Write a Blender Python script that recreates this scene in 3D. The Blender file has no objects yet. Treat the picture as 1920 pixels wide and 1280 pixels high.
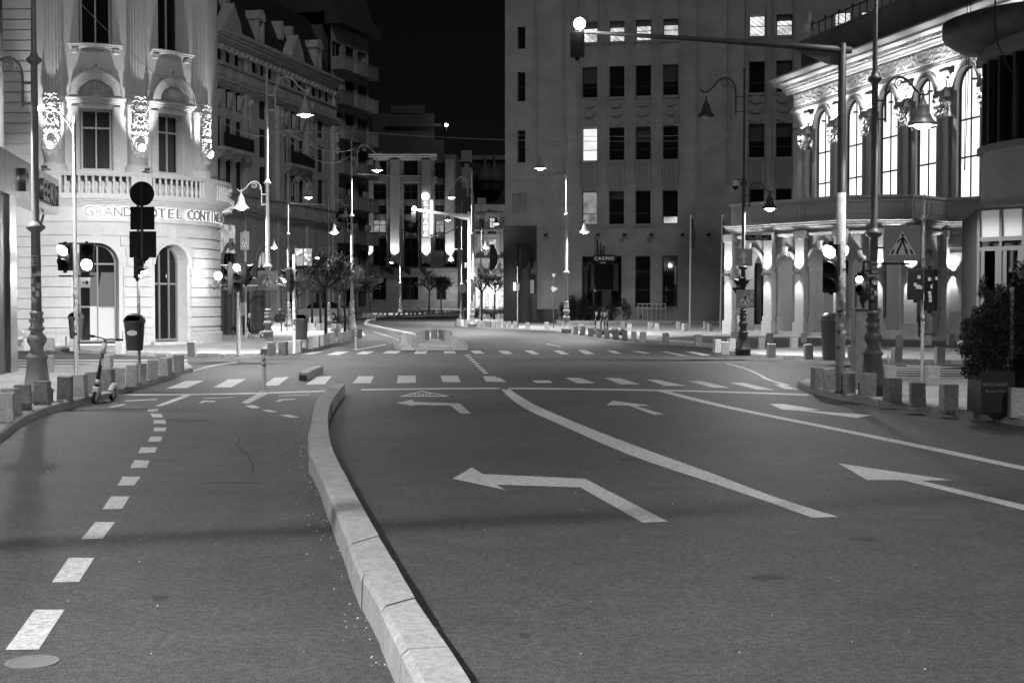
import bpy, math, random
from mathutils import Vector, Matrix, noise
from mathutils.geometry import tessellate_polygon
PI = math.pi
rnd = random.Random(7)
SC = bpy.context.scene
COL = SC.collection
# ------------------------------------------------------------------ camera
CAMH = 1.8
FPX = 2667.0                      # focal length in photo pixels (1920 wide, 50 mm on a 36 mm frame)
PITCH = math.atan(80.0 / FPX)     # looks slightly down
cam_d = bpy.data.cameras.new("camera")
cam_d.lens = 50.0; cam_d.sensor_width = 36.0; cam_d.clip_start = 0.1; cam_d.clip_end = 3000
cam = bpy.data.objects.new("camera", cam_d); COL.objects.link(cam)
cam.location = (0, 0, CAMH); cam.rotation_euler = (PI / 2 - PITCH, 0, 0)
SC.camera = cam
# ------------------------------------------------------------------ night sky, added fill light, exposure
SUN_EL, SUN_AZ = math.radians(33), math.radians(18)   # added facade fill light: behind the camera, a little to the right
w = bpy.data.worlds.new("World"); SC.world = w; w.use_nodes = True
nt = w.node_tree; nt.nodes.clear()
sky = nt.nodes.new("ShaderNodeTexSky"); sky.sky_type = 'NISHITA'; sky.sun_disc = False
sky.sun_elevation = SUN_EL; sky.sun_rotation = PI + SUN_AZ
bw = nt.nodes.new("ShaderNodeRGBToBW"); bg = nt.nodes.new("ShaderNodeBackground"); ow = nt.nodes.new("ShaderNodeOutputWorld")
nt.links.new(sky.outputs[0], bw.inputs[0]); nt.links.new(bw.outputs[0], bg.inputs[0]); nt.links.new(bg.outputs[0], ow.inputs[0])
bg.inputs[1].default_value = 0.0005
sd = bpy.data.lights.new("fill_light", 'SUN'); sd.energy = 0.30; sd.angle = math.radians(8)
so = bpy.data.objects.new("fill_light", sd); COL.objects.link(so)
so.rotation_euler = Vector((-math.sin(SUN_AZ) * math.cos(SUN_EL), math.cos(SUN_AZ) * math.cos(SUN_EL), -math.sin(SUN_EL))).to_track_quat('-Z', 'Y').to_euler()
SC.view_settings.view_transform = 'Standard'; SC.view_settings.look = 'None'
SC.view_settings.exposure = 0.36; SC.view_settings.gamma = 1.0
SC.render.engine = 'CYCLES'
SC.cycles.use_denoising = True; SC.cycles.max_bounces = 5; SC.cycles.diffuse_bounces = 3; SC.cycles.glossy_bounces = 3
SC.cycles.sample_clamp_indirect = 3.0; SC.cycles.use_light_tree = True; SC.cycles.caustics_reflective = False; SC.cycles.caustics_refractive = False

# ------------------------------------------------------------------ where a point of the plan lies
def ray(px, py):
    a = (px - 960) / FPX; b = (640 - py) / FPX
    c, s = math.cos(PITCH), math.sin(PITCH)
    return Vector((a, c + b * s, -s + b * c))
def P(px, py, z=0.0):
    r = ray(px, py); t = (z - CAMH) / r.z
    return Vector((r.x * t, r.y * t, z))
def W(px, py, Y):
    r = ray(px, py); t = Y / r.y
    return Vector((r.x * t, Y, CAMH + r.z * t))
def HZ(py, Y, px=960): return W(px, py, Y).z
# ------------------------------------------------------------------ materials (all neutral greys)
def new_mat(name):
    m = bpy.data.materials.new(name); m.use_nodes = True
    return m, m.node_tree, m.node_tree.nodes["Principled BSDF"]
MATS = {}
def gm(name, v, rough=0.7, var=0.0, scale=6.0, bump=0.0, bscale=None, metal=0.0, spec=0.4, detail=6, coat=0.0, stain=0.0):
    """grey material: base value v, noise variation var, bump"""
    if name in MATS: return MATS[name]
    m, t, b = new_mat(name); MATS[name] = m
    b.inputs['Base Color'].default_value = (v, v, v, 1)
    b.inputs['Roughness'].default_value = rough; b.inputs['Metallic'].default_value = metal
    b.inputs['Specular IOR Level'].default_value = spec; b.inputs['Coat Weight'].default_value = coat
    tc = t.nodes.new("ShaderNodeTexCoord")
    if var > 0:
        n = t.nodes.new("ShaderNodeTexNoise"); n.inputs['Scale'].default_value = scale; n.inputs['Detail'].default_value = detail
        n.inputs['Roughness'].default_value = 0.65
        t.links.new(tc.outputs['Object'], n.inputs['Vector'])
        r = t.nodes.new("ShaderNodeMapRange"); r.inputs[1].default_value = 0.3; r.inputs[2].default_value = 0.7
        r.inputs[3].default_value = v * (1 - var); r.inputs[4].default_value = v * (1 + var)
        t.links.new(n.outputs[0], r.inputs[0]); src = r.outputs[0]
        if stain > 0:
            n2 = t.nodes.new("ShaderNodeTexNoise"); n2.inputs['Scale'].default_value = 0.6; n2.inputs['Detail'].default_value = 8
            mp = t.nodes.new("ShaderNodeMapping"); mp.inputs['Scale'].default_value = (1.6, 1.6, 0.25)
            t.links.new(tc.outputs['Object'], mp.inputs[0]); t.links.new(mp.outputs[0], n2.inputs['Vector'])
            r2 = t.nodes.new("ShaderNodeMapRange"); r2.inputs[1].default_value = 0.35; r2.inputs[2].default_value = 0.65
            r2.inputs[3].default_value = 1 - stain; r2.inputs[4].default_value = 1.0
            t.links.new(n2.outputs[0], r2.inputs[0])
            mu = t.nodes.new("ShaderNodeMath"); mu.operation = 'MULTIPLY'
            t.links.new(src, mu.inputs[0]); t.links.new(r2.outputs[0], mu.inputs[1]); src = mu.outputs[0]
        t.links.new(src, b.inputs['Base Color'])
    if bump > 0:
        n = t.nodes.new("ShaderNodeTexNoise"); n.inputs['Scale'].default_value = bscale or scale * 4; n.inputs['Detail'].default_value = 5
        t.links.new(tc.outputs['Object'], n.inputs['Vector'])
        bp = t.nodes.new("ShaderNodeBump"); bp.inputs['Strength'].default_value = bump; bp.inputs['Distance'].default_value = 0.02
        t.links.new(n.outputs[0], bp.inputs['Height']); t.links.new(bp.outputs[0], b.inputs['Normal'])
    return m
def em(name, v, strength):
    if name in MATS: return MATS[name]
    m, t, b = new_mat(name); MATS[name] = m
    b.inputs['Base Color'].default_value = (v, v, v, 1); b.inputs['Roughness'].default_value = 0.4
    b.inputs['Emission Color'].default_value = (1, 1, 1, 1); b.inputs['Emission Strength'].default_value = strength
    return m
def speck(name, v, rough=0.75, lo=0.6, hi=1.5, s1=9.0, s2=120.0, bump=0.3, spec=0.3, patch=0.12, mid=(.88,1.12)):
    """granular: fine aggregate grains over broad worn patches (asphalt, granite)"""
    if name in MATS: return MATS[name]
    m, t, b = new_mat(name); MATS[name] = m
    N, L = t.nodes.new, t.links.new
    g = N("ShaderNodeNewGeometry")
    n1 = N("ShaderNodeTexNoise"); n1.inputs['Scale'].default_value = s2; n1.inputs['Detail'].default_value = 3; n1.inputs['Roughness'].default_value = 0.8
    n2 = N("ShaderNodeTexNoise"); n2.inputs['Scale'].default_value = s1; n2.inputs['Detail'].default_value = 5
    n3 = N("ShaderNodeTexNoise"); n3.inputs['Scale'].default_value = 0.35; n3.inputs['Detail'].default_value = 4
    for n in (n1, n2, n3): L(g.outputs['Position'], n.inputs['Vector'])
    r1 = N("ShaderNodeMapRange"); r1.inputs[1].default_value = 0.36; r1.inputs[2].default_value = 0.66; r1.inputs[3].default_value = v * lo; r1.inputs[4].default_value = v * hi
    L(n1.outputs[0], r1.inputs[0])
    r2 = N("ShaderNodeMapRange"); r2.inputs[1].default_value = 0.3; r2.inputs[2].default_value = 0.7; r2.inputs[3].default_value = 1 - patch; r2.inputs[4].default_value = 1 + patch
    L(n2.outputs[0], r2.inputs[0])
    r3 = N("ShaderNodeMapRange"); r3.inputs[1].default_value = 0.3; r3.inputs[2].default_value = 0.7; r3.inputs[3].default_value = 1 - patch; r3.inputs[4].default_value = 1 + patch
    L(n3.outputs[0], r3.inputs[0])
    m1 = N("ShaderNodeMath"); m1.operation = 'MULTIPLY'; m2 = N("ShaderNodeMath"); m2.operation = 'MULTIPLY'
    L(r1.outputs[0], m1.inputs[0]); L(r2.outputs[0], m1.inputs[1]); L(m1.outputs[0], m2.inputs[0]); L(r3.outputs[0], m2.inputs[1])
    n4 = N("ShaderNodeTexNoise"); n4.inputs['Scale'].default_value = s2*.28; n4.inputs['Detail'].default_value = 2; L(g.outputs['Position'], n4.inputs['Vector'])
    r4 = N("ShaderNodeMapRange"); r4.inputs[1].default_value = 0.36; r4.inputs[2].default_value = 0.64; r4.inputs[3].default_value = mid[0]; r4.inputs[4].default_value = mid[1]
    L(n4.outputs[0], r4.inputs[0]); m3 = N("ShaderNodeMath"); m3.operation = 'MULTIPLY'; L(m2.outputs[0], m3.inputs[0]); L(r4.outputs[0], m3.inputs[1])
    L(m3.outputs[0], b.inputs['Base Color'])
    b.inputs['Roughness'].default_value = rough; b.inputs['Specular IOR Level'].default_value = spec
    bp = N("ShaderNodeBump"); bp.inputs['Strength'].default_value = bump; bp.inputs['Distance'].default_value = 0.01
    L(n1.outputs[0], bp.inputs['Height']); L(bp.outputs[0], b.inputs['Normal'])
    return m
def bricky(name, v, bw_, bh, joint=0.35, mortar=0.008, rough=0.7, var=0.12, off=0.5, mode='XY', rot=0.0, bump=0.25, spec=0.3):
    """slabs / courses laid out in the surface's own plane"""
    if name in MATS: return MATS[name]
    m, t, b = new_mat(name); MATS[name] = m
    N, L = t.nodes.new, t.links.new
    g = N("ShaderNodeNewGeometry"); mp = N("ShaderNodeMapping"); mp.vector_type = 'POINT'
    if mode == 'XY': mp.inputs['Rotation'].default_value = (0, 0, rot); L(g.outputs['Position'], mp.inputs[0]); vec = mp.outputs[0]
    else:
        sx = N("ShaderNodeSeparateXYZ"); L(g.outputs['Position'], sx.inputs[0]); cx = N("ShaderNodeCombineXYZ")
        ad = N("ShaderNodeMath"); ad.operation = 'ADD'; L(sx.outputs[0], ad.inputs[0]); L(sx.outputs[1], ad.inputs[1])
        L(ad.outputs[0], cx.inputs[0]); L(sx.outputs[2], cx.inputs[1]); vec = cx.outputs[0]
    bt = N("ShaderNodeTexBrick"); bt.offset = off
    bt.inputs['Scale'].default_value = 1.0; bt.inputs['Brick Width'].default_value = bw_; bt.inputs['Row Height'].default_value = bh
    bt.inputs['Mortar Size'].default_value = mortar; bt.inputs['Bias'].default_value = 0
    for k, q in (('Color1', v * (1 - var)), ('Color2', v * (1 + var)), ('Mortar', v * joint)): bt.inputs[k].default_value = (q, q, q, 1)
    L(vec, bt.inputs[0])
    n = N("ShaderNodeTexNoise"); n.inputs['Scale'].default_value = 14; n.inputs['Detail'].default_value = 8; L(g.outputs['Position'], n.inputs['Vector'])
    r = N("ShaderNodeMapRange"); r.inputs[1].default_value = .3; r.inputs[2].default_value = .7; r.inputs[3].default_value = .86; r.inputs[4].default_value = 1.14; L(n.outputs[0], r.inputs[0])
    n3 = N("ShaderNodeTexNoise"); n3.inputs['Scale'].default_value = 0.8; n3.inputs['Detail'].default_value = 6; L(g.outputs['Position'], n3.inputs['Vector'])
    r3 = N("ShaderNodeMapRange"); r3.inputs[1].default_value = .3; r3.inputs[2].default_value = .7; r3.inputs[3].default_value = .82; r3.inputs[4].default_value = 1.12; L(n3.outputs[0], r3.inputs[0])
    sep = N("ShaderNodeRGBToBW"); L(bt.outputs[0], sep.inputs[0])
    m1 = N("ShaderNodeMath"); m1.operation = 'MULTIPLY'; m2 = N("ShaderNodeMath"); m2.operation = 'MULTIPLY'
    L(sep.outputs[0], m1.inputs[0]); L(r.outputs[0], m1.inputs[1]); L(m1.outputs[0], m2.inputs[0]); L(r3.outputs[0], m2.inputs[1]); L(m2.outputs[0], b.inputs['Base Color'])
    b.inputs['Roughness'].default_value = rough; b.inputs['Specular IOR Level'].default_value = spec
    iv = N("ShaderNodeMath"); iv.operation = 'SUBTRACT'; iv.inputs[0].default_value = 1; L(bt.outputs['Fac'], iv.inputs[1])
    bp = N("ShaderNodeBump"); bp.inputs['Strength'].default_value = bump; bp.inputs['Distance'].default_value = 0.02; L(iv.outputs[0], bp.inputs['Height']); L(bp.outputs[0], b.inputs['Normal'])
    return m

ASPHALT = speck("asphalt", 0.085, rough=0.65, lo=0.48, hi=1.75, s1=3.0, s2=70, bump=0.6, spec=0.12, patch=.13, mid=(.8,1.22))
PAINT = speck("road_paint", 0.62, rough=0.6, lo=0.72, hi=1.2, s1=14, s2=110, bump=0.2, patch=0.2, mid=(.7,1.1))
GRANITE = speck("granite", 0.42, rough=0.75, lo=0.6, hi=1.35, s1=5, s2=60, bump=0.25, patch=0.1)
CONCRETE = speck("kerb_concrete", 0.42, rough=0.8, lo=0.78, hi=1.2, s1=5, s2=80, bump=0.35, patch=0.12, mid=(.85,1.1))
SLABS = bricky("paving_slabs", 0.45, 0.6, 0.4, joint=0.5, rot=0.35)
COBBLE = bricky("cobbles", 0.16, 0.12, 0.1, joint=0.3, mortar=0.012, rot=0.2, bump=0.6)
DARK_METAL = gm("dark_metal", 0.03, 0.45, spec=0.5)
BLACK = gm("black_plastic", 0.015, 0.5)
RUBBER = gm("rubber", 0.02, 0.8)
GALV = gm("galvanised_steel", 0.34, 0.5, var=0.2, scale=20, metal=0.15)
LAMP_SHADED = gm("lamp_post_shaded", .05, .45, spec=.4)  # same lamp paint, darkened to stand in for shade on the backlit post
LAMP_HALF_SHADED = gm("lamp_post_half_shaded", .11, .45, var=.12, scale=15, spec=.4)  # same lamp paint, partly darkened as shade for the near right post
LAMP_PAINT = gm("lamp_post_paint", 0.28, 0.42, var=0.12, scale=15, spec=0.5)
WHITE = gm("white_paint", 0.78, 0.5)
SIGN_BLUE = gm("sign_face_blue", 0.36, 0.45)
STICKER = gm("sticker_paper", 0.55, 0.6, var=0.35, scale=60, detail=2)
CHROME = gm("polished_steel", 0.45, 0.2, metal=1.0, bump=0.35, bscale=3)
GLASSY = gm("dark_glass", 0.012, 0.02, spec=0.35)
LAMP_EM = em("lamp_glow", 0.9, 45.0)
SIGNAL_EM = em("signal_glow", 0.9, 45.0)
# ------------------------------------------------------------------ mesh builder
class MB:
    def __init__(s, M=None): s.v = []; s.f = []; s.M = M; s.sm = []
    def a(s, p):
        p = Vector(p)
        if s.M is not None: p = s.M @ p
        s.v.append(p); return len(s.v) - 1
    def face(s, pts, smooth=False):
        s.f.append([s.a(p) for p in pts]); s.sm.append(smooth)
    def fi(s, idx, smooth=False): s.f.append(idx); s.sm.append(smooth)
    def box(s, x0, x1, y0, y1, z0, z1, bev=0.0, taper=0.0):
        if bev > 0:
            b = bev; t = taper
            ring = [(x0+b,y0),(x1-b,y0),(x1,y0+b),(x1,y1-b),(x1-b,y1),(x0+b,y1),(x0,y1-b),(x0,y0+b)]
            cx, cy = (x0+x1)/2, (y0+y1)/2
            levels = [(z0, 1.0), (z1 - b, 1 - t), (z1, 1 - t - 2*b/max(x1-x0, 1e-6)*0.9)]
            s.rings([[(cx+(x-cx)*k, cy+(y-cy)*k, z) for x, y in ring] for z, k in levels])
            return
        q = [s.a(p) for p in ((x0,y0,z0),(x1,y0,z0),(x1,y1,z0),(x0,y1,z0),(x0,y0,z1),(x1,y0,z1),(x1,y1,z1),(x0,y1,z1))]
        for f in ((0,3,2,1),(4,5,6,7),(0,1,5,4),(1,2,6,5),(2,3,7,6),(3,0,4,7)): s.fi([q[i] for i in f])
    def rings(s, rs, smooth=False, cap0=True, cap1=True, closed=True):
        idx = [[s.a(p) for p in r] for r in rs]; n = len(rs[0])
        for k in range(len(rs) - 1):
            for i in range(n if closed else n - 1):
                j = (i + 1) % n
                s.fi([idx[k][i], idx[k][j], idx[k+1][j], idx[k+1][i]], smooth)
        if cap0: s.fi(list(reversed(idx[0])))
        if cap1: s.fi(idx[-1])
    def lathe(s, prof, x=0, y=0, n=16, smooth=True, flute=0):
        """prof: list of (z, r)"""
        rs = []
        for z, r in prof:
            rs.append([(x + (r*(1-(flute if i % 2 else 0)))*math.cos(2*PI*i/n), y + (r*(1-(flute if i % 2 else 0)))*math.sin(2*PI*i/n), z) for i in range(n)])
        s.rings(rs, smooth)
    def tube(s, pts, r, n=6, smooth=True, cap=True):
        pts = [Vector(p) for p in pts]; m = len(pts)
        rr = r if isinstance(r, (list, tuple)) else [r] * m
        rs = []; up = None
        for i in range(m):
            d = (pts[min(i+1, m-1)] - pts[max(i-1, 0)])
            d = d.normalized() if d.length > 1e-9 else Vector((0,0,1))
            if up is None: up = Vector((0,0,1)) if abs(d.z) < 0.9 else Vector((1,0,0))
            sx = d.cross(up).normalized(); up = sx.cross(d).normalized()
            rs.append([pts[i] + (sx*math.cos(2*PI*k/n) + up*math.sin(2*PI*k/n))*rr[i] for k in range(n)])
        s.rings(rs, smooth, cap, cap)
    def bar(s, p0, p1, w_, h_=None):
        h_ = h_ or w_; p0 = Vector(p0); p1 = Vector(p1); d = (p1-p0).normalized()
        up = Vector((0,0,1)) if abs(d.z) < 0.95 else Vector((1,0,0))
        sx = d.cross(up).normalized()*w_/2; sz = sx.cross(d).normalized()*h_/2
        s.rings([[p-sx-sz, p+sx-sz, p+sx+sz, p-sx+sz] for p in (p0, p1)])
    def prism(s, outl, d0, d1, fn=None):
        """outline in (a, b) extruded d0..d1; fn maps (a, d, b) -> point"""
        fn = fn or (lambda a, d, b: (a, d, b))
        n = len(outl)
        i0 = [s.a(fn(a, d0, b)) for a, b in outl]; i1 = [s.a(fn(a, d1, b)) for a, b in outl]
        tris = tessellate_polygon([[Vector((a, b, 0)) for a, b in outl]])
        for t in tris:
            s.fi([i0[k] for k in t]); s.fi([i1[k] for k in reversed(t)])
        for k in range(n):
            j = (k+1) % n; s.fi([i0[k], i0[j], i1[j], i1[k]])
    def disc(s, c, r, axis='y', n=20, th=0.01):
        out = [(c[0]+r*math.cos(2*PI*i/n), c[2]+r*math.sin(2*PI*i/n)) for i in range(n)]
        s.prism(out, c[1], c[1]+th)
    def ball(s, c, r, n=8, m=6, sz=1.0):
        s.lathe([(c[2]-r*sz*math.cos(PI*k/m), max(r*math.sin(PI*k/m), 1e-4)) for k in range(m+1)], c[0], c[1], n)
    def build(s, name, mat, parent=None, world=False, recalc=True):
        me = bpy.data.meshes.new(name)
        off = parent_loc(parent) if (world and parent) else Vector((0,0,0))
        me.from_pydata([v - off for v in s.v], [], s.f)
        me.polygons.foreach_set("use_smooth", s.sm)
        if recalc:
            import bmesh
            bm = bmesh.new(); bm.from_mesh(me); bmesh.ops.recalc_face_normals(bm, faces=bm.faces); bm.to_mesh(me); bm.free()
        me.materials.append(mat)
        o = bpy.data.objects.new(name, me); COL.objects.link(o)
        if parent: o.parent = parent
        return o
def parent_loc(o):
    p = Vector((0,0,0))
    while o: p += o.location; o = o.parent
    return p
def tag(o, label=None, cat=None, group=None, kind=None):
    if label: o["label"] = label
    if cat: o["category"] = cat
    if group: o["group"] = group
    if kind: o["kind"] = kind
    return o
def thing(name, label, cat, loc=(0,0,0), rz=0.0, group=None, sc=1.0):
    o = bpy.data.objects.new(name, None); COL.objects.link(o); o.empty_display_size = 0.3
    o.location = loc; o.rotation_euler = (0, 0, rz); o.scale = (sc, sc, sc)
    return tag(o, label, cat, group)
def copy_tree(src, loc, rz=None, label=None, sc=None, group=None):
    def rec(o, par):
        c = o.copy(); COL.objects.link(c); c.parent = par
        for ch in list(o.children): rec(ch, c)
        return c
    r = rec(src, None); r.location = loc
    if rz is not None: r.rotation_euler = (0, 0, rz)
    if sc is not None: r.scale = (sc, sc, sc)
    if label: r["label"] = label
    if group: r["group"] = group
    return r
def text_mesh(body, size, depth=0.01, name="lettering", xscale=1.0, bold=0.0, spacing=1.0):
    """3D letters in the XZ plane, facing -Y, centred at the origin"""
    cu = bpy.data.curves.new("lettering_curve", 'FONT'); cu.body = body; cu.size = size; cu.extrude = depth/2; cu.offset = bold
    cu.align_x = 'CENTER'; cu.align_y = 'CENTER'; cu.space_character = spacing; cu.resolution_u = 3
    o = bpy.data.objects.new("tmp", cu); COL.objects.link(o)
    dg = bpy.context.evaluated_depsgraph_get(); me = bpy.data.meshes.new_from_object(o.evaluated_get(dg))
    bpy.data.objects.remove(o); bpy.data.curves.remove(cu)
    for v in me.vertices: x, y, z = v.co; v.co = (x*xscale, -z, y)
    me.name = name
    return me
def put_text(me, mat, parent, loc=(0,0,0), rz=0.0, name="lettering"):
    me.materials.clear(); me.materials.append(mat)
    o = bpy.data.objects.new(name, me); COL.objects.link(o); o.parent = parent; o.location = loc; o.rotation_euler = (0,0,rz)
    return o
def lamp_light(name, kind, energy, loc, parent, radius=0.06, target=None, spot=None, blend=0.5, world=False):
    d = bpy.data.lights.new(name, kind); d.energy = energy
    if kind in ('POINT', 'SPOT'): d.shadow_soft_size = radius
    if kind == 'SPOT': d.spot_size = spot; d.spot_blend = blend
    o = bpy.data.objects.new(name, d); COL.objects.link(o)
    loc = Vector(loc)
    if world and parent: loc = loc - parent_loc(parent)
    if parent: o.parent = parent
    o.location = loc
    if target is not None: o.rotation_euler = Vector(target).to_track_quat('-Z', 'Y').to_euler()
    return o

# ------------------------------------------------------------------ ground
g = MB()
for x0, x1, y0, y1 in ((-400, 400, -60, 900),):
    g.face([(x0,y0,0),(x1,y0,0),(x1,y1,0),(x0,y1,0)])
tag(g.build("road", ASPHALT), kind="structure")
def smooth_line(pts, k=4):
    """Catmull-Rom through ground points"""
    out = []
    n = len(pts)
    for i in range(n-1):
        p0, p1, p2, p3 = pts[max(i-1,0)], pts[i], pts[i+1], pts[min(i+2,n-1)]
        for j in range(k):
            t = j/k
            out.append(0.5*((2*p1)+(p2-p0)*t+(2*p0-5*p1+4*p2-p3)*t*t+(3*p1-p0-3*p2+p3)*t**3))
    out.append(pts[-1]); return out
def pave(name, front, back, h=0.13, mat=SLABS, kerb_w=0.18, stone=1.0, kn="kerb"):
    F_ = smooth_line([P(*p) for p in front], 4); B_ = [P(*p) for p in back]
    m = MB(); m.prism([(p.x, p.y) for p in F_ + B_], 0.0, h, lambda a, d, b: (a, b, d))
    tag(m.build(name, mat), kind="structure")
    # kerb stones along the front edge, standing 4 mm proud of the slabs and 2 cm into the road
    k = MB(); acc = []
    L_ = [0.0]
    for i in range(1, len(F_)): L_.append(L_[-1] + (F_[i]-F_[i-1]).length)
    def at(s_):
        s_ = max(0, min(L_[-1], s_))
        for i in range(1, len(L_)):
            if L_[i] >= s_:
                t = (s_-L_[i-1])/max(L_[i]-L_[i-1], 1e-6); return F_[i-1].lerp(F_[i], t), (F_[i]-F_[i-1]).normalized()
        return F_[-1], (F_[-1]-F_[-2]).normalized()
    s_ = 0.0; area = sum(a.x*b.y-b.x*a.y for a, b in zip(F_+B_, (F_+B_)[1:]+[F_[0]])); sg_ = 1 if area > 0 else -1
    st = stone
    while s_ < L_[-1] - 0.05:
        e = min(s_+st-0.02, L_[-1]); a0, d0 = at(s_); a1, d1 = at(e)
        n0 = Vector((-d0.y, d0.x, 0)); n1 = Vector((-d1.y, d1.x, 0))
        n0 = n0*sg_; n1 = n1*sg_
        hh = h + 0.006 + rnd.random()*0.006
        rs = []
        for a_, n_ in ((a0, n0), (a1, n1)):
            o_ = a_ - n_*0.02
            rs.append([o_+Vector((0,0,0)), o_+Vector((0,0,hh-0.03)), o_+n_*0.03+Vector((0,0,hh)), o_+n_*kerb_w+Vector((0,0,hh)), o_+n_*kerb_w+Vector((0,0,0))])
        k.rings(rs)
        s_ += st
    tag(k.build(kn, CONCRETE), kind="structure")
pave("pavement", [(-1500,1400),(-900,1200),(-260,950),(-60,864),(0,828),(21,811),(53,790),(88,776),(141,762),(172,754),(218,740),(281,722),(334,704),(360,698)],
     [(352,690),(300,688),(200,690),(80,697),(-100,704),(-400,712),(-1800,740),(-3000,1400)])
pave("pavement", [(-250,657),(60,657),(150,662),(300,668),(440,671),(520,668),(560,662),(600,653),(650,642),(686,633)],
     [(680,627),(660,622),(640,620),(600,619),(565,619),(545,612),(520,600),(505,590),(400,588),(-500,588)])
pave("pavement", [(545,610),(618,604),(640,600),(680,596.5),(740,594.5),(800,590),(860,585.5),(874,582)],
     [(876,570),(700,568),(450,568),(520,590)], stone=1.5)
pave("pavement", [(853,609),(870,613),(930,615),(985,617),(1040,621),(1100,631),(1160,638),(1210,643),(1270,647),(1330,652),(1345,660),(1395,668),(1500,675),(1800,683),(1925,687),(2150,692)],
     [(2400,575),(1000,575),(960,585),(905,597),(880,600)])
pave("pavement", [(1497,727),(1540,742),(1605,755),(1700,768),(1830,784),(1920,799),(2100,840),(2500,935),(3300,1140),(4300,1400)],
     [(5200,1400),(4200,724),(2500,724),(1920,722),(1700,719),(1560,719),(1515,721)])
pave("traffic_island", [(748,648),(738,652),(745,656),(800,656.5),(868,656.5),(876,655),(868,646),(855,640),(835,633)],
     [(818,630),(800,631),(780,637),(762,643)], h=0.17, stone=0.6)
m = MB()
for q in ([(1230,634),(1300,639),(1365,648),(1400,655),(1560,647),(1900,655),(1900,642),(1560,634),(1300,629)],):
    pts = [P(*p, z=0.134) for p in q]
    for t in tessellate_polygon([pts]): m.face([pts[i] for i in t])
tag(m.build("cobbled_path", COBBLE), kind="structure")

# divider of chamfered kerb stones between the lanes, each stone with its own small shift
def stone_strip(name, right, left, stone, hgt, label, cat, chamfer=0.034, gap=0.026, loc=None, seed=3):
    R_ = random.Random(seed)
    # right/left : top edges as pixels at height hgt
    A = smooth_line([P(*p, z=hgt) for p in right], 6); B = smooth_line([P(*p, z=hgt) for p in left], 6)
    C = [(a+b)/2 for a, b in zip(A, B)]
    L_ = [0.0]
    for i in range(1, len(C)): L_.append(L_[-1]+(C[i]-C[i-1]).length)
    def at(s_):
        for i in range(1, len(L_)):
            if L_[i] >= s_ - 1e-6:
                t = (s_-L_[i-1])/max(L_[i]-L_[i-1], 1e-6); return A[i-1].lerp(A[i], t), B[i-1].lerp(B[i], t)
        return A[-1], B[-1]
    k = MB(); s_ = 0.0
    while s_ < L_[-1]-0.15:
        e = min(s_+stone, L_[-1]); dz = R_.uniform(-.004, .005); sh = R_.uniform(-.006, .006)
        rs = []
        for q in (s_+gap, (s_+e)/2, e):
            a, b = at(q); n = (b-a).normalized(); zz = Vector((0,0,dz)); a = a+n*sh; b = b+n*sh
            prof = [a-n*0.02, a, b, b+n*chamfer, b+n*(chamfer+0.01)]
            hs = [0.0, hgt, hgt, hgt-chamfer*0.9, 0.0]
            prof.insert(1, a-n*0.012); hs.insert(1, hgt-0.025)
            rs.append([Vector((p.x, p.y, h_)) + (zz if h_ > 0 else Vector()) for p, h_ in zip(prof, hs)])
        k.rings(rs); s_ = e
    # mortar core
    k2 = MB(); rs = []
    for i in range(0, len(A), 3):
        a, b = A[i], B[i]; n = (b-a).normalized()
        rs.append([Vector((p.x, p.y, h_)) for p, h_ in ((a-n*0.005, 0), (a-n*0.002, hgt-0.05), (b-n*.02, hgt-0.05), (b+n*(chamfer-.03), hgt-chamfer-0.04), (b+n*(chamfer-.03), 0))])
    k2.rings(rs)
    t = thing(name, label, cat, (C[0].x, C[0].y, 0))
    k.build("kerb_stone", CONCRETE, t, world=True); k2.build("mortar_bed", gm("mortar", 0.05, 0.9), t, world=True)
    return t
stone_strip("lane_divider",
    [(912,1330),(859,1238),(774,1116),(727,1031),(685,961),(638,872),(617,821),(615,774),(624,748),(646,720)],
    [(822,1330),(779,1240),(720,1132),(673,1055),(641,963),(596,867),(583,825),(589,762),(602,740),(627,719)],
    1.0, 0.2, "long curved lane divider of worn chamfered concrete kerb stones on the road", "kerb divider")
# short loose stone beside the crossing
stone_strip("kerb_stone_block", [(575,700),(590,692),(606,686.5),(609,690)][0:3], [(561,698),(574,691),(592,685.5)], 1.4, 0.17,
    "short separate kerb stone lying on the road beside the near crossing", "kerb stone", seed=5)
stone_strip("lane_divider", [(786,629),(774,624),(730,615),(697,607.6),(688,604),(692,600),(704,596.5)],
    [(780,629),(768,624.5),(724,615.5),(690,608),(683,604),(688,599),(701,595.5)], 1.5, 0.15,
    "low far kerb divider running back from the small bollard island", "kerb divider", seed=8)

# ------------------------------------------------------------------ road markings
mk = MB()
def quadpx(*pts, z=0.004):
    q = [P(*p, z=z) for p in pts]
    for t in tessellate_polygon([q]): mk.face([q[i] for i in t])
def strip_px(L1, L2, z=0.004, k=4):
    a = smooth_line([P(*p, z=z) for p in L1], k); b = smooth_line([P(*p, z=z) for p in L2], k)
    for i in range(len(a)-1): mk.face([a[i], a[i+1], b[i+1], b[i]])
DASH = [((65,1142),(121,1142),(72,1217),(10,1217)),((129,1045),(177,1045),(148,1090),(97,1091)),((179,978),(216,978),(192,1009),(152,1010)),
 ((208,930),(243,930),(229,953),(192,954)),((230,893),(264,893),(251,909),(220,910)),((252,862),(280,863),(275,876),(244,877)),((264,838),(295,838),(290,848),(259,849)),
 ((282,818),(305,818),(301,827),(277,828)),((289,801),(312,801),(310,808),(288,808)),((289,787),(310,787),(311,794),(287,794)),((281,775),(303,776),(306,782),(286,782)),((278,767),(297,766),(295,771),(276,771))]
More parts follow.
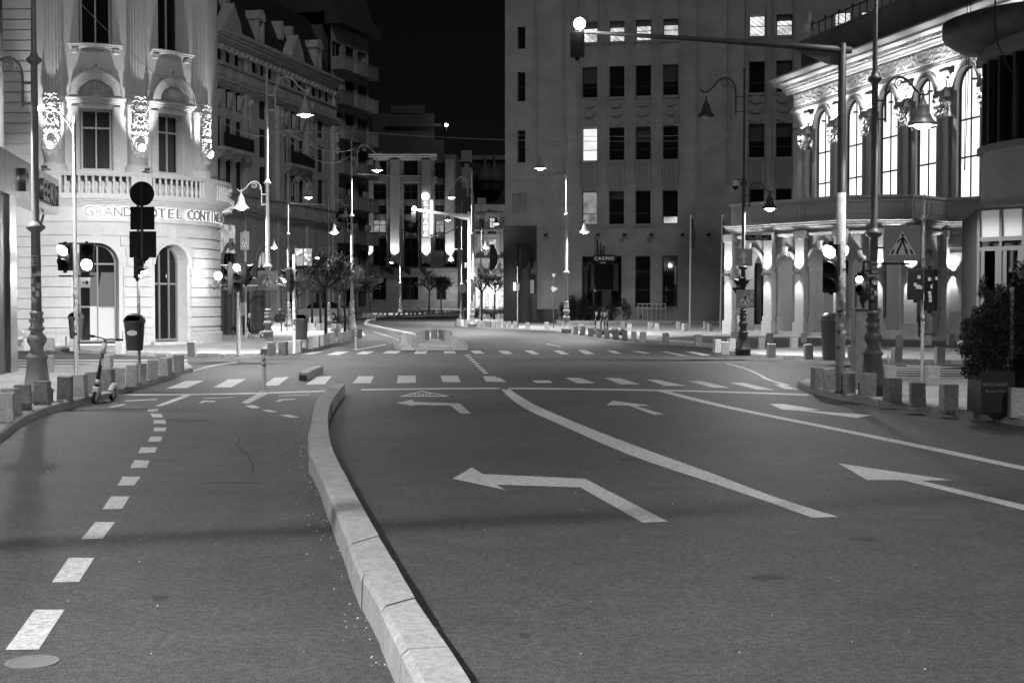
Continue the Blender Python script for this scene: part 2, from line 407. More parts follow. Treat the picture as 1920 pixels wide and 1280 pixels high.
NEAR = [((348,714),(383,713),(350,727),(312,728)),((428,711),(462,710),(434,726),(400,726)),((514,708),(542,706),(522,722),(491,723)),((592,706),(622,705),(609,720),(573,721)),
 ((672,705),(701,705),(695,718),(661,718)),((747,704),(779,704),(780,717),(744,718)),((826,704),(858,704),(864,716),(830,716)),((905,705),(928,705),(932,708),(936,707),(950,716),(912,715)),
 ((997,713),(1030,713),(1037,717.5),(1007,717.5)),((1059,708),(1087,708),(1116,718),(1082,718)),((1133,708),(1163,709),(1200,720),(1163,720)),((1212,711),(1235,712),(1287,723),(1247,723)),
 ((1290,714),(1316,714),(1369,727),(1335,726)),((1368,717),(1393,717),(1454,731),(1419,730)),((1451,720),(1469,721),(1499,730),(1472,729))]
FAR = [((587,659),(608,659),(584,664),(564,664)),((631,659),(656,659),(636,665),(612,665)),((680,658.5),(703,658.5),(687,664),(667,663.5)),((727,657.5),(752,657.5),(744,662.5),(717,662.5)),
 ((780,657.5),(802,657.5),(798,663),(776,663)),((832,658),(852,658),(855,662),(833,662)),((882,657),(900,657),(908,662.5),(889,662.5)),((934,657.5),(952,657.5),(962,663.5),(945,663.5)),
 ((983,657),(998,657),(1012,664),(998,664)),((1037,657),(1051,657),(1068,664),(1052,664)),((1083,656),(1098,656),(1116,664),(1098,664)),((1137,657),(1151,657),(1166,663),(1152,662)),
 ((1183,658),(1198,658),(1220,662),(1206,662)),((1237,658),(1251,659),(1293,668),(1275,666)),((1285,659),(1301,659),(1338,667),(1316,666))]
for q in DASH + NEAR + FAR: quadpx(*q)
for a0 in (((-60,738),(360,738),(612,731.5)),): strip_px(a0, [(x, y+2.6) for x, y in a0])
a0 = [(677,729),(937,726.5),(1229,730),(1416,735),(1516,739)]; strip_px(a0, [(x, y+2.6) for x, y in a0])
strip_px([(937,727),(975,760),(1060,800),(1180,852),(1330,903),(1440,940),(1523,970)], [(952,727),(1000,757),(1100,800),(1210,842),(1330,885),(1450,930),(1571,968)])
strip_px([(1229,732),(1310,753),(1397,772),(1560,805),(1750,845),(1920,881),(2100,920)], [(1245,731),(1320,750),(1400,768),(1560,800),(1750,838),(1920,874),(2100,911)])
quadpx((849,897),(884.6,875.5),(905,888),(1097,897),(1252,977),(1205,979),(1088,913),(930,908),(948,918))
quadpx((743,755),(772,749),(776.6,753),(862.5,756),(883,775),(863,775),(845,760),(773.5,758.5),(778,761))
quadpx((1137.5,759),(1149,750.6),(1219,760),(1191,761),(1244,776),(1226,777),(1180,760))
quadpx((1444,757),(1470,757),(1538,768),(1510,769),(1636,778),(1606,783),(1496,769),(1466,767.5))
quadpx((1572,868),(1785,899.5),(1727,900.5),(1920,946),(2050,978),(2050,990),(1920,956),(1692,899.5),(1626,899.5))
for tri in (((790.6,732.5),(850,743),(845,743),(790.6,734.3)), ((790.6,732.5),(747,743),(752,743),(790.6,734.3)), ((747,743),(850,743),(842,741.3),(755,741.3))): quadpx(*tri, z=0.005)
for x in (776,783,790,797,803): quadpx((x,738),(x+4,737.6),(x+5,739.6),(x+1,740), z=0.006)
quadpx((290,761),(346,740),(362,740),(303,761)); quadpx((452,755),(483,737.8),(503,737.8),(466,756))
for q in (((459,760),(475,759),(489,764),(473,765)),((489,768),(506,768),(522,772),(506,772.5)),((523,777),(544,777),(561,782),(545,783)),
          ((516,752),(524,748.5),(552,747),(556,748.6),(532,750),(524,753)),((523,741.5),(580,739),(580,740),(523,742.5)),((372,756),(380,751),(404,751),(402,753),(386,753)),
          ((203,763),(232,757),(236,758),(208,764)),((234,750.5),(294,747.5),(294,749),(236,752)),((380,746),(440,744),(440,745),(382,747))): quadpx(*q)
for i in range(5):
    y = 674+i*4.9; strip_px([(20,y),(200,y),(352 if i < 3 else 300,y)], [(20,y+2.4),(200,y+2.4),(350 if i < 3 else 300,y+2.4)])
for i in range(8):
    y = 688+i*4.3; strip_px([(1640,y),(1760,y+.6),(1990,y+1.2)], [(1640,y+1.7),(1760,y+2.3),(1990,y+2.9)])
strip_px([(1700,684.5),(1820,689),(1990,694)], [(1700,686),(1820,691),(1990,696.5)])
strip_px([(362,694),(400,684),(445,678)], [(362,695.5),(400,686),(445,680)])
strip_px([(1360,681),(1395,691),(1420,702),(1436,711),(1470,722)], [(1364,681),(1401,691),(1427,702),(1444,711),(1484,722)])
strip_px([(664,656),(700,649),(722,645)], [(668,656.6),(704,650),(724,646)])
for i in range(7): strip_px([(728+i*5.5,643.5-i*2.0),(731+i*5.5,642.5-i*2.0)], [(730+i*5.5,644-i*2.0),(733+i*5.5,643-i*2.0)])
for i in range(8): strip_px([(700+i*6,622+i*1.9),(704+i*6,623.2+i*1.9)], [(702+i*6,621.5+i*1.9),(706+i*6,622.7+i*1.9)])
for i in range(9):
    x, y = 871+i*4.2, 665.5+i*4.0; quadpx((x,y),(x+9,y),(x+11,y+1.2+i*.15),(x+2,y+1.2+i*.15))
strip_px([(1025,645),(1040,648),(1050,650)], [(1028,644.6),(1043,647.6),(1053,649.6)])
tag(mk.build("road_markings", PAINT), kind="structure")
# cracks, tar patches and a manhole cover in the near lanes
mh = MB(); c = P(60,1241); mh.lathe([(0,0.13),(0.004,0.13),(0.004,0.11),(0.002,0.105),(0.002,0.001)], 0, 0, 20, smooth=False)
o = mh.build("manhole_cover", gm("worn_iron", 0.17, 0.5, var=0.3, scale=40)); o.location = (c.x, c.y, 0.001)
tag(o, "small round iron access cover set in the asphalt, bottom corner of the road", "manhole cover")
cr = MB()
for pl in ([(448,822),(446,832),(452,842),(462,850),(470,862),(475,875),(474,884)], [(330,790),(352,788),(372,785),(390,786)], [(620,790),(655,789)]):
    pts = smooth_line([P(*p, z=0.003) for p in pl], 5)
    pts = [p+Vector((rnd.uniform(-.01,.01), rnd.uniform(-.01,.01), 0)) for p in pts]
    for i in range(len(pts)-1):
        n = Vector((0.006, 0.006, 0)); cr.face([pts[i]-n, pts[i+1]-n, pts[i+1]+n, pts[i]+n])
tag(cr.build("road_cracks", gm("crack_dark", 0.02, 0.9)), kind="structure")
pt = MB()
STAINM = speck("asphalt_patch", 0.062, rough=0.7, lo=0.5, hi=1.7, s1=3.0, s2=70, bump=0.5, spec=0.1, patch=.1, mid=(.8,1.2))
mk = pt
for (x, y, rx_, ry_) in ((1440,1082,26,5),(985,1190,15,4),(352,788,40,3),(1180,862,22,3),(640,1000,0,0),(300,1120,20,4),(1620,1010,30,4),(430,905,60,2)):
    if rx_: quadpx(*[(x+rx_*(1+.3*math.sin(a*2.1+x))*math.cos(a), y+ry_*(1+.3*math.sin(a*3+y))*math.sin(a)) for a in [2*PI*i/16 for i in range(16)]], z=.002)
tag(pt.build("asphalt_patches", STAINM), kind="structure")
# gravel and litter gathered beside the divider: grains nobody could count
gr = MB(); R5 = random.Random(11)
for i in range(265):
    if i < 230:
        t = R5.random(); y = 770+t*t*480; x = {0:0}.get(1, 0)
        edge = [(770,586),(835,583),(880,596),(963,632),(1055,672),(1132,712),(1250,770)]
        for (ya, xa), (yb, xb) in zip(edge, edge[1:]):
            if ya <= y <= yb: x = xa+(xb-xa)*(y-ya)/(yb-ya)
        x -= 8 + abs(R5.gauss(0, 1))*(y-560)*0.06
    else: x, y = R5.uniform(30, 1900), R5.uniform(800, 1270)
    p = P(x, y); r = R5.uniform(.0015, .005)
    gr.box(p.x-r, p.x+r*R5.uniform(.6,1.4), p.y-r, p.y+r, 0.0, r*1.2)
tag(gr.build("gravel", gm("pale_grit", 0.6, 0.8)), kind="stuff")

# ------------------------------------------------------------------ bollards
ORD = "first second third fourth fifth sixth seventh eighth ninth tenth eleventh twelfth thirteenth fourteenth fifteenth sixteenth seventeenth eighteenth nineteenth twentieth".split() + ["twenty-first", "twenty-second"]
b_ = MB(); b_.box(-.115, .115, -.115, .115, -0.02, .385, bev=.014, taper=0.02)
BOLL = b_.build("bollard", GRANITE)
GR2 = speck("granite_dark", 0.26, rough=0.75, lo=0.55, hi=1.4, s1=5, s2=60, bump=0.25)
BOLL2 = bpy.data.objects.new("bollard", BOLL.data.copy()); BOLL2.data.materials[0] = GR2
ROWS = [
 ("granite bollard %s from the picture edge along the near left kerb, towards the tip", "granite bollards of the near left kerb", 0.13,
  [(5,791),(17,780),(39,770),(76,760),(118,751),(147,744),(172,738),(198,732),(220,727),(245,723),(262,717),(284,710),(309,703),(333,697)]),
 ("granite bollard %s from the left behind the near left kerb row", "granite bollards behind the near left kerb row", 0.13, [(88,698),(199,696),(298,694)]),
 ("granite bollard %s from the left on the pavement before the white hotel", "granite bollards before the hotel corner", 0.13, [(50,656),(92,654),(136,657),(224,662),(359,666)]),
 ("granite bollard %s from the left on the kerb between hotel corner and far lamp posts", "granite bollards of the middle pavement kerb", 0.13,
  [(508,666),(530,664),(546,662),(558,660),(580,653),(592,650),(602,647),(612,645),(622,643),(638,641),(648,639),(656,637),(665,635.5),(673,633)]),
 ("granite bollard %s from the left in the inner row under the bare trees", "granite bollards under the bare trees", 0.13, [(575,621),(585,620),(596,619.5),(605,619.5),(625,621),(634,622.5),(631,632)]),
 ("granite bollard %s from the left in the short row beside the parked car", "granite bollards beside the parked car", 0.13, [(582,604.5),(590,604),(597,603),(604,602.5),(611,602),(617,601)]),
 ("granite bollard %s from the left along the far kerb before the pillared hotel", "granite bollards along the far kerb", 0.13,
  [(682,595.5),(688,595.3),(696,595),(709,594.7),(717,594.4),(726,594),(739,593.7),(748,593.3),(757,592.7),(767,591.9),(774,591.3),(782,590.7),(792,590),(802,589),(811,588.2),(819,587.5),(827,587),(835,586.5),(842,586),(848,585.4)]),
 ("tiny granite bollard %s from the left close to the pillared hotel's wall", "granite bollards by the pillared hotel wall", 0.13, [(699,580),(726,580),(735,580),(768,580.5),(786,580.5),(837,578),(851,578)]),
 ("granite bollard %s from the left on the small traffic island", "granite bollards on the traffic island", 0.17,
  [(758,649.5),(766,646.5),(778,650.5),(786,641.5),(792,639),(799,637),(814,634.5),(827,635),(832,637.5),(837,640),(841,643),(851,650.5)]),
 ("granite bollard %s from the left in the dark row before the building entrance", "granite bollards before the dark stone entrance", 0.13,
  [(859,609),(867,611),(875,611.5),(883,612),(891,612.3),(899,612.6),(908,613),(917,613.3),(926,613.6),(935,614),(945,614.5),(955,615),(966,615.5),(989,617)]),
 ("granite bollard %s from the left behind the dark entrance row", "granite bollards behind the dark entrance row", 0.13, [(903,598.5),(909,598.3),(916,598),(928,597.5),(935,597),(941,596.5)]),
 ("granite bollard %s from the left on the kerb before the tall plain facade", "granite bollards before the plain facade", 0.13,
  [(1025,617),(1066,624),(1079,626),(1093,628),(1108,630),(1123,632),(1138,634),(1155,636),(1172,638),(1189,640),(1206,641),(1249,643),(1310,646.5)]),
 ("pale granite bollard %s from the left in the rear row near the planted bed", "granite bollards near the planted bed", 0.13,
  [(1090,622),(1121,616.5),(1128,620),(1169,616.5),(1181,620.5),(1220,616.5),(1232,620),(1272,616.5),(1284,620.5),(1324,616),(1332,620.5),(1372,620.5),(1377,640)]),
 ("granite bollard %s from the left round the lamp post at the side street corner", "granite bollards at the side street corner", 0.13,
  [(1345,660),(1361,663),(1372,656),(1429,654),(1444,643),(1447,669),(1490,653),(1508,643),(1517,672)]),
 ("granite bollard %s from the left before the arched porch of the lit palace", "granite bollards before the arched porch", 0.13,
  [(1601,675),(1688,650),(1683,678),(1742,647),(1764,680),(1784,647),(1809,644)]),
 ("granite bollard %s from the tip along the near right kerb, towards the planter", "granite bollards of the near right kerb", 0.13,
  [(1535,727),(1558,732),(1593,738),(1630,744),(1676,752),(1724,761),(1782,767),(1838,773),(1912,780)]),
 ("granite bollard %s from the left behind the near right kerb row", "granite bollards behind the near right kerb row", 0.13, [(1668,722),(1752,724)]),
]
first = True
for fmt, grp, z, lst in ROWS:
    for i, (px, py) in enumerate(lst):
        p = P(px, py, z) + Vector((0, .1, 0))
        dark = rnd.random() < 0.3
        if first: o = BOLL; first = False
        else: o = (BOLL2 if dark else BOLL).copy(); COL.objects.link(o)
        o.name = "bollard"
        o.location = p; o.rotation_euler = (rnd.uniform(-.03,.03), rnd.uniform(-.03,.03), rnd.uniform(-.25, .35)); k = rnd.uniform(.94, 1.06); o.scale = (k, k, rnd.uniform(.95, 1.05))
        tag(o, fmt % ORD[i], "bollard", grp)
# ------------------------------------------------------------------ ornate street lamps
def base_profile():
    return [(0,.25),(.16,.25),(.18,.27),(.22,.25),(.25,.215),(.5,.175),(.70,.155),(.72,.175),(.76,.175),(.78,.15),(.84,.115),(.9,.10),(.94,.125),(1.0,.155),(1.06,.155),(1.1,.125),
            (1.13,.10),(1.17,.095),(1.19,.125),(1.23,.125),(1.25,.10),(1.42,.095),(1.44,.11),(1.47,.11),(1.5,.085)]
def pole_profile():
    return [(1.5,.082),(2.78,.074),(2.8,.1),(2.84,.15),(2.88,.15),(2.92,.1),(2.98,.062),(5.5,.055),(5.52,.085),(5.56,.125),(5.6,.12),(5.64,.07),(5.72,.045),(9.2,.032),(9.22,.05),(9.28,.05),(9.32,.01)]
def shade_at(parent, x, z, lit, k=1.0, energy=300.0, wide=False):
    s_ = MB(); s_.lathe([(z, .255*k),(z+.025*k,.26*k),(z+.05*k,.235*k),(z+.1*k,.185*k),(z+.15*k,.152*k),(z+.2*k,.138*k),(z+.215*k,.118*k),(z+.33*k,.108*k),(z+.36*k,.09*k),(z+.4*k,.06*k),(z+.46*k,.035*k),(z+.56*k,.018*k),(z+.62*k,.012*k)], x, 0, 20)
    s_.f.pop(-1-0) if False else None
    # open underside: take away the bottom cap and add the inner cone
    s_.f = [f for f in s_.f if len(f) != 20]; s_.sm = s_.sm[:len(s_.f)]
    sh = s_.build("lamp_shade", LAMP_PAINT, parent)
    b = MB(); b.lathe([(z-.075*k,.02),(z-.05*k,.1*k),(z-.01*k,.15*k),(z+.06*k,.12*k)], x, 0, 14)
    b.build("bulb", LAMP_EM if lit else gm("bulb_off", 0.35, 0.3), sh)
    if lit: lamp_light("lamp_light", 'SPOT', energy, (x, 0, z-.10*k), sh, radius=.09*k, target=(0,0,-1), spot=math.radians(180 if wide else 158), blend=.1 if wide else .35)
def lamp_arm(parent, side, z0, k):
    """scrolled gooseneck: clamp bar, arc, swan neck; z0 = height of the arc's crown"""
    a = MB(); s = side; bx = .19*k
    pts = [(s*bx,0,z0-.8*k),(s*bx,0,z0-.35*k),(s*(bx+.03*k),0,z0-.16*k),(s*(bx+.12*k),0,z0-.04*k),(s*(bx+.24*k),0,z0),(s*(bx+.38*k),0,z0-.06*k),(s*(bx+.5*k),0,z0-.2*k),(s*(bx+.6*k),0,z0-.29*k),(s*(bx+.69*k),0,z0-.32*k),(s*(bx+.76*k),0,z0-.29*k),(s*(bx+.78*k),0,z0-.25*k)]
    a.tube(smooth_line([Vector(p) for p in pts], 3), .022*k, 6)
    sp = []
    for i in range(26):
        t = i/25; r = .11*k*(1-t*.75); an = PI*.2+t*3.6*PI
        sp.append((s*(bx+.25*k+r*math.cos(an)), 0, z0-.13*k+r*math.sin(an)))
    a.tube(sp, .011*k, 5)
    a.tube([(s*bx,0,z0-.3*k),(s*(bx+.06*k),0,z0-.24*k),(s*(bx+.1*k),0,z0-.16*k)], .01*k, 5)
    for zz in (z0-.75*k, z0-.42*k): a.box(min(0,s*bx), max(0,s*bx), -.012, .012, zz-.015, zz+.015)
    a.build("lamp_arm", LAMP_PAINT, parent)
    return s*(bx+.66*k), z0-.32*k-.54*k
def street_lamp(px, by, ry, low, up, label, e=300, upk=1.45, z=.13, lowlit=True, uplit=True, rz=0.0, wide=False, paint=None):
    global LAMP_PAINT
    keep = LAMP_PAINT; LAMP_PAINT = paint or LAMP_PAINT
    p = P(px, by, z); s = (by-ry)/(5.58)
    k = s*p.y/FPX
    t = thing("street_lamp", label, "street lamp", p, rz, "ornate double street lamps", sc=k)
    m_ = MB(); m_.lathe(base_profile(), 0, 0, 20); bs = m_.build("base", LAMP_PAINT, t)
    o_ = MB()
    for i in range(8):
        an = 2*PI*i/8; o_.ball((.1*math.cos(an), .1*math.sin(an), 1.34), .028, 6, 4, 1.6)
    for i in range(24):
        an = 2*PI*i/24; o_.ball((.172*math.cos(an), .172*math.sin(an), .74), .013, 5, 3)
    o_.build("base_ornament", LAMP_PAINT, bs)
    m_ = MB(); m_.lathe(pole_profile(), 0, 0, 16, flute=0.0); m_.build("pole", LAMP_PAINT, t)
    if low:
        x, zz = lamp_arm(t, low, 5.62, 1.0); shade_at(t, x, zz, lowlit, 1.0, e*k*k, wide)
    if up:
        x, zz = lamp_arm(t, up, 9.0, upk); shade_at(t, x, zz, uplit, 1.1, e*1.4*k*k)
    LAMP_PAINT = keep
    return t
E0 = 1560
LAMP_L1 = street_lamp(70, 754, 115, -1, 0, "nearest ornate lamp post on the left, stickers on its shaft, standing behind bollards", E0*.3)
street_lamp(503, 665, 343, -1, 1, "ornate lamp post carrying a crossing sign, standing left of the bare trees", E0)
street_lamp(660, 622, 405, -1, 1, "ornate lamp post rising beside the bare trees at the kerb tip", E0, wide=True)
street_lamp(541, 613, 439, -1, 1, "far ornate lamp post standing beside the parked car and scooter fence", E0, wide=True)
street_lamp(617, 606, 462, -1, 1, "distant ornate lamp post behind the bare trees, its upper lamp out", E0, uplit=False, wide=True)
street_lamp(751, 588, 476, -1, 0, "distant ornate lamp post before the pillared hotel windows", E0)
street_lamp(1062, 624, 403, 1, -1, "ornate lamp post before the tall plain facade, left of the planted bed", E0)
street_lamp(1393, 666, 345, 1, -1, "ornate lamp post with an arrow sign and security camera, its upper lamp out", E0*1.2, uplit=False, wide=True, paint=LAMP_SHADED)
LAMP_R1 = street_lamp(1636, 741, 150, 1, 1, "nearest ornate lamp post on the right, large crossing sign fixed to it", E0*.14, paint=LAMP_HALF_SHADED)
street_lamp(885, 613, 439, 1, -1, "slim ornate lamp post behind the dark entrance bollards, two lit lamps", E0)
street_lamp(866, 601, 468, -1, -1, "farthest ornate lamp post beside the pillared hotel's right corner", E0, upk=1.3)
street_lamp(902, 598, 470, 0, 1, "thin distant lamp post beside the hanging flags at the street's end", E0*.6)
def big_lamp(loc, label, e, side=1, rz=0):
    t = thing("street_lamp", label, "street lamp", loc, rz, "ornate double street lamps")
    m_ = MB(); m_.lathe(base_profile(), 0, 0, 14); m_.build("base", LAMP_PAINT, t)
    m_ = MB(); m_.lathe(pole_profile(), 0, 0, 12); m_.build("pole", LAMP_PAINT, t)
    x, zz = lamp_arm(t, side, 9.0, 1.45); shade_at(t, x, zz, True, 1.35, e)
    return t
# the same lamps go on behind the camera and light the near road
big_lamp((-6.8, 1.0, 0.13), "street lamp outside the picture on the left, lighting the near lanes", 7600, 1)
big_lamp((-7.5, -16.0, 0.13), "street lamp behind the photographer on the left", 6500, 1)
big_lamp((10.5, -6.0, 0.13), "street lamp behind the photographer on the right", 900, -1)

# added floodlight out of view to brighten the hotel front, on a long bracket
q = P(70, 754, .13)+Vector((3.3, .1, 8.4)); t = thing("floodlight", "added floodlight, out of view, bracketed to the nearest left lamp post, brightening the hotel", "floodlight", q, .34)
m_ = MB(); m_.box(-.18, .18, -.1, .08, -.12, .12, bev=.02); m_.build("housing", BLACK, t)
m_ = MB(); m_.bar((-.18,0,0), (-3.1,1.1,0), .05); m_.build("bracket", BLACK, t)
m_ = MB(); m_.rings([[(-.4,.1,.13),(.4,.1,.13),(.4,.1,.14),(-.4,.1,.14)],[(-.4,.62,-.03),(.4,.62,-.03),(.4,.62,-.02),(-.4,.62,-.02)]]); m_.build("visor", BLACK, t)  # visor shaped to keep the added beam off the upper floors
m_ = MB(); m_.box(-.15, .15, .08, .085, -.11, .07); m_.build("lens", LAMP_EM, t)
lamp_light("added_flood_lamp", 'SPOT', 30000, (0, .12, 0), t, .03, Vector((0, 28, -5.5)), math.radians(24), .3)
big_lamp((12.6, 8.0, 0.13), "added street lamp outside the picture on the right, lighting the large crossing sign", 900, -1)  # added out of view to brighten the crossing sign
# ------------------------------------------------------------------ signs
def ped_sign(parent, size, y=-.02, name="sign_face", worn=False):
    """blue square with the white triangle and the walking figure over a crossing"""
    h = size/2
    p_ = MB(); r = h*.12; out = []
    for cx, cz, a0 in ((h-r, h-r, 0), (-h+r, h-r, 90), (-h+r, -h+r, 180), (h-r, -h+r, 270)):
        for i in range(5):
            an = math.radians(a0+i*22.5); out.append((cx+r*math.cos(an), cz+r*math.sin(an)))
    p_.prism(out, y, y+.02); pl = p_.build(name, SIGN_BLUE, parent)
    t_ = MB(); t_.prism([(-h*.77,-h*.66),(h*.77,-h*.66),(0,h*.68)], y-.004, y-.0005); t_.build("triangle", WHITE, pl)
    f = MB(); u = h*.72
    def pr(pts): f.prism([(a*u, b*u) for a, b in pts], y-.008, y-.0045)
    for x in (-.82,-.44,-.02,.38,.78):
        sl = .16 if x < -.1 else (-.16 if x > .1 else 0)
        pr([(x-.09-sl*.0,-.86),(x+.09,-.86),(x+.06+sl,-.48),(x-.06+sl,-.48)]) if abs(x) > .1 else None
    pr([(-.1,.12),(.12,.12),(.16,.42),(.02,.5),(-.1,.42)])           # trunk
    pr([(-.1,.15),(.05,.15),(-.12,-.3),(-.36,-.74),(-.46,-.66),(-.26,-.25)])   # legs
    pr([(0,.15),(.14,.15),(.2,-.2),(.42,-.66),(.32,-.72),(.08,-.22)])
    pr([(-.04,.44),(-.36,.2),(-.42,.0),(-.34,-.02),(-.27,.14),(-.04,.3)]); pr([(.08,.44),(.34,.14),(.36,-.04),(.28,-.04),(.24,.1),(.08,.3)])
    f.prism([(.02*u+.1*u*math.cos(a*PI/6), .62*u+.1*u*math.sin(a*PI/6)) for a in range(12)], y-.008, y-.0045)
    f.build("walking_figure", BLACK, pl)
    if worn:
        R = random.Random(4)
        for i in range(9):
            s_ = MB(); cx, cz = R.uniform(.2,.85)*h, R.uniform(-.8,.8)*h; q = h*R.uniform(.1,.2)
            s_.prism([(cx+q*R.uniform(.6,1.2)*math.cos(a*PI/4), cz+q*R.uniform(.6,1.3)*math.sin(a*PI/4)) for a in range(8)], y-.011-i*.001, y-.0085-i*.001)
            s_.build("torn_sticker", gm("bright_sticker", .7, .4, var=.3, scale=30), pl)
    return pl
def stick_patches(parent, pts, name="sticker"):
    for i, (z, an, w_, h_, r) in enumerate(pts):
        q = MB(); n = 5; w2 = w_/r/2
        a = [(r*math.cos(an+(k/(n-1)-.5)*2*w2), r*math.sin(an+(k/(n-1)-.5)*2*w2)) for k in range(n)]
        for k in range(n-1): q.face([(a[k][0],a[k][1],z-h_/2),(a[k+1][0],a[k+1][1],z-h_/2),(a[k+1][0],a[k+1][1],z+h_/2),(a[k][0],a[k][1],z+h_/2)])
        q.build(name, [STICKER, gm("sticker_dark", .12, .5, var=.4, scale=50), WHITE][i % 3], parent)
R6 = random.Random(5)
def many_stickers(parent, z0, z1, r, n, seed=1):
    R = random.Random(seed)
    stick_patches(parent, [(R.uniform(z0, z1), -PI/2+R.uniform(-.9,.9), R.uniform(.03,.09), R.uniform(.03,.1), r+.002+.0006*i) for i in range(n)])
many_stickers(LAMP_L1, 1.5, 2.2, .082, 16, 3)
stick_patches(LAMP_L1, [(2.32, -1.57, .11, .16, .083)])
for i, s_ in enumerate(("BNE", "WAS", "HERE")):
    put_text(text_mesh(s_, .045, .002, bold=.001), BLACK, LAMP_L1, (0, -.0835-.001, 2.365-.045*i))
many_stickers(LAMP_R1, 1.5, 2.0, .082, 8, 5)
for i in range(5): put_text(text_mesh("NOI", .06, .002, bold=.0012), STICKER, LAMP_R1, (.005*i, -.079, 2.35-.085*i))
def signal_head(parent, x, y, z, rz=0.0, n=3, lit=None, w_=.3, dep=.16, plate=False, name="signal_head", back=False):
    """housing with its hooded lenses facing local -Y before rotation; z = top"""
    M = Matrix.Translation((x, y, z)) @ Matrix.Rotation(rz, 4, 'Z'); u = .3*w_/.3; h_ = n*u
    hb = MB(M); hb.box(-w_/2, w_/2, 0, dep, -h_, 0, bev=.012)
    hb.box(-.03, .03, .04, .1, -h_-.05, -h_); hb.box(-.03, .03, .04, .1, 0, .05)
    for i in range(1, n): hb.box(-w_/2-.003, w_/2+.003, -.004, dep, -i*u-.005, -i*u+.005)
    ho = hb.build(name, BLACK, parent)
    if plate:
        pb = MB(M); pb.box(-w_/2-.1, w_/2+.1, dep*.5, dep*.5+.01, -h_-.1, .1); pb.build("back_plate", gm("plate_grey", .1, .5), ho)
    for i in range(n):
        cz = -(i+.5)*u; r = u*.37
        v = MB(M); N = 14
        for k in range(N):       # hood: three quarters of a tube, longer on top
            a0, a1 = math.radians(-30+240*k/N), math.radians(-30+240*(k+1)/N)
            for rr in (r*1.1,):
                l0 = .05+.14*max(0, math.sin(a0)); l1 = .05+.14*max(0, math.sin(a1))
                q = [(rr*math.cos(a0),0,cz+rr*math.sin(a0)),(rr*math.cos(a1),0,cz+rr*math.sin(a1)),(rr*math.cos(a1),-l1,cz+rr*math.sin(a1)),(rr*math.cos(a0),-l0,cz+rr*math.sin(a0))]
                v.face(q); rr2 = rr*.94
        v.build("hood", BLACK, ho, recalc=False)
        l = MB(M); l.prism([(r*math.cos(2*PI*k/16), cz+r*math.sin(2*PI*k/16)) for k in range(16)], -.012, 0)
        on = lit is not None and i in (lit if isinstance(lit, (list, tuple)) else (lit,))
        l.build("lens", SIGNAL_EM if on else GLASSY, ho)
        if on:
            p0 = M @ Vector((0, -.1, cz)); lamp_light("lens_light", 'POINT', 5, p0, ho, radius=.06)
    return ho
def pole_mb(h_, r, n=12, r2=None):
    m_ = MB(); m_.lathe([(0, r*1.6),(.03, r*1.6),(.04, r),(h_, r2 or r),(h_+.01, r*.5)], 0, 0, n); return m_
def bin_(parent, x, y, z, k=1.0, oval=False, name="litter_bin"):
    """tapered litter bin with a domed open hood; z = bottom"""
    M = Matrix.Translation((x, y, z)) @ Matrix.Scale(k, 4)
    b = MB(M); b.lathe([(0,.15),(.02,.165),(.56,.205),(.57,.22),(.6,.225)], 0, 0, 18)
    o = b.build(name, gm("bin_plastic", .07, .45), parent)
    l = MB(M); N = 16
    for k2 in range(N):      # hood: half dome open at the front
        for j in range(4):
            a0, a1 = 2*PI*k2/N, 2*PI*(k2+1)/N; e0, e1 = j*PI/8, (j+1)*PI/8
            if -PI*.78 < (a0+PI/N-2*PI if a0+PI/N > PI else a0+PI/N) < -PI*.22 and j < 2: continue
            f = lambda a, e: (.225*math.cos(e)*math.cos(a), .225*math.cos(e)*math.sin(a), .6+.16*math.sin(e))
            l.face([f(a0,e0), f(a1,e0), f(a1,e1), f(a0,e1)])
    l.build("hood", gm("bin_hood", .055, .4), o, recalc=False)
    if oval:
        s_ = MB(M)
        s_.prism([(.105*math.cos(2*PI*i/20), .36+.055*math.sin(2*PI*i/20)) for i in range(20)], -.205, -.186)
        s_.build("oval_badge", WHITE, o)
    return o
# round sign, square sign backs, side-on signal and litter bin on the left pole
p = P(261, 719, .13)
t = thing("traffic_sign_pole", "pole behind the bollard row with round and square sign backs", "sign pole", p)
s1 = p.y/FPX
pole_mb((719-345)*s1, .035).build("pole", GALV, t)
m_ = MB(); m_.disc(((270-261)*s1, -.05, (719-364)*s1), 23*s1, n=28, th=.012); m_.build("round_sign", gm("sign_back", .02, .9, spec=.05), t)
for i, (xa, xb, ya, yb) in enumerate(((248,293,388,431), (246,296,434,483))):
    m_ = MB(); m_.box((xa-261)*s1, (xb-261)*s1, -.055, -.04, (719-yb)*s1, (719-ya)*s1); pl = m_.build("square_sign", gm("sign_back", .02, .9, spec=.05), t)
    m_ = MB(); m_.bar(((270-261)*s1, -.06, (719-yb)*s1), ((270-261)*s1, -.06, (719-ya)*s1), .02); m_.build("rail", BLACK, pl)
m_ = MB(); m_.bar(((270-261)*s1,-.06,(719-500)*s1), ((270-261)*s1,-.06,(719-345)*s1), .05); m_.build("sign_rail", BLACK, t)
signal_head(t, (266-261)*s1, -.02, (719-480)*s1, rz=PI*.42, n=2, lit=1, w_=.22, dep=.1)
many_stickers(t, .9, 2.0, .035, 8, 8)
t2 = thing("litter_bin", "dark litter bin with white oval badge, hung on the pole behind the scooter", "litter bin", p + Vector((0, -.24, 0)))
bin_(t2, -.02, 0, (719-656)*s1, .96, True, name="bin_body")
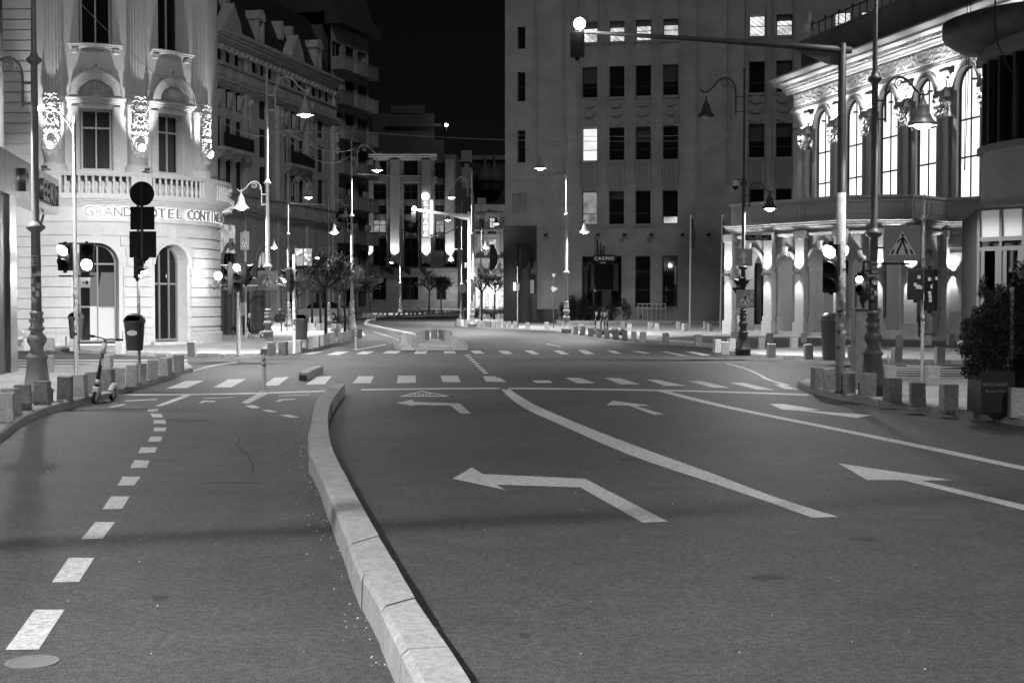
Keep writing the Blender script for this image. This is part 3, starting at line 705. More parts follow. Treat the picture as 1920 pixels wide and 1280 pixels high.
# slim lamp post with curved arm, two signals and arrow sign
p = P(143, 707, .13); s1 = p.y/FPX
t = thing("signal_pole", "slim bare pole with two lit signals and a curved lamp arm", "traffic light", p)
pole_mb((707-232)*s1, .05, r2=.035).build("pole", GALV, t)
pts = [Vector(((x-143)*s1, 0, (707-y)*s1)) for x, y in ((143,232),(142,220),(134,214),(124,220),(112,208),(100,201),(86,203))]
pts = [Vector(((x-143)*s1, 0, (707-y)*s1)) for x, y in ((143,256),(137,240),(124,222),(112,210),(100,203),(86,202))]
m_ = MB(); m_.tube(smooth_line(pts, 4), .022, 6); m_.box(-.03, .03, -.03, .03, (707-262)*s1, (707-220)*s1); m_.build("lamp_arm", GALV, t)
m_ = MB(); m_.box((70-143)*s1, (92-143)*s1, -.08, .08, (707-205)*s1, (707-199)*s1, bev=.01); hd = m_.build("lamp_head", GALV, t)
m_ = MB(); m_.box((72-143)*s1, (86-143)*s1, -.06, .06, (707-208)*s1, (707-205.2)*s1); m_.build("lamp_lens", LAMP_EM, hd)
lamp_light("lamp_light", 'POINT', 800, ((79-143)*s1, -.1, (707-216)*s1), hd, radius=.06)
signal_head(t, (124-143)*s1, -.1, (707-458)*s1, rz=-.15, n=2, lit=0, w_=.28)
signal_head(t, (167-143)*s1, -.1, (707-457)*s1, rz=.25, n=2, lit=1, w_=.3)
m_ = MB(); m_.box((112-143)*s1, (178-143)*s1, .0, .03, (707-458)*s1, (707-455)*s1); m_.box((112-143)*s1, (178-143)*s1, .0, .03, (707-519)*s1, (707-516)*s1); m_.build("bracket", BLACK, t)
m_ = MB(); m_.box((154-143)*s1, (172-143)*s1, -.05, -.035, (707-539)*s1, (707-520)*s1); sg = m_.build("arrow_sign", WHITE, t)
m_ = MB(); cx, cz = (163-143)*s1, (707-529.5)*s1; u = 6.5*s1
m_.prism([(cx-u,cz-u*.14),(cx+u*.3,cz-u*.14),(cx+u*.1,cz-u*.6),(cx+u*.45,cz-u*.6),(cx+u,cz),(cx+u*.45,cz+u*.6),(cx+u*.1,cz+u*.6),(cx+u*.3,cz+u*.14),(cx-u,cz+u*.14)], -.056, -.051); m_.build("arrow", BLACK, sg)
many_stickers(t, .9, 2.3, .046, 14, 9)
# pole with signals by the hotel corner
p = P(447, 668, .13); s1 = p.y/FPX
t = thing("traffic_light", "pole with side-facing signals, one blazing, beside the fenced site", "traffic light", p)
pole_mb((668-500)*s1, .06).build("pole", GALV, t)
signal_head(t, 0, -.12, (668-494)*s1, rz=0, n=3, lit=0, w_=.26)
signal_head(t, -.3, 0, (668-494)*s1, rz=-PI/2*.9, n=3, w_=.3)
signal_head(t, .3, 0, (668-494)*s1, rz=PI/2*.9, n=2, lit=None, w_=.3)
many_stickers(t, 1.2, 2.0, .06, 5, 19)
# signals by the trees
p = P(552, 664, .13); s1 = p.y/FPX
t = thing("traffic_light", "thin pole with stickered sign backs and a signal seen from the side", "traffic light", p)
pole_mb((664-478)*s1, .05).build("pole", GALV, t)
for xa, xb in ((554,569.5), (570.5,586)):
    m_ = MB(); m_.box((xa-552)*s1, (xb-552)*s1, -.03, -.015, (664-498)*s1, (664-466)*s1); pl = m_.build("sign_back", gm("sign_back_light", .25, .4), t)
    R = random.Random(int(xa))
    for i in range(7):
        q = MB(); cx, cz = (R.uniform(xa+2.5, xb-2.5)-552)*s1, (664-R.uniform(470,495))*s1; q.box(cx-.04, cx+.04, -.034-.001*i, -.031-.001*i, cz-.03, cz+.05)
        q.build("sticker", WHITE if i % 2 else STICKER, pl)
signal_head(t, -.02, -.1, (664-504)*s1, rz=PI*.42, n=2, lit=None, w_=.34)
signal_head(t, -.28, .05, (664-504)*s1+.0, rz=-PI*.3, n=2, lit=1, w_=.22)
many_stickers(t, .6, 2.2, .05, 9, 20)
t2 = thing("litter_bin", "grey litter bin hanging on the thin pole before the bare trees", "litter bin", P(560, 654, .13)+Vector((.1, -.1, 0)))
bin_(t2, 0, 0, .32, 1.15, name="bin_body")
t2 = thing("litter_bin", "dark litter bin standing behind the slim signal pole by the hotel wall", "litter bin", P(139, 657, .13)+Vector((0,.2,0)))
bin_(t2, 0, 0, .38, 1.15, name="bin_body")
t2 = thing("post", "dark post of the litter bin behind the slim signal pole", "post", P(139, 657, .13)+Vector((0,.5,0))); m_ = pole_mb(1.5, .03); m_.build("shaft", DARK_METAL, t2)
# crossing sign on the lamp post
p = P(503, 665, .13); s1 = p.y/FPX
t = thing("pedestrian_crossing_sign", "square crossing sign fixed to the lamp post left of the bare trees", "road sign", p + Vector((.02, -.2, (665-525.5)*s1)))
ped_sign(t, 35.5*s1); m_ = MB(); m_.box(-.03, .03, 0, .14, -.1, .1); m_.build("clamp", DARK_METAL, t)
p2 = P(461, 640, .13); s2 = p2.y/FPX
t = thing("pedestrian_crossing_sign", "small crossing sign seen high on a thin pole beyond the hotel corner", "road sign", p2)
pole_mb((640-432)*s2, .04).build("pole", GALV, t)
h_ = thing("sign_holder", None, None); h_.parent = t; h_.location = (0, -.08, (640-452)*s2); 
ped_sign(h_, 34*s2, name="sign_face"); h_.rotation_euler = (0,0,-.9)
t = thing("notice_sign", "small white notice board on a low post before the dark fence", "sign", P(453, 634, .13))
pole_mb(1.5, .03).build("post", GALV, t); m_ = MB(); m_.box(-.18, .18, -.05, -.03, .95, 1.5); m_.build("board", gm("board_grey", .5, .5, var=.2, scale=30), t)
# up-arrow sign, street name, signals, crossing sign and camera on the right-hand lamp post
p = P(1393, 666, .13); s1 = p.y/FPX
def on_r(px, py, dy=-.2): return p + Vector(((px-1393)*s1, dy, (666-py)*s1))
t = thing("one_way_sign", "square sign with a white upward arrow on the lamp post by the porch", "road sign", on_r(1391.5, 483))
m_ = MB(); h_ = 16*s1; m_.box(-h_, h_, -.02, 0, -h_, h_); pl = m_.build("sign_face", SIGN_BLUE, t)
m_ = MB(); u = h_; m_.prism([(-.12*u,-.75*u),(.12*u,-.75*u),(.12*u,.05*u),(.52*u,.0),(0,.75*u),(-.52*u,.0),(-.12*u,.05*u)], -.025, -.0205); m_.build("arrow", WHITE, pl)
t = thing("street_name_sign", "dark street name plate with arrows at both ends, on the lamp post", "street sign", on_r(1420, 446, -.1))
m_ = MB(); m_.box(-25*s1, 24*s1, -.02, .02, -5*s1, 5*s1); pl = m_.build("plate", BLACK, t)
put_text(text_mesh("Strada", 4.6*s1, .004), WHITE, pl, (0, -.023, 2.2*s1)); put_text(text_mesh("Ion Campineanu", 4.6*s1, .004), WHITE, pl, (0, -.023, -2.2*s1))
m_ = MB()
for sg, x in ((1,-20), (-1,19)):
    m_.bar(((x+sg*4)*s1,-.023,2.5*s1), (x*s1,-.023,0), .012, .006); m_.bar((x*s1,-.023,0), ((x+sg*4)*s1,-.023,-2.5*s1), .012, .006)
m_.build("arrow", WHITE, pl)
t = thing("traffic_light", "dark signals facing sideways between the two signs of the lamp post", "traffic light", on_r(1390, 545, 0))
signal_head(t, -.12, -.1, 25*s1, rz=-PI*.42, n=2, w_=.28, name="signal_head"); signal_head(t, .12, -.1, 25*s1, rz=PI*.42, n=1, lit=None, w_=.28)
t = thing("pedestrian_crossing_sign", "stickered square crossing sign low on the lamp post by the porch", "road sign", on_r(1394, 560, -.24))
ped_sign(t, 34*s1, worn=True); t.rotation_euler = (0,0,.08)
t = thing("security_camera", "white dome camera hanging from the right-hand lamp post with arrow sign", "camera", on_r(1377, 345, -.05))
m_ = MB(); m_.box(0, .28, -.02, .02, .1, .13); m_.build("bracket", DARK_METAL, t)
m_ = MB(); m_.lathe([(-.08,.09),(.06,.1),(.1,.05)], 0, 0, 14); m_.build("housing", gm("camera_white", .55, .4), t)
m_ = MB(); m_.lathe([(-.2,.01),(-.17,.06),(-.12,.09),(-.08,.095)], 0, 0, 14); m_.build("dome", GLASSY, t)
# tall mast with the long arm over the road
p = P(1575, 737, .13); s1 = p.y/FPX
t = thing("signal_mast", "tall stickered mast whose long arm holds a signal over the lanes", "traffic light", p)
H_ = (737-86)*s1
m_ = MB(); m_.lathe([(0,.1),(.03,.1),(.04,.082),(2.6,.08),(2.62,.074),(H_,.07),(H_+.02,.05)], 0, 0, 16); m_.build("mast", gm("mast_grey", .07, .5, var=.2, scale=10), t)
m_ = MB(); m_.lathe([(.3,.085),((737-362)*s1,.082)], 0, 0, 16); m_.build("white_wrap", gm("white_wrap", .6, .6, var=.3, scale=9), t)
m_ = MB(); m_.tube([((1592-1575)*s1,0,(737-97)*s1), ((1480-1575)*s1,0,(737-89)*s1), ((1300-1575)*s1,0,(737-76)*s1), ((1098-1575)*s1,0,(737-64)*s1)], [.06,.058,.045,.032], 10); m_.build("arm", gm("mast_grey", .07, .5, var=.2, scale=10), t)
m_ = MB(); m_.prism([((1478-1575)*s1,(737-94)*s1),((1573-1575)*s1,(737-98)*s1),((1573-1575)*s1,(737-126)*s1),((1545-1575)*s1,(737-122)*s1)], -.01, .01); m_.build("gusset", gm("mast_grey", .07, .5), t)
m_ = MB(); x = (1085-1575)*s1
M_ = Matrix.Translation((x, 0, (737-48)*s1))
m_ = MB(M_); m_.lathe([(-.1,.04),(-.06,.085),(0,.105),(.06,.085),(.1,.03)], 0, 0, 14); lh = m_.build("lamp_globe", LAMP_EM, t)
lamp_light("lamp_light", 'POINT', 14, (x, -.25, (737-52)*s1), lh, radius=.12)
signal_head(t, x-.02, -.05, (737-66)*s1, rz=PI*.9, n=2, w_=.22, lit=None)
signal_head(t, (1552-1575)*s1, -.12, (737-458)*s1, rz=-.55, n=3, lit=0, w_=.28, plate=False)
signal_head(t, (1577-1575)*s1+.02, .12, (737-458)*s1, rz=.1, n=2, lit=0, w_=.26)
m_ = MB(); m_.box(-.3, 0, -.02, .02, (737-549)*s1, (737-546)*s1); m_.box(-.3, 0, -.02, .02, (737-461)*s1, (737-458)*s1); m_.build("bracket", BLACK, t)
m_ = MB(); m_.box((1566-1575)*s1, (1573-1575)*s1, -.12, -.11, (737-535)*s1, (737-517)*s1); pl = m_.build("number_plate", WHITE, t)
m_ = MB()
for z_ in (531,527,522): m_.box((1568-1575)*s1, (1573-1575)*s1, -.124, -.121, (737-z_)*s1-.008, (737-z_)*s1+.008)
m_.build("number_bars", BLACK, pl)
many_stickers(t, .8, 2.5, .085, 22, 10)
# bracket with two signals on the right lamp post
p = P(1636, 741, .13); s1 = p.y/FPX
t = thing("traffic_light", "signals on a dark bracket between the mast and the nearest right lamp post", "traffic light", p+Vector((0, 0, 0)))
m_ = MB()
for y_ in (491, 508): m_.box((1617-1636)*s1, (1630-1636)*s1, -.015, .015, (741-y_)*s1-.015, (741-y_)*s1+.015)
m_.box((1617-1636)*s1-.02, (1617-1636)*s1+.02, -.02, .02, (741-578)*s1, (741-489)*s1); m_.build("bracket", BLACK, t)
signal_head(t, (1607-1636)*s1, -.1, (741-516)*s1, rz=-.2, n=2, lit=0, w_=.15, dep=.1)
signal_head(t, (1622-1636)*s1, -.05, (741-513)*s1, rz=PI*.45, n=3, lit=None, w_=.16, dep=.12)
t = thing("pedestrian_crossing_sign", "large square crossing sign on the nearest right-hand lamp post", "road sign", p+Vector(((1685-1636)*s1, -.14, (741-456.5)*s1)))
ped_sign(t, 67*s1); m_ = MB(); m_.box((1640-1685)*s1, (1700-1685)*s1, .0, .03, -40*s1, -36*s1); m_.box((1640-1685)*s1, 0, .0, .03, -10*s1, -7*s1); m_.build("bracket", BLACK, t)
# utility cabinet behind the right lamp post
p = P(1640, 733, .13)
t = thing("utility_cabinet", "grey utility cabinet with vents standing behind the nearest right lamp post", "cabinet", p+Vector((0,.55,0)))
s1 = (p.y+.55)/FPX
m_ = MB(); m_.box((1617-1640)*s1, (1665-1640)*s1, 0, .35, 0, (733-583)*s1, bev=.01); m_.build("body", gm("cabinet_grey", .24, .5, var=.3, scale=9, stain=.3), t)
m_ = MB(); m_.box((1615-1640)*s1, (1667-1640)*s1, -.03, .38, (733-583)*s1, (733-580)*s1); m_.build("roof", gm("cabinet_lid", .2, .5), t)
m_ = MB()
for i in range(5): m_.box((1648-1640)*s1, (1660-1640)*s1, -.012, 0, (733-606+i*4)*s1, (733-604.5+i*4)*s1)
m_.build("vent", gm("vent_light", .5, .5), t)
m_ = MB(); m_.box((1640-1640)*s1-.004, (1640-1640)*s1+.004, -.004, 0, .1, (733-586)*s1); m_.build("door_seam", BLACK, t)
t = thing("bottle", "small clear bottle left standing on a bollard beside the cabinet", "bottle", P(1668, 722, .13)+Vector((0,.1,.405)))
m_ = MB(); m_.lathe([(0,.03),(.12,.032),(.16,.014),(.2,.012),(.2,.002)], 0, 0, 10); m_.build("glass", gm("bottle_glass", .5, .1, spec=.8), t)
# triangular sign pole with stickered signal backs
p = P(1729, 721, .13); s1 = p.y/FPX
t = thing("traffic_light", "stickered pole with two signals seen from behind and a narrow triangle sign", "traffic light", p)
pole_mb((721-405)*s1, .036).build("pole", GALV, t)
tr = thing("sign_holder", None, None); tr.parent = t; tr.location = (-.0, -.05, (721-395)*s1); tr.rotation_euler = (0,0,1.2)
m_ = MB(); m_.prism([(-.3,-.22),(.3,-.22),(0,.32)], -.01, .01); sg = m_.build("triangle_sign", gm("sign_rim", .1, .4), tr)
m_ = MB(); m_.prism([(-.22,-.18),(.22,-.18),(0,.22)], -.016, -.011); m_.build("sign_field", gm("field_grey", .5, .5), sg)
m_ = MB(); m_.box(-.13, .13, -.01, .01, -.42, -.25); m_.build("plate", gm("field_grey", .5, .5), tr)
m_ = MB(); m_.box(-.16, .16, -.01, .01, -.92, -.44); m_.build("worn_plate", gm("worn_plate", .4, .5, var=.5, scale=12), tr)
a_ = signal_head(t, (1721-1729)*s1-.06, .05, (721-504)*s1, rz=PI*.94, n=2, w_=.3); b2 = signal_head(t, (1743-1729)*s1+.02, .05, (721-504)*s1, rz=PI*.8, n=3, w_=.27)
for hd_, cx, n_ in ((a_, (1718-1729)*s1, 6), (b2, (1743-1729)*s1, 8)):
    R = random.Random(n_)
    for i in range(n_):
        q = MB(); x, z_ = cx+R.uniform(-.07,.07), (721-R.uniform(510, 545 if n_ == 6 else 565))*s1; q.box(x-.03, x+.03, -.13-.001*i, -.128-.001*i, z_-.035, z_+.03)
        q.build("sticker", STICKER, hd_)
many_stickers(t, .9, 2.3, .036, 12, 14)
t = thing("litter_bin", "tall grey litter bin with rounded top left of the signal mast", "litter bin", P(1562, 676, .13)+Vector((0,.3,0)))
m_ = MB(); m_.lathe([(0,.2),(.02,.21),(1.05,.27),(1.07,.3),(1.12,.3)], 0, 0, 18); m_.build("bin_body", gm("bin_grey", .15, .4), t)
m_ = MB(); m_.lathe([(1.12,.29),(1.2,.26),(1.28,.17),(1.31,.02)], 0, 0, 18); m_.build("lid", gm("bin_lid", .12, .35), t)
t = thing("litter_bin", "dark litter bin with pale dome hung on a thin post by the cabinet", "litter bin", P(1604, 655, .13))
s1 = t.location.y/FPX
pole_mb((655-520)*s1, .03).build("post", BLACK, t)
m_ = MB(); m_.lathe([((655-638)*s1,.17),((655-602)*s1,.24),((655-600)*s1,.25)], .0, -.3, 16); m_.build("bin_body", gm("bin_plastic", .07, .45), t)
m_ = MB(); m_.lathe([((655-600)*s1,.24),((655-594)*s1,.2),((655-590)*s1,.08),((655-589)*s1,.01)], 0, -.3, 16); m_.build("lid", gm("bin_dome", .4, .35), t)
# flexible delineator posts
def delin(px, py, label, k=1.0):
    t = thing("delineator_post", label, "plastic post", P(px, py), 0, "flexible white lane posts", sc=k)
    m_ = MB(); m_.lathe([(0,.11),(.02,.1),(.035,.045),(.05,.04),(.72,.036),(.735,.02)], 0, 0, 12); m_.build("tube", gm("post_white", .5, .5, var=.15, scale=20), t)
    for i, z_ in enumerate((.6, .5)):
        m_ = MB(); m_.lathe([(z_,.0385),(z_+.05,.0385)], 0, 0, 12); m_.build("reflective_band", gm("band_grey", .8 if i else .2, .35), t)
delin(495, 735, "nearest flexible lane post on the stop line, left of the divider")
delin(667, 655, "flexible lane post before the bare trees at the far crossing", .95)
delin(703, 600, "distant flexible lane post at the far divider's end", .9)
delin(691.5, 597, "small distant flexible lane post on the far left kerb", .9)
# far mast with arm and signal
p = P(880, 611, .13); s1 = p.y/FPX
t = thing("signal_mast", "far pale mast with a long arm and blazing lamp before the neon letters", "traffic light", p)
m_ = MB(); m_.lathe([(0,.2),(.03,.2),(.05,.13),((611-398)*s1,.1)], 0, 0, 12); m_.build("mast", gm("mast_pale", .55, .5), t)
m_ = MB(); m_.tube([(0,0,(611-405)*s1),((840-880)*s1,0,(611-402)*s1),((782-880)*s1,0,(611-394)*s1)], [.12,.09,.07], 8)
m_.prism([((842-880)*s1,(611-404)*s1),((878-880)*s1,(611-404)*s1),((878-880)*s1,(611-413)*s1),((866-880)*s1,(611-411)*s1)], -.02, .02); m_.build("arm", gm("mast_pale", .55, .5), t)
m_ = MB(Matrix.Translation(((777-880)*s1, 0, (611-392)*s1))); m_.ball((0,0,0), .14, 12, 8); g_ = m_.build("lamp_globe", LAMP_EM, t)
lamp_light("lamp_light", 'POINT', 220, ((777-880)*s1, -.3, (611-392)*s1), g_, radius=.12)
signal_head(t, (776-880)*s1, 0, (611-399)*s1, rz=PI, n=2, w_=.3)
t = thing("traffic_light", "far pair of blazing signals under a crossing sign by the dark entrance", "traffic light", P(888, 610, .13)); s1 = t.location.y/FPX
pole_mb((610-530)*s1, .07).build("pole", GALV, t)
signal_head(t, (880-888)*s1, -.1, (610-523)*s1, rz=-.3, n=3, lit=0, w_=.32); signal_head(t, (884-888)*s1, -.2, (610-529)*s1, n=2, lit=0, w_=.32)
h_ = thing("sign_holder", None, None); h_.parent = t; h_.location = (-2*s1, -.12, (610-511)*s1); ped_sign(h_, 18*s1)
pole_mb((610-480)*s1, .05).build("pole", GALV, t)
m_ = MB(); m_.prism([((871-888)*s1,(610-502)*s1),((893-888)*s1,(610-502)*s1),((898-888)*s1,(610-497)*s1),((893-888)*s1,(610-492)*s1),((871-888)*s1,(610-492)*s1)], -.12, -.1); pl = m_.build("parking_sign", gm("park_grey", .3, .5), t)
put_text(text_mesh("P", 9*s1, .01), WHITE, pl, ((874.5-888)*s1, -.13, (610-497)*s1)); put_text(text_mesh("HOTEL", 5*s1, .01), gm("park_dark", .05, .5), pl, ((885-888)*s1, -.13, (610-497)*s1))
t = thing("stop_sign", "back of an octagonal sign on a dark post in the far bollards", "road sign", P(867, 606, .13)); s1 = t.location.y/FPX
pole_mb((606-540)*s1, .06).build("post", DARK_METAL, t); m_ = MB(); m_.prism([(9*s1*math.cos(PI/8+i*PI/4), (606-541)*s1+9*s1*math.sin(PI/8+i*PI/4)) for i in range(8)], -.08, -.06); m_.build("sign_back", gm("sign_back2", .1, .5), t)
# give way sign and round sign on a thin pole before the plain facade
t = thing("traffic_sign_pole", "thin pole with a small give way triangle above a stickered round sign", "sign pole", P(1038, 616, .13)); s1 = t.location.y/FPX
pole_mb((616-515)*s1, .03).build("pole", DARK_METAL, t)
m_ = MB(); m_.prism([(-.2,(616-511)*s1),(.2,(616-511)*s1),(0,(616-525)*s1)], -.06, -.05); tr_ = m_.build("triangle_sign", gm("sign_rim", .1, .4), t)
m_ = MB(); m_.prism([(-.1,(616-514)*s1),(.1,(616-514)*s1),(0,(616-521)*s1)], -.066, -.061); m_.build("sign_field", WHITE, tr_)
m_ = MB(); m_.disc((0,-.06,(616-540)*s1), 8*s1, th=.01); rs_ = m_.build("round_sign", gm("sign_rim", .1, .4), t)
R = random.Random(2)
for i in range(9):
    m_ = MB(); an = R.uniform(0, 6.28); rr = R.uniform(0, 5.5)*s1; cx, cz = rr*math.cos(an), (616-540)*s1+rr*math.sin(an)
    m_.box(cx-.06, cx+.05, -.066-.001*i, -.063-.001*i, cz-.05, cz+.06)
    m_.build("sticker", gm("bright_sticker", .7, .4), rs_)
t = thing("sign_post", "thin pole with a small plate before the dark stone entrance", "sign pole", P(971, 613, .13)); s1 = t.location.y/FPX
pole_mb((613-500)*s1, .05).build("pole", DARK_METAL, t); m_ = MB(); m_.box(-.09, .09, -.09, -.07, (613-545)*s1, (613-532)*s1); m_.build("plate", gm("field_grey", .5, .5), t)
# flag poles
def flag(parent, x, z, h_, w_, seed, name="flag", mat=None, dx=0.0):
    R = random.Random(seed); m_ = MB(); n, k = 10, 14; rows = []
    for i in range(k+1):
        v = i/k; r = []
        for j in range(n+1):
            u = j/n; wv = w_*(.35+.65*math.sin(v*PI*.85+.25))
            r.append((x+u*wv*.8+dx*v, .05*math.sin(u*9+v*3+seed)*(.4+u), z-h_*v-.12*u*math.sin(v*3)))
        rows.append(r)
    m_.rings(rows, True, False, False, closed=False); return m_.build(name, mat or gm("flag_cloth", .04, .8, var=.4, scale=2), parent, recalc=False)
for px, lab, fx in ((1293.5, "white flagpole with a drooping dark flag, left one of the pair", .05), (1351, "white flagpole with its flag wrapped thin, right one of the pair", .02)):
    t = thing("flagpole", lab, "flagpole", P(px, 617, .13), 0, "flagpoles before the plain facade"); s1 = t.location.y/FPX; hh = (617-404)*s1
    m_ = MB(); m_.lathe([(0,.06),(hh-.1,.04),(hh-.08,.08),(hh,.08),(hh+.02,.02)], 0, 0, 10); m_.build("pole", gm("flagpole_white", .6, .5), t)
    flag(t, .03, hh-.2, 55*s1 if px < 1300 else 35*s1, .3 if px < 1300 else .12, int(px))
    t.rotation_euler = (0, .012 if px > 1300 else .004, 0)

# ------------------------------------------------------------------ e-scooters
def scooter(name, label, loc, rz, sc=1.0, white=True, group=None, lean=0.0):
    t = thing(name, label, "electric scooter", loc, rz, group, sc); t.rotation_euler = (lean, 0, rz)
    body = gm("scooter_white", .6, .4) if white else gm("scooter_grey", .2, .4)
    # local: front wheel at origin facing -X, deck along +X
    def wheel(x, nm):
        m_ = MB()
        N = 20
        for R1, R2, w_, mt, n2 in ((.115, .075, .05, RUBBER, "tyre"), (.074, .01, .04, body, "rim")):
            m_ = MB(); m_.rings([[(x+r*math.cos(2*PI*i/N), y, .115+r*math.sin(2*PI*i/N)) for i in range(N)] for r, y in ((R2,-w_/2),(R1*.93,-w_/2),(R1,-w_/4),(R1,w_/4),(R1*.93,w_/2),(R2,w_/2))], False, mt is body, mt is body)
            if n2 == "tyre": wh = m_.build(nm, mt, t)
            else: m_.build("rim", mt, wh)
    wheel(0, "wheel"); wheel(.86, "wheel")
    m_ = MB(); m_.box(.16, .74, -.08, .08, .13, .17, bev=.012); m_.build("deck", gm("scooter_deck", .3, .6), t)
    m_ = MB(); m_.tube(smooth_line([Vector(p) for p in ((.70,0,.16),(.78,0,.24),(.88,0,.27),(.98,0,.22),(1.0,0,.17))], 3), [.05]*13, 8); m_.build("rear_mudguard", body, t)
    m_ = MB(); m_.box(-.05, .07, -.055, .055, .2, .3, bev=.015); m_.box(-.02,.02,-.045,-.03,.1,.24); m_.box(-.02,.02,.03,.045,.1,.24)
    m_.tube([(.03,0,.27),(.12,0,.2),(.2,0,.15)], .035, 8); m_.build("fork", body, t)
    m_ = MB(); m_.tube([(0,0,.28),(.13,0,1.02)], [.036,.03], 10); m_.build("stem", gm("stem_black", .03, .4), t)
    m_ = MB(); m_.tube([(.012,0,.34),(.025,0,.42)], .041, 10); m_.build("stem_sleeve", body, t); m_ = MB(); m_.tube([(.1,0,.86),(.145,0,1.05)], .048, 8); m_.build("stem_sleeve", body, t)
    m_ = MB()
    for i in range(4): m_.ball((.055+.0, -.03, .68+i*.028), .016, 6, 4)
    m_.build("logo_mark", WHITE, t)
    m_ = MB(); m_.tube([(.16,-.3,1.14),(.155,-.1,1.13),(.15,0,1.11),(.155,.1,1.13),(.16,.3,1.14)], .013, 6); m_.tube([(.13,0,1.02),(.15,0,1.12)], .022, 8)
    hb = m_.build("handlebar", gm("stem_black", .03, .4), t)
    for s in (-1, 1):
        m_ = MB(); m_.tube([(.16,s*.19,1.138),(.16,s*.31,1.14)], .019, 8); m_.build("grip", RUBBER, hb)
        m_ = MB(); m_.tube([(.155,s*.16,1.13),(.11,s*.2,1.12),(.1,s*.27,1.115)], .006, 5); m_.build("brake_lever", DARK_METAL, hb)
    m_ = MB(); m_.tube([(.42,0,.13),(.46,.14,.0)], .009, 5); m_.build("kickstand", DARK_METAL, t)
    return t
SCO = scooter("electric_scooter", "white and black electric scooter parked at the near left kerb", P(177, 757), .15, 1.0, lean=.04)
SCO.rotation_euler = (.13, 0, math.radians(86))
scooter("electric_scooter", "dark electric scooter leaning in front of the tarpaulin fence", P(463, 634, .13), .9, 1.0, True)
for i, (px, py, lab) in enumerate(((1118, 628, "white"), (1129, 629, "grey"), (1136, 629.5, "dark"), (1142, 630, "black"))):
    o = scooter("electric_scooter", ["leftmost electric scooter of the cluster behind the bollards by the planted bed", "second electric scooter of the cluster by the planted bed",
        "third electric scooter of the cluster by the planted bed", "rightmost electric scooter of the cluster by the planted bed"][i], P(px, py, .13)+Vector((0,.6,0)), .5+.15*i, 1.0, i % 2 == 0, "electric scooters parked by the planted bed")
    o.rotation_euler = (-.22, 0, .3+.1*i)
for i, (px, lab) in enumerate(((794, "distant electric scooter beside the pillared hotel wall"), (811, "second distant electric scooter by the pillared hotel wall, farther right"))):
    scooter("electric_scooter", lab, P(px, 578.5, .13), .6, 1.25, True)

# ------------------------------------------------------------------ cars
def car(label, loc, rz, sc=1.0, tone=.06, estate=True, name="parked_car"):
    t = thing(name, label, "car", loc, rz, None, sc)
    paint = gm("car_paint_%d" % int(tone*100), tone, .28, coat=.6, spec=.5)
    # profile along X (front = -X), length 4.2
    low = [(-2.1,.42),(-2.08,.62),(-1.95,.74),(-1.2,.88),(-.95,.93),(1.85,.98),(2.05,.9),(2.1,.55),(2.08,.32),(1.75,.25),(-1.9,.25)]
    def hull(outl, y0, y1, inset):
        m_ = MB(); ring = lambda y, k: [(x*(1-k*.01), y, z) for x, z in outl]
        m_.prism(outl, y0, y1); return m_
    m_ = MB(); m_.rings([[(x*.985, -.84, .3+(z-.3)*.97) for x, z in low]] + [[(x, y, z) for x, z in low] for y in (-.78, .78)] + [[(x*.985, .84, .3+(z-.3)*.97) for x, z in low]])
    m_.build("body", paint, t)
    roof = [(-.95,.92),(-.35,1.36),(.0,1.43),(1.1,1.43),(1.6,1.36),(1.95,.98)] if estate else [(-.95,.92),(-.3,1.38),(.1,1.43),(.9,1.4),(1.3,1.3),(1.8,.98)]
    m_ = MB(); m_.rings([[(x, y*(1-(z-.92)*.28), z) for x, z in roof] for y in (-.76, .76)]); m_.build("cabin", GLASSY, t)
    m_ = MB(); m_.rings([[(x, y, z+.012) for x, z in roof[1:-1]] for y in (-.64, .64)] ); m_.build("roof", paint, t)
    for xa, xb in ((-.95,-.35),(.42,.42),(1.95,1.6)):
        for s in (-1, 1):
            m_ = MB(); za, zb = (.92 if xa != 1.95 else .97), 1.4; m_.bar((xa, s*.775, za), (xb, s*.655, zb), .07, .03); m_.build("pillar", paint, t)
    for x in (-1.3, 1.3):
        for s in (-1, 1):
            m_ = MB(); N = 18; m_.rings([[(x+r*math.cos(2*PI*i/N), y, .31+r*math.sin(2*PI*i/N)) for i in range(N)] for r, y in ((.2,s*.66),(.31,s*.66),(.31,s*.86),(.2,s*.865))]); wh = m_.build("wheel", RUBBER, t)
            m_ = MB(); m_.rings([[(x+r*math.cos(2*PI*i/N), y, .31+r*math.sin(2*PI*i/N)) for i in range(N)] for r, y in ((.19,s*.86),(.19,s*.872),(.05,s*.88))]); m_.build("rim", gm("alloy", .4, .35), wh)
    for s in (-1, 1):
        m_ = MB(); m_.box(-2.09, -1.95, s*.62-.14, s*.62+.14, .6, .74, bev=.02); m_.build("headlight", gm("lamp_clear", .6, .15), t)
        m_ = MB(); m_.box(2.0, 2.09, s*.66-.1, s*.66+.1, .68, .92); m_.build("tail_light", gm("tail_dark", .1, .2), t)
        m_ = MB(); m_.box(-.82, -.68, s*.86-.05, s*.86+.05, .95, 1.05, bev=.02); m_.build("mirror", paint, t)
    m_ = MB(); m_.box(-2.115, -2.1, -.25, .25, .42, .52); m_.build("number_plate", WHITE, t)
    return t
car("dark parked hatchback behind the bare trees, left of the far lamp post", P(594, 601.5, .13)+Vector((0,1,0)), -.12, 1.0, .3)
car("distant pale car parked head-on in the lit side street", P(915, 576, .0), PI/2-.05, 1.15, .3)
car("front corner of a light car peeping out behind the left picture edge kiosk", P(30, 661, .0)+Vector((-2.3, .9, 0)), PI+.05, 1.0, .35)
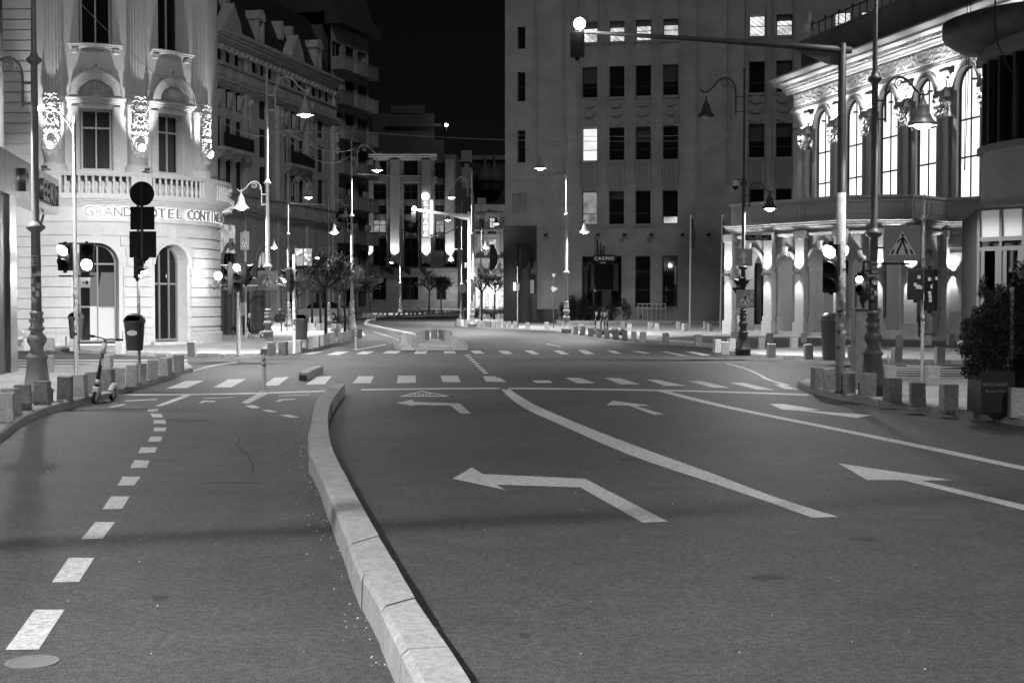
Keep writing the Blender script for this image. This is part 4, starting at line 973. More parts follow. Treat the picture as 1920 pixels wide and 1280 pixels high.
# far scooters / motorbike by the kerb beside the parked car
def motorbike(label, loc, rz):
    t = thing("motorbike", label, "motorbike", loc, rz); 
    for x in (-.65, .65):
        m_ = MB(); N = 16; m_.rings([[(x+r*math.cos(2*PI*i/N), y, .3+r*math.sin(2*PI*i/N)) for i in range(N)] for r, y in ((.18,-.06),(.3,-.05),(.3,.05),(.18,.06))]); m_.build("wheel", RUBBER, t)
    m_ = MB(); m_.rings([[(x,-w_,z0),(x,w_,z0),(x,w_*.7,z1),(x,-w_*.7,z1)] for x, w_, z0, z1 in ((-.55,.05,.5,.9),(-.2,.15,.35,.8),(.2,.16,.35,.78),(.7,.1,.5,.85))], True); m_.build("body", gm("bike_paint", .05, .3), t)
    m_ = MB(); m_.tube([(-.65,0,.3),(-.42,0,1.0)], .04, 6); m_.tube([(-.4,-.32,1.02),(-.42,0,1.0),(-.4,.32,1.02)], .02, 6); m_.build("fork", DARK_METAL, t)
    m_ = MB(); m_.box(-.05, .65, -.12, .12, .8, .88, bev=.03); m_.build("seat", RUBBER, t)
    m_ = MB(); m_.ball((-.5,-.0,.92), .09, 8, 6); m_.build("headlight", gm("lamp_clear", .6, .15), t)
    return t
motorbike("dark motorbike parked beyond the trees beside the ornate lamp post", P(626, 599, .13), 1.2)
motorbike("dark motorbike by the far lamp post left of the parked car", P(534, 604, .13), .9)

# ------------------------------------------------------------------ bare pruned trees
BARK = gm("bark", .022, .9, var=.3, scale=20)
TWIG = gm("twig", .018, .9, var=.3, scale=8)
def bare_tree_mesh(seed, trunk=2.0, H=1.7, R=1.3, dens=1.0):
    Rn = random.Random(seed); tk = MB(); cr_ = MB()
    lean = Vector((Rn.uniform(-.06,.06), Rn.uniform(-.06,.06), 0))
    top = lean + Vector((0,0,trunk))
    tk.tube([(0,0,-.05),(lean*.4+Vector((0,0,trunk*.5))),top], [.075,.062,.06], 7)
    def br(p, d, L, r, lv):
        q = p; pts = [p]; rad = [r]
        n = 3
        for i in range(n):
            d = (d + Vector((Rn.uniform(-.16,.16), Rn.uniform(-.16,.16), .03))).normalized(); q = q+d*L/n; pts.append(q); rad.append(max(.008, r*(1-.4*(i+1)/n)))
        cr_.tube(pts, rad, 4 if lv > 1 else 5, smooth=True, cap=False)
        if lv < 4:
            k = [6, 4, 4, 4][lv]; k = max(2, int(k*dens+Rn.random()))
            for i in range(k):
                t_ = Rn.uniform(.25, 1.0) if lv else Rn.uniform(.55, 1); j = min(n-1, int(t_*n)); base = pts[j].lerp(pts[j+1], t_*n-j)
                a = Vector((Rn.uniform(-1,1), Rn.uniform(-1,1), Rn.uniform(-.35,.55))).normalized()
                nd = (d*.8+a*.85).normalized(); br(base, nd, L*Rn.uniform(.52,.78), rad[-1]*.78, lv+1)
    n0 = 6
    for i in range(n0):
        an = 2*PI*i/n0+Rn.uniform(-.3,.3); d = Vector((math.cos(an)*R*.8, math.sin(an)*R*.8, H*Rn.uniform(.4,.85))).normalized()
        br(top-Vector((0,0,Rn.uniform(0,.15))), d, H*.62, .045, 0+1)
    return tk, cr_
TREES = []
for i in range(3):
    a_, b2 = bare_tree_mesh(40+i, dens=1.22)
    TREES.append((a_, b2))
TM = []
for i, (a_, b2) in enumerate(TREES):
    t = thing("bare_tree", "x", "tree"); a_.build("trunk", BARK, t); b2.build("crown", TWIG, t); TM.append(t)
TSP = [(611,627,540,"bare pruned tree in front, nearest trunk of the kerbside cluster",1),(647,622,545,"bare pruned tree spreading wide right of the nearest trunk",0),
 (585,608,545,"bare tree behind the litter bin, left side of the cluster",2),(601,613,548,"bare tree just behind the signal with sign backs",0),(638,620,550,"bare thin tree between the two front trees",2),
 (634,604,552,"bare tree far behind the two front trees",1),(668,600,549,"bare tree right of the kerb tip lamp post",1),(694,588,545,"bare tree before the pillared hotel's left window",0),(804,588,543,"bare tree before the pillared hotel's pale wall section",2),
 (827,587,548,"dark bare tree before the hotel's right window",1),(903,601,545,"bare tree behind the row of dark entrance bollards",0),(927,599,545,"bare tree beside the distant head-on car",2),(556,612,556,"bare tree hidden behind the thin stickered pole",1)]
used = set()
for i, (px, py, cy, lab, v) in enumerate(TSP):
    p = P(px, py, .13); k = (py-cy)*p.y/FPX/2.0
    if v not in used: used.add(v); o = TM[v]; o.location = p; o.rotation_euler = (0,0,rnd.random()*6); o["label"] = lab; o.scale = (k,k,k); o["group"] = "bare pruned street trees"
    else: copy_tree(TM[v], p, rnd.random()*6, lab, k, "bare pruned street trees")
# ------------------------------------------------------------------ shrubs
LEAF = gm("leaf", .03, .6, var=.5, scale=3)
def foliage(name, parent, blobs, n, size, seed, mat=None, twigs=True):
    Rn = random.Random(seed); m_ = MB()
    for i in range(n):
        bx, by, bz, rx, ry, rz_ = Rn.choices(blobs, weights=[(q[3]*q[4]*q[5])**.9 for q in blobs])[0]
        while True:
            d = Vector((Rn.uniform(-1,1), Rn.uniform(-1,1), Rn.uniform(-1,1)))
            if d.length < 1: break
        k = (.5+.5*noise.noise(Vector((bx+d.x*2, by+d.y*2, d.z*2+seed))))*.5+.72
        c = Vector((bx+d.x*rx*k, by+d.y*ry*k, bz+d.z*rz_*k))
        s_ = size*Rn.uniform(.6,1.4); a = Vector((Rn.uniform(-1,1), Rn.uniform(-1,1), Rn.uniform(-1,1))).normalized(); b2 = a.cross(Vector((Rn.uniform(-1,1), Rn.uniform(-1,1), Rn.uniform(-1,1)))).normalized()
        m_.face([c-a*s_, c+b2*s_*.35, c+a*s_, c-b2*s_*.35])
    return m_.build(name, mat or LEAF, parent, recalc=False)
# planter on the right with conifer bush and lettering
pA = P(1839, 778, .13); s1 = pA.y/FPX
t = thing("planter", "black box planter with pale bakery lettering at the right picture edge", "planter", pA)
wd = (1903-1839)*s1
m_ = MB(); m_.box(0, wd, 0, .6, .03, (778-697)*s1); m_.box(.04, wd-.04, .04, .56, 0, .03); m_.build("box", gm("planter_black", .02, .4, var=.2, scale=3), t)
m_ = MB(); m_.box(.02, wd-.02, .02, .58, (778-697)*s1-.003, (778-697)*s1+.01); m_.build("soil", gm("soil", .03, .95), t)
put_text(text_mesh("FRENCH BAKERY", 10*s1, .003, xscale=.62), gm("lettering_pale", .22, .5), t, ((1865.5-1839)*s1, -.003, (778-721)*s1)); put_text(text_mesh("Boutique Mondu", 6.5*s1, .003, xscale=.9), gm("lettering_pale", .22, .5), t, ((1867-1839)*s1, -.003, (778-733)*s1))
t = thing("conifer_bush", "dense dark conifer bush growing in the black bakery planter", "bush", pA+Vector((wd*.45, .3, (778-700)*s1)))
m_ = MB()
R = random.Random(3)
for i in range(9): m_.tube([(R.uniform(-.1,.1),R.uniform(-.1,.1),-.02),(R.uniform(-.3,.3),R.uniform(-.2,.2),.7),(R.uniform(-.4,.5),R.uniform(-.2,.2),1.3)], [.02,.012,.004], 5)
m_.build("stem", BARK, t)
foliage("foliage", t, [(-.1,0,.3,.32,.3,.36),(.3,0,.35,.4,.3,.42),(.05,0,.75,.34,.3,.36),(.4,0,.85,.35,.3,.4),(.15,0,1.08,.17,.2,.22),(.5,0,1.15,.2,.2,.24),(-.25,0,.68,.13,.14,.16),(-.38,0,.35,.12,.12,.14),(.66,0,.7,.3,.25,.6),(-.28,0,.02,.14,.14,.12)] + [(R.uniform(-.42,.75), R.uniform(-.25,.25), R.uniform(.1,1.3), R.uniform(.05,.1), .08, R.uniform(.08,.16)) for _ in range(16)], 36000, .022, 5)
t = thing("planter", "second black planter cut off by the right picture edge", "planter", P(1917, 780, .13)+Vector((.02,0,0)))
m_ = MB(); m_.box(0, .7, 0, .6, .03, .88); m_.box(.04, .66, .04, .56, 0, .03); m_.build("box", gm("planter_black", .02, .4), t)
t = thing("conifer_bush", "conifer bush of the second planter at the right edge", "bush", P(1917, 780, .13)+Vector((.4,.3,.88)))
m_ = MB(); m_.tube([(0,0,-.02),(0,0,1.3)], [.02,.01], 5); m_.build("stem", BARK, t)
foliage("foliage", t, [(0,0,.4,.45,.3,.45),(0,0,.9,.4,.3,.5),(-.2,0,1.15,.25,.2,.25)], 14000, .024, 6)
t = thing("planter_stake", "thin pale stake standing up inside the conifer bush", "stake", pA+Vector(((1902-1839)*s1, .15, .8)))
m_ = MB(); m_.tube([(0,0,0),(0,0,(700-565)*s1)], .03, 8); m_.build("stake", gm("stake", .3, .6), t)
t = thing("flower_pot", "low pale tub with a small shrub before the right pavilion doors", "plant pot", P(1822, 661, .13))
m_ = MB(); m_.box(-.35, .35, -.3, .3, 0, .38, bev=.03, taper=-.06); m_.build("tub", CONCRETE, t)
foliage("foliage", t, [(0,0,.5,.4,.3,.22)], 900, .05, 8)
# planted bed before the plain facade
pA = P(1170, 610, .13)
t = thing("planted_bed", "long bed of leafless and evergreen shrubs along the plain facade foot", "plant bed", P(1160, 607, .13)); s1 = t.location.y/FPX
m_ = MB(); X0, X1 = (1045-1160)*s1, (1372-1160)*s1; m_.box(X0, X1, -.1, .15, 0, .22); m_.box(X0, X0+.2, .15, 5, 0, .22); m_.build("kerb_wall", CONCRETE, t)
m_ = MB(); m_.box(X0+.2, X1, .15, 5, 0, .16); m_.build("soil", gm("soil", .03, .95), t)
bl = []
R = random.Random(21)
for i in range(16):
    px = 1060+i*14.5; bl.append((px, R.uniform(1.0, 1.9) if px < 1200 else R.uniform(.7, 1.2)))
LEAF2 = gm("shrub_leaf", .03, .6, var=.5, scale=3)
for i, (px, hh) in enumerate(bl):
    if px > 1275: continue
    t = thing("shrub", "%s shrub from the left in the dense bed along the plain facade foot" % ORD[i], "shrub", P(px, 606, .13)+Vector((0, .7+.3*(i % 2), .15)), 0, "shrubs in the bed along the facade")
    foliage("foliage", t, [(0,0,hh*.45,.42,.4,hh*.5),(R.uniform(-.3,.3),0,hh*.8,.3,.3,hh*.35)], 1500, .055, 50+i, LEAF2)
    m_ = MB()
    for k in range(7): m_.tube([(R.uniform(-.15,.15),0,0),(R.uniform(-.4,.4),R.uniform(-.2,.2),hh*.7),(R.uniform(-.6,.6),R.uniform(-.3,.3),hh*R.uniform(1.0,1.35))], [.015,.01,.004], 4)
    m_.build("stem", TWIG, t)
for i, px in enumerate((1300, 1322, 1345)):
    t = thing("shrub", "low shrub %s from the left beside the entrance steps railing" % ORD[i], "shrub", P(px, 606, .13)+Vector((0, 2.2, .9)), 0, "low shrubs beside the steps"); foliage("foliage", t, [(0,0,.3,.55,.3,.28)], 500, .06, 80+i, LEAF2)
# ------------------------------------------------------------------ facades
class Fac:
    """u runs along the wall, d outwards, z up"""
    def __init__(s, fn): s.fn = fn
    def __call__(s, u, d, z): return s.fn(u, d, z)
def flat(p0, p1):
    p0 = Vector((p0[0], p0[1], 0)); p1 = Vector((p1[0], p1[1], 0)); t = (p1-p0).normalized(); n = Vector((t.y, -t.x, 0))
    f = Fac(lambda u, d, z: p0+t*u+n*d+Vector((0,0,z))); f.L = (p1-p0).length; return f
def rounded(cx, cy, R):
    """u = arc length from the point nearest the camera (angle 0 = -Y), positive to the right"""
    f = Fac(lambda u, d, z: Vector((cx+(R+d)*math.sin(u/R), cy-(R+d)*math.cos(u/R), z))); return f
def fbox(m_, F, u0, u1, d0, d1, z0, z1, du=99):
    n = max(1, int(math.ceil((u1-u0)/du)))
    m_.rings([[F(u0+(u1-u0)*i/n, d0, z0), F(u0+(u1-u0)*i/n, d1, z0), F(u0+(u1-u0)*i/n, d1, z1), F(u0+(u1-u0)*i/n, d0, z1)] for i in range(n+1)])
def fprofile(m_, F, u0, u1, prof, du=99):
    """sweep a (d, z) outline along the wall"""
    n = max(1, int(math.ceil((u1-u0)/du))); m_.rings([[F(u0+(u1-u0)*i/n, d, z) for d, z in prof] for i in range(n+1)])
def cornice(m_, F, u0, u1, z0, z1, dep, du=99, steps=4, e=0.0):
    pr = [(0, z0)]
    for i in range(steps):
        z = z0+(z1-z0)*i/steps; zz = z0+(z1-z0)*(i+1)/steps; d = dep*(i+1)/steps
        pr += [(d, z+(zz-z)*.25), (d, zz)]
    pr += [(0, z1)]
    fprofile(m_, F, u0-e, u1+e, pr, du)
def wall(m_, F, u0, u1, z0, z1, ops, depth=.25, du=99):
    """wall skin with true openings; ops: (ua, ub, za, zb, arched) zb = springing when arched"""
    cuts = {u0, u1}
    for ua, ub, za, zb, ar in ops:
        cuts |= {ua, ub}
        if ar:
            for k in range(1, 12): cuts.add((ua+ub)/2-(ub-ua)/2*math.cos(PI*k/12))
    u = u0
    while u < u1: cuts.add(u); u += du
    cs = sorted(c for c in cuts if u0-1e-6 <= c <= u1+1e-6)
    cs = [c for i, c in enumerate(cs) if i == 0 or c-cs[i-1] > 1e-4]
    def top(op, u):
        ua, ub, za, zb, ar = op
        if not ar: return zb
        r = (ub-ua)/2; x = u-(ua+ub)/2; return zb+math.sqrt(max(0, r*r-x*x))*(ar if ar is not True else 1)
    for a, b in zip(cs, cs[1:]):
        mid = (a+b)/2; here = sorted([o for o in ops if o[0] < mid < o[1]], key=lambda o: o[2])
        za0 = zb0 = z0
        for o in here:
            m_.face([F(a,0,za0), F(b,0,zb0), F(b,0,o[2]), F(a,0,o[2])])
            m_.face([F(a,0,o[2]), F(b,0,o[2]), F(b,-depth,o[2]), F(a,-depth,o[2])])
            ta, tb = top(o, a), top(o, b)
            m_.face([F(a,0,ta), F(b,0,tb), F(b,-depth,tb), F(a,-depth,ta)])
            if abs(a-o[0]) < 1e-4: m_.face([F(a,0,o[2]), F(a,0,ta if ta > o[2]+.01 else top(o,a+1e-4)), F(a,-depth,ta), F(a,-depth,o[2])])
            if abs(b-o[1]) < 1e-4: m_.face([F(b,0,o[2]), F(b,0,tb), F(b,-depth,tb), F(b,-depth,o[2])])
            za0, zb0 = ta, tb
        m_.face([F(a,0,za0), F(b,0,zb0), F(b,0,z1), F(a,0,z1)])
def arch_band(m_, F, uc, zs, r0, r1, d0, d1, n=14, a0=0, a1=PI):
    m_.rings([[F(uc+r*math.cos(a0+(a1-a0)*k/n), d, zs+r*math.sin(a0+(a1-a0)*k/n)) for r, d in ((r0,d0),(r0,d1),(r1,d1),(r1,d0))] for k in range(n+1)])
def relief(m_, F, u0, u1, z0, z1, amp, freq, base=.01, step=.06, seed=0.0, sym=True, edge=True):
    nu = max(3, int((u1-u0)/step)); nz = max(3, int((z1-z0)/step)); idx = []
    for i in range(nz+1):
        row = []
        for j in range(nu+1):
            u = u0+(u1-u0)*j/nu; z = z0+(z1-z0)*i/nz; uu = abs(u-(u0+u1)/2) if sym else u
            v = noise.noise(Vector((uu*freq+seed, z*freq, seed*1.7))); v2 = noise.noise(Vector((uu*freq*2.3, z*freq*2.3, seed+9)))
            h_ = 1-min(1, abs(v)*3.2)+.3*v2
            if edge and (i in (0, nz) or j in (0, nu)): h_ = -base/amp
            row.append(m_.a(F(u, base+amp*max(h_, -.2), z)))
        idx.append(row)
    for i in range(nz):
        for j in range(nu): m_.fi([idx[i][j], idx[i][j+1], idx[i+1][j+1], idx[i+1][j]], False)
def window(parent, F, ua, ub, za, zb, d, arched=False, pane=None, fr=None, cols=2, rails=(.62,), fw=.06, lit=None, name="window"):
    """frame mesh with glazing bars and a pane as sub-part"""
    fr = fr or WINFRAME; f = MB(); r = (ub-ua)/2; uc = (ua+ub)/2
    fbox(f, F, ua, ua+fw, d, d+.06, za, zb); fbox(f, F, ub-fw, ub, d, d+.06, za, zb); fbox(f, F, ua+fw, ub-fw, d, d+.06, za, za+fw)
    if arched:
        k_ = arched if arched is not True else 1
        n = 12
        f.rings([[F(uc+q*math.cos(PI*k/n), dd, zb+q*math.sin(PI*k/n)*k_) for q, dd in ((r-fw,d),(r-fw,d+.06),(r,d+.06),(r,d))] for k in range(n+1)])
        top_ = lambda u: zb+math.sqrt(max(0, (r-fw)**2-(u-uc)**2))*k_
    else:
        fbox(f, F, ua+fw, ub-fw, d, d+.06, zb-fw, zb); top_ = lambda u: zb-fw
    for c in range(1, cols):
        u = ua+(ub-ua)*c/cols; fbox(f, F, u-fw*.4, u+fw*.4, d+.002, d+.055, za+fw, top_(u))
    for t_ in rails:
        z = za+(zb-za)*t_; fbox(f, F, ua+fw, ub-fw, d+.004, d+.052, z-fw*.45, z+fw*.45)
    o = f.build(name, fr, parent, world=True)
    p_ = MB()
    if arched:
        pts = [(ua, za), (ub, za)] + [(uc+r*math.cos(PI*k/12), zb+r*math.sin(PI*k/12)*k_) for k in range(13)]
        c = F(uc, d+.01, (za+zb)/2)
        for i in range(len(pts)):
            a, b = pts[i], pts[(i+1) % len(pts)]; p_.face([c, F(a[0], d+.01, a[1]), F(b[0], d+.01, b[1])])
    else: p_.face([F(ua,d+.01,za), F(ub,d+.01,za), F(ub,d+.01,zb), F(ua,d+.01,zb)])
    p_.build("pane", pane or GLASSY, o, world=True)
    return o
WINFRAME = gm("window_frame", .45, .5)
DARKFRAME = gm("window_frame_dark", .03, .5)
def lit_room(name, strength, kind=0):
    """glow of a lit room through the glass: ceiling grid, blinds, a darker lower band"""
    if name in MATS: return MATS[name]
    m, t, b = new_mat(name); MATS[name] = m; N, L = t.nodes.new, t.links.new
    g = N("ShaderNodeNewGeometry"); n = N("ShaderNodeTexNoise"); n.inputs['Scale'].default_value = 1.6; n.inputs['Detail'].default_value = 3; L(g.outputs['Position'], n.inputs['Vector'])
    r = N("ShaderNodeMapRange"); r.inputs[1].default_value = .3; r.inputs[2].default_value = .65; r.inputs[3].default_value = strength*(.35 if kind else .75); r.inputs[4].default_value = strength
    L(n.outputs[0], r.inputs[0]); src = r.outputs[0]
    if kind:
        w_ = N("ShaderNodeTexWave"); w_.inputs['Scale'].default_value = 2.0 if kind == 1 else 5.0; w_.wave_type = 'BANDS'; w_.bands_direction = 'DIAGONAL' if kind == 1 else 'X'; w_.inputs['Distortion'].default_value = .6 if kind == 2 else 0.1
        L(g.outputs['Position'], w_.inputs[0]); r2 = N("ShaderNodeMapRange"); r2.inputs[1].default_value = .0; r2.inputs[2].default_value = 1; r2.inputs[3].default_value = .55 if kind == 2 else .6; r2.inputs[4].default_value = 1.0
        L(w_.outputs['Fac'], r2.inputs[0]); mu = N("ShaderNodeMath"); mu.operation = 'MULTIPLY'; L(src, mu.inputs[0]); L(r2.outputs[0], mu.inputs[1]); src = mu.outputs[0]
    b.inputs['Base Color'].default_value = (.05,.05,.05,1); b.inputs['Roughness'].default_value = .1; b.inputs['Emission Color'].default_value = (1,1,1,1); L(src, b.inputs['Emission Strength'])
    return m
def xz(F, *names): pass

CLEAR = gm("clear_pane", .02, .04, spec=.5)
CLEAR.node_tree.nodes["Principled BSDF"].inputs['Alpha'].default_value = .45
# ================================================================== grand hotel, white rounded corner
HC = (-16.05, 55.1, 4.6); HR = 4.6
TH0 = .284                      # the bay axes are counted from the point that faces the street corner
F = Fac(lambda u, d, z: Vector((HC[0]+(HR+d)*math.sin(u/HR+TH0), HC[1]-(HR+d)*math.cos(u/HR+TH0), z)))
def hz(y): return HZ(y, 50.6, 200)
STUCCO = gm("white_stucco", .62, .75, var=.08, scale=3, bump=.12, bscale=40, stain=.12)
STUCCO2 = gm("white_stucco_trim", .6, .7, var=.12, scale=8, bump=.15, bscale=30)
hotel = thing("grand_hotel", "white rounded-corner hotel with lit ornaments, balustrade and large letters", "hotel", (-16.05, 55.1, 0))
A0, A1 = -.47*HR, 1.75*HR
AWG = [0.02*HR, .70*HR]; AW = [0.0, .61*HR]          # axes of the bays
CW = [-.31*HR, .31*HR, .93*HR]  # axes of the columns
zc0, zc1 = hz(396), hz(372)     # letter band, cornice
m_ = MB()
# letter band, cornice
m_ = MB()
ops = []
ZS = 3.05
for u in AW: ops.append((u-.74, u+.74, .2, ZS, True))
wall(m_, F, A0, A1, 0, hz(340), ops, .55, .35)
m_.build("lower_wall", STUCCO, hotel, world=True)
# rusticated blocks: raised courses between the grooves, cut round the arches
m_ = MB(); z = .75; ch = .365
while z < 4.25:
    spans = [(A0+.02, A1)]
    for u in AW:
        rr = .74+.16
        if z+ch > ZS: 
            dz = max(0, z+.02-ZS); w2 = math.sqrt(max(0, (rr+.12)**2-dz*dz)) if dz < rr+.12 else 0
        else: w2 = rr
        if w2 > 0:
            ns = []
            for a, b in spans:
                if u-w2 > a and u+w2 < b: ns += [(a, u-w2), (u+w2, b)]
                else: ns.append((a, b))
            spans = ns
    for a, b in spans: fbox(m_, F, a, b, 0, .08, z+.024, z+ch-.024, .3)
    z += ch
m_.build("rusticated_blocks", STUCCO, hotel, world=True)
for a, b in ((A0, AW[0]-.84), (AW[0]+.84, AW[1]-.84), (AW[1]+.84, A1)):
    m_ = MB(); fprofile(m_, F, a, b, [(0,.13),(.14,.13),(.14,.5),(.06,.56),(.08,.62),(.04,.7),(0,.7)], .3)
    m_.build("plinth", gm("plinth_stone", .5, .8, var=.2, scale=8), hotel, world=True)
m_ = MB()
for u in AW: arch_band(m_, F, u, ZS, .74, .84, 0, .07)
m_.build("arch_trim", STUCCO2, hotel, world=True)
# door / shop window inside the arches
window(hotel, F, AW[0]-.72, AW[0]+.72, .25, ZS, -.52, True, GLASSY, gm("door_frame", .2, .5), cols=2, rails=(.45, 1.0), fw=.07, name="shop_window")
pm = MB(); pm.face([F(AW[0]-.3,-.49,1.55), F(AW[0]+.66,-.49,1.55), F(AW[0]+.66,-.49,2.75), F(AW[0]-.3,-.49,2.75)]); pm.build("blind", gm("blind_dark", .12, .8), hotel, world=True)
pm = MB(); pm.face([F(AW[0]-.3,-.488,.3), F(AW[0]+.66,-.488,.3), F(AW[0]+.66,-.488,1.53), F(AW[0]-.3,-.488,1.53)]); pm.build("window_board", gm("board_white", .55, .6), hotel, world=True)
window(hotel, F, AW[1]-.72, AW[1]+.72, .25, ZS, -.52, True, GLASSY, gm("door_frame", .2, .5), cols=3, rails=(.75,), fw=.08, name="entrance_door")
m_ = MB(); fbox(m_, F, AW[1]-1.0, AW[1]+1.0, 0, .5, .13, .24, .3); m_.build("door_step", gm("plinth_stone", .5, .8), hotel, world=True)
# letter band, cornice
m_ = MB(); cornice(m_, F, A0, A1, hz(386), hz(372), .5, .3, 5); m_.build("cornice", STUCCO2, hotel, world=True)
m_ = MB(); fbox(m_, F, A0, A1, 0, .05, hz(412), hz(386), .3); fbox(m_, F, A0, A1, .05, .09, hz(415), hz(412), .3); m_.build("letter_band", STUCCO, hotel, world=True)
LET = gm("bronze_letter", .2, .4)
ZL = (hz(407)+hz(388))/2
HALO = em("letter_glow", .9, .85)
def hotel_letter(c, u, zz):
    o = put_text(text_mesh(c, .49, .05, bold=.004), LET, hotel, F(u, .2, zz)-Vector((HC[0], HC[1], 0)), u/HR+TH0, name="letter")
    put_text(text_mesh(c, .49, .012, bold=.026), HALO, o, (0, .05, 0), 0, name="letter_glow")
def u_at(px):
    lo, hi = -2.0, HR*1.25
    for _ in range(40):
        m = (lo+hi)/2; q = F(m, .2, ZL)
        if 960+FPX*q.x/q.y < px: lo = m
        else: hi = m
    return (lo+hi)/2
for word, pa, pb in (("GRAND", 168, 241), ("HOTEL", 269, 336)):
    ua, ub = u_at(pa), u_at(pb)
    for i, c in enumerate(word): hotel_letter(c, ua+(ub-ua)*i/4, ZL)
for i, c in enumerate("CONTINENTAL"): hotel_letter(c, u_at(358)+i*.345, ZL)
# balustrade
zb0, zb1 = hz(370), hz(330)
m_ = MB(); fbox(m_, F, A0, A1, .0, .5, zb0-.05, zb0+.12, .3); fprofile(m_, F, A0, A1, [(.28,zb1-.02),(.5,zb1-.02),(.54,zb1+.06),(.54,zb1+.12),(.24,zb1+.12),(.24,zb1+.06)], .3)
for u in CW: fbox(m_, F, u-.34, u+.34, .3, .5, zb0+.1, zb1, .2)
m_.build("balcony_rail", STUCCO2, hotel, world=True)
def baluster(m_, F, u, d, z0, z1, k=1.0):
    c = F(u, d, 0); H_ = z1-z0
    m_.lathe([(z0,.07*k),(z0+.06*H_,.07*k),(z0+.1*H_,.04*k),(z0+.25*H_,.075*k),(z0+.38*H_,.07*k),(z0+.5*H_,.035*k),(z0+.56*H_,.05*k),(z0+.62*H_,.035*k),(z0+.8*H_,.06*k),(z0+.92*H_,.04*k),(z0+.94*H_,.065*k),(z1,.065*k)], c.x, c.y, 8)
for a, b in ((CW[0]+.34, CW[1]-.34), (CW[1]+.34, CW[2]-.34), (CW[2]+.34, CW[2]+2.4)):
    n = 10
    for i in range(n):
        m_ = MB(); baluster(m_, F, a+(b-a)*(i+.5)/n, .4, zb0+.1, zb1, 1.0); m_.build("baluster", STUCCO2, hotel, world=True)
# first and second floor wall
zt = 17.5
z1a, z1b = hz(318), hz(204); z2a = hz(88)
ops = []
for u in AW: ops += [(u-.56, u+.56, z1a, z1b, False), (u-.56, u+.56, z2a+.12, z2a+3.1, False)]
m_ = MB(); wall(m_, F, A0, A1, zb1+.1, zt, ops, .32, .35); fbox(m_, F, A0, A1, -.7, -.6, zb0-.1, zb1+.2, .3); fbox(m_, F, A0, A1, -.6, -.002, zb1+.1, zb1+.16, .3); m_.build("upper_wall", STUCCO, hotel, world=True)
for u in AW:
    window(hotel, F, u-.55, u+.55, z1a, z1b, -.3, False, CLEAR, WINFRAME, cols=2, rails=(.7,), fw=.07)
    window(hotel, F, u-.55, u+.55, z2a+.12, z2a+3.1, -.3, False, GLASSY, WINFRAME, cols=2, rails=(.72,), fw=.07)
    cu = MB(); nn = 44
    for k in range(nn):
        ua, ub = u-.54+1.08*k/nn, u-.54+1.08*(k+1)/nn; dd = lambda x: -.44+.03*math.sin(x*38+u)+.012*math.sin(x*91)-(.08 if abs(x-u) < .07 else 0)
        cu.face([F(ua,dd(ua),z1a+.02), F(ub,dd(ub),z1a+.02), F(ub,dd(ub),z1b), F(ua,dd(ua),z1b)])
    cu.build("curtain", gm("curtain", .16, .9), hotel, world=True)
    for za_, zb_ in ((z1a-.1, z1b+.1), (z2a, z2a+3.2)):
        cu = MB(); fbox(cu, F, u-.7, u+.7, -.62, -.55, za_, zb_); cu.build("dark_room", gm("interior", .01, .9), hotel, world=True)
    t_ = MB()
    for s in (-1, 1): fbox(t_, F, u+s*.72-.13, u+s*.72+.13, 0, .09, z1a-.1, z1b+.08)
    cornice(t_, F, u-.98, u+.98, hz(195), hz(183), .3, .3, 3)
    fbox(t_, F, u-.56, u+.56, 0, .05, z1b, hz(195))
    t_.build("window_surround", STUCCO2, hotel, world=True)
    zs = hz(181); t_ = MB(); arch_band(t_, F, u, zs, .6, .84, 0, .28, 18); arch_band(t_, F, u, zs, .56, .6, 0, .18, 18)
    arch_band(t_, F, u, zs, .84, .9, 0, .33, 18); t_.build("arched_pediment", STUCCO2, hotel, world=True)
    t_ = MB()         # scallop shell
    nr = 13
    for k in range(nr):
        a0_, a1_ = PI*k/nr, PI*(k+1)/nr; am = (a0_+a1_)/2
        for r0, r1 in ((.08, .52),):
            p0 = F(u+r0*math.cos(am), .05, zs+r0*math.sin(am)); pa = F(u+r1*math.cos(a0_), .02, zs+r1*math.sin(a0_)); pb = F(u+r1*math.cos(a1_), .02, zs+r1*math.sin(a1_)); pm_ = F(u+r1*1.04*math.cos(am), .14, zs+r1*1.04*math.sin(am))
            t_.face([p0, pa, pm_]); t_.face([p0, pm_, pb]); t_.face([pa, pb, pm_])
    t_.build("shell_ornament", STUCCO2, hotel, world=True)
    t_ = MB(); relief(t_, F, u-.55, u+.55, zs+.78, zs+1.02, .13, 6, .05, .05, seed=3.3); 
    arch_band(t_, F, u, zs+1.06, .07, .14, .05, .16, 10, 0, 2*PI); t_.build("crest_ornament", STUCCO2, hotel, world=True)
    t_ = MB(); cornice(t_, F, u-.9, u+.9, hz(92), hz(83), .34, .3, 3)
    for s in (-1, 1): fbox(t_, F, u+s*.7-.1, u+s*.7+.1, 0, .2, hz(100), hz(92))
    for s in (-1, 1): fbox(t_, F, u+s*.7-.12, u+s*.7+.12, 0, .08, z2a+.1, z2a+3.3)
    t_.build("window_sill", STUCCO2, hotel, world=True)
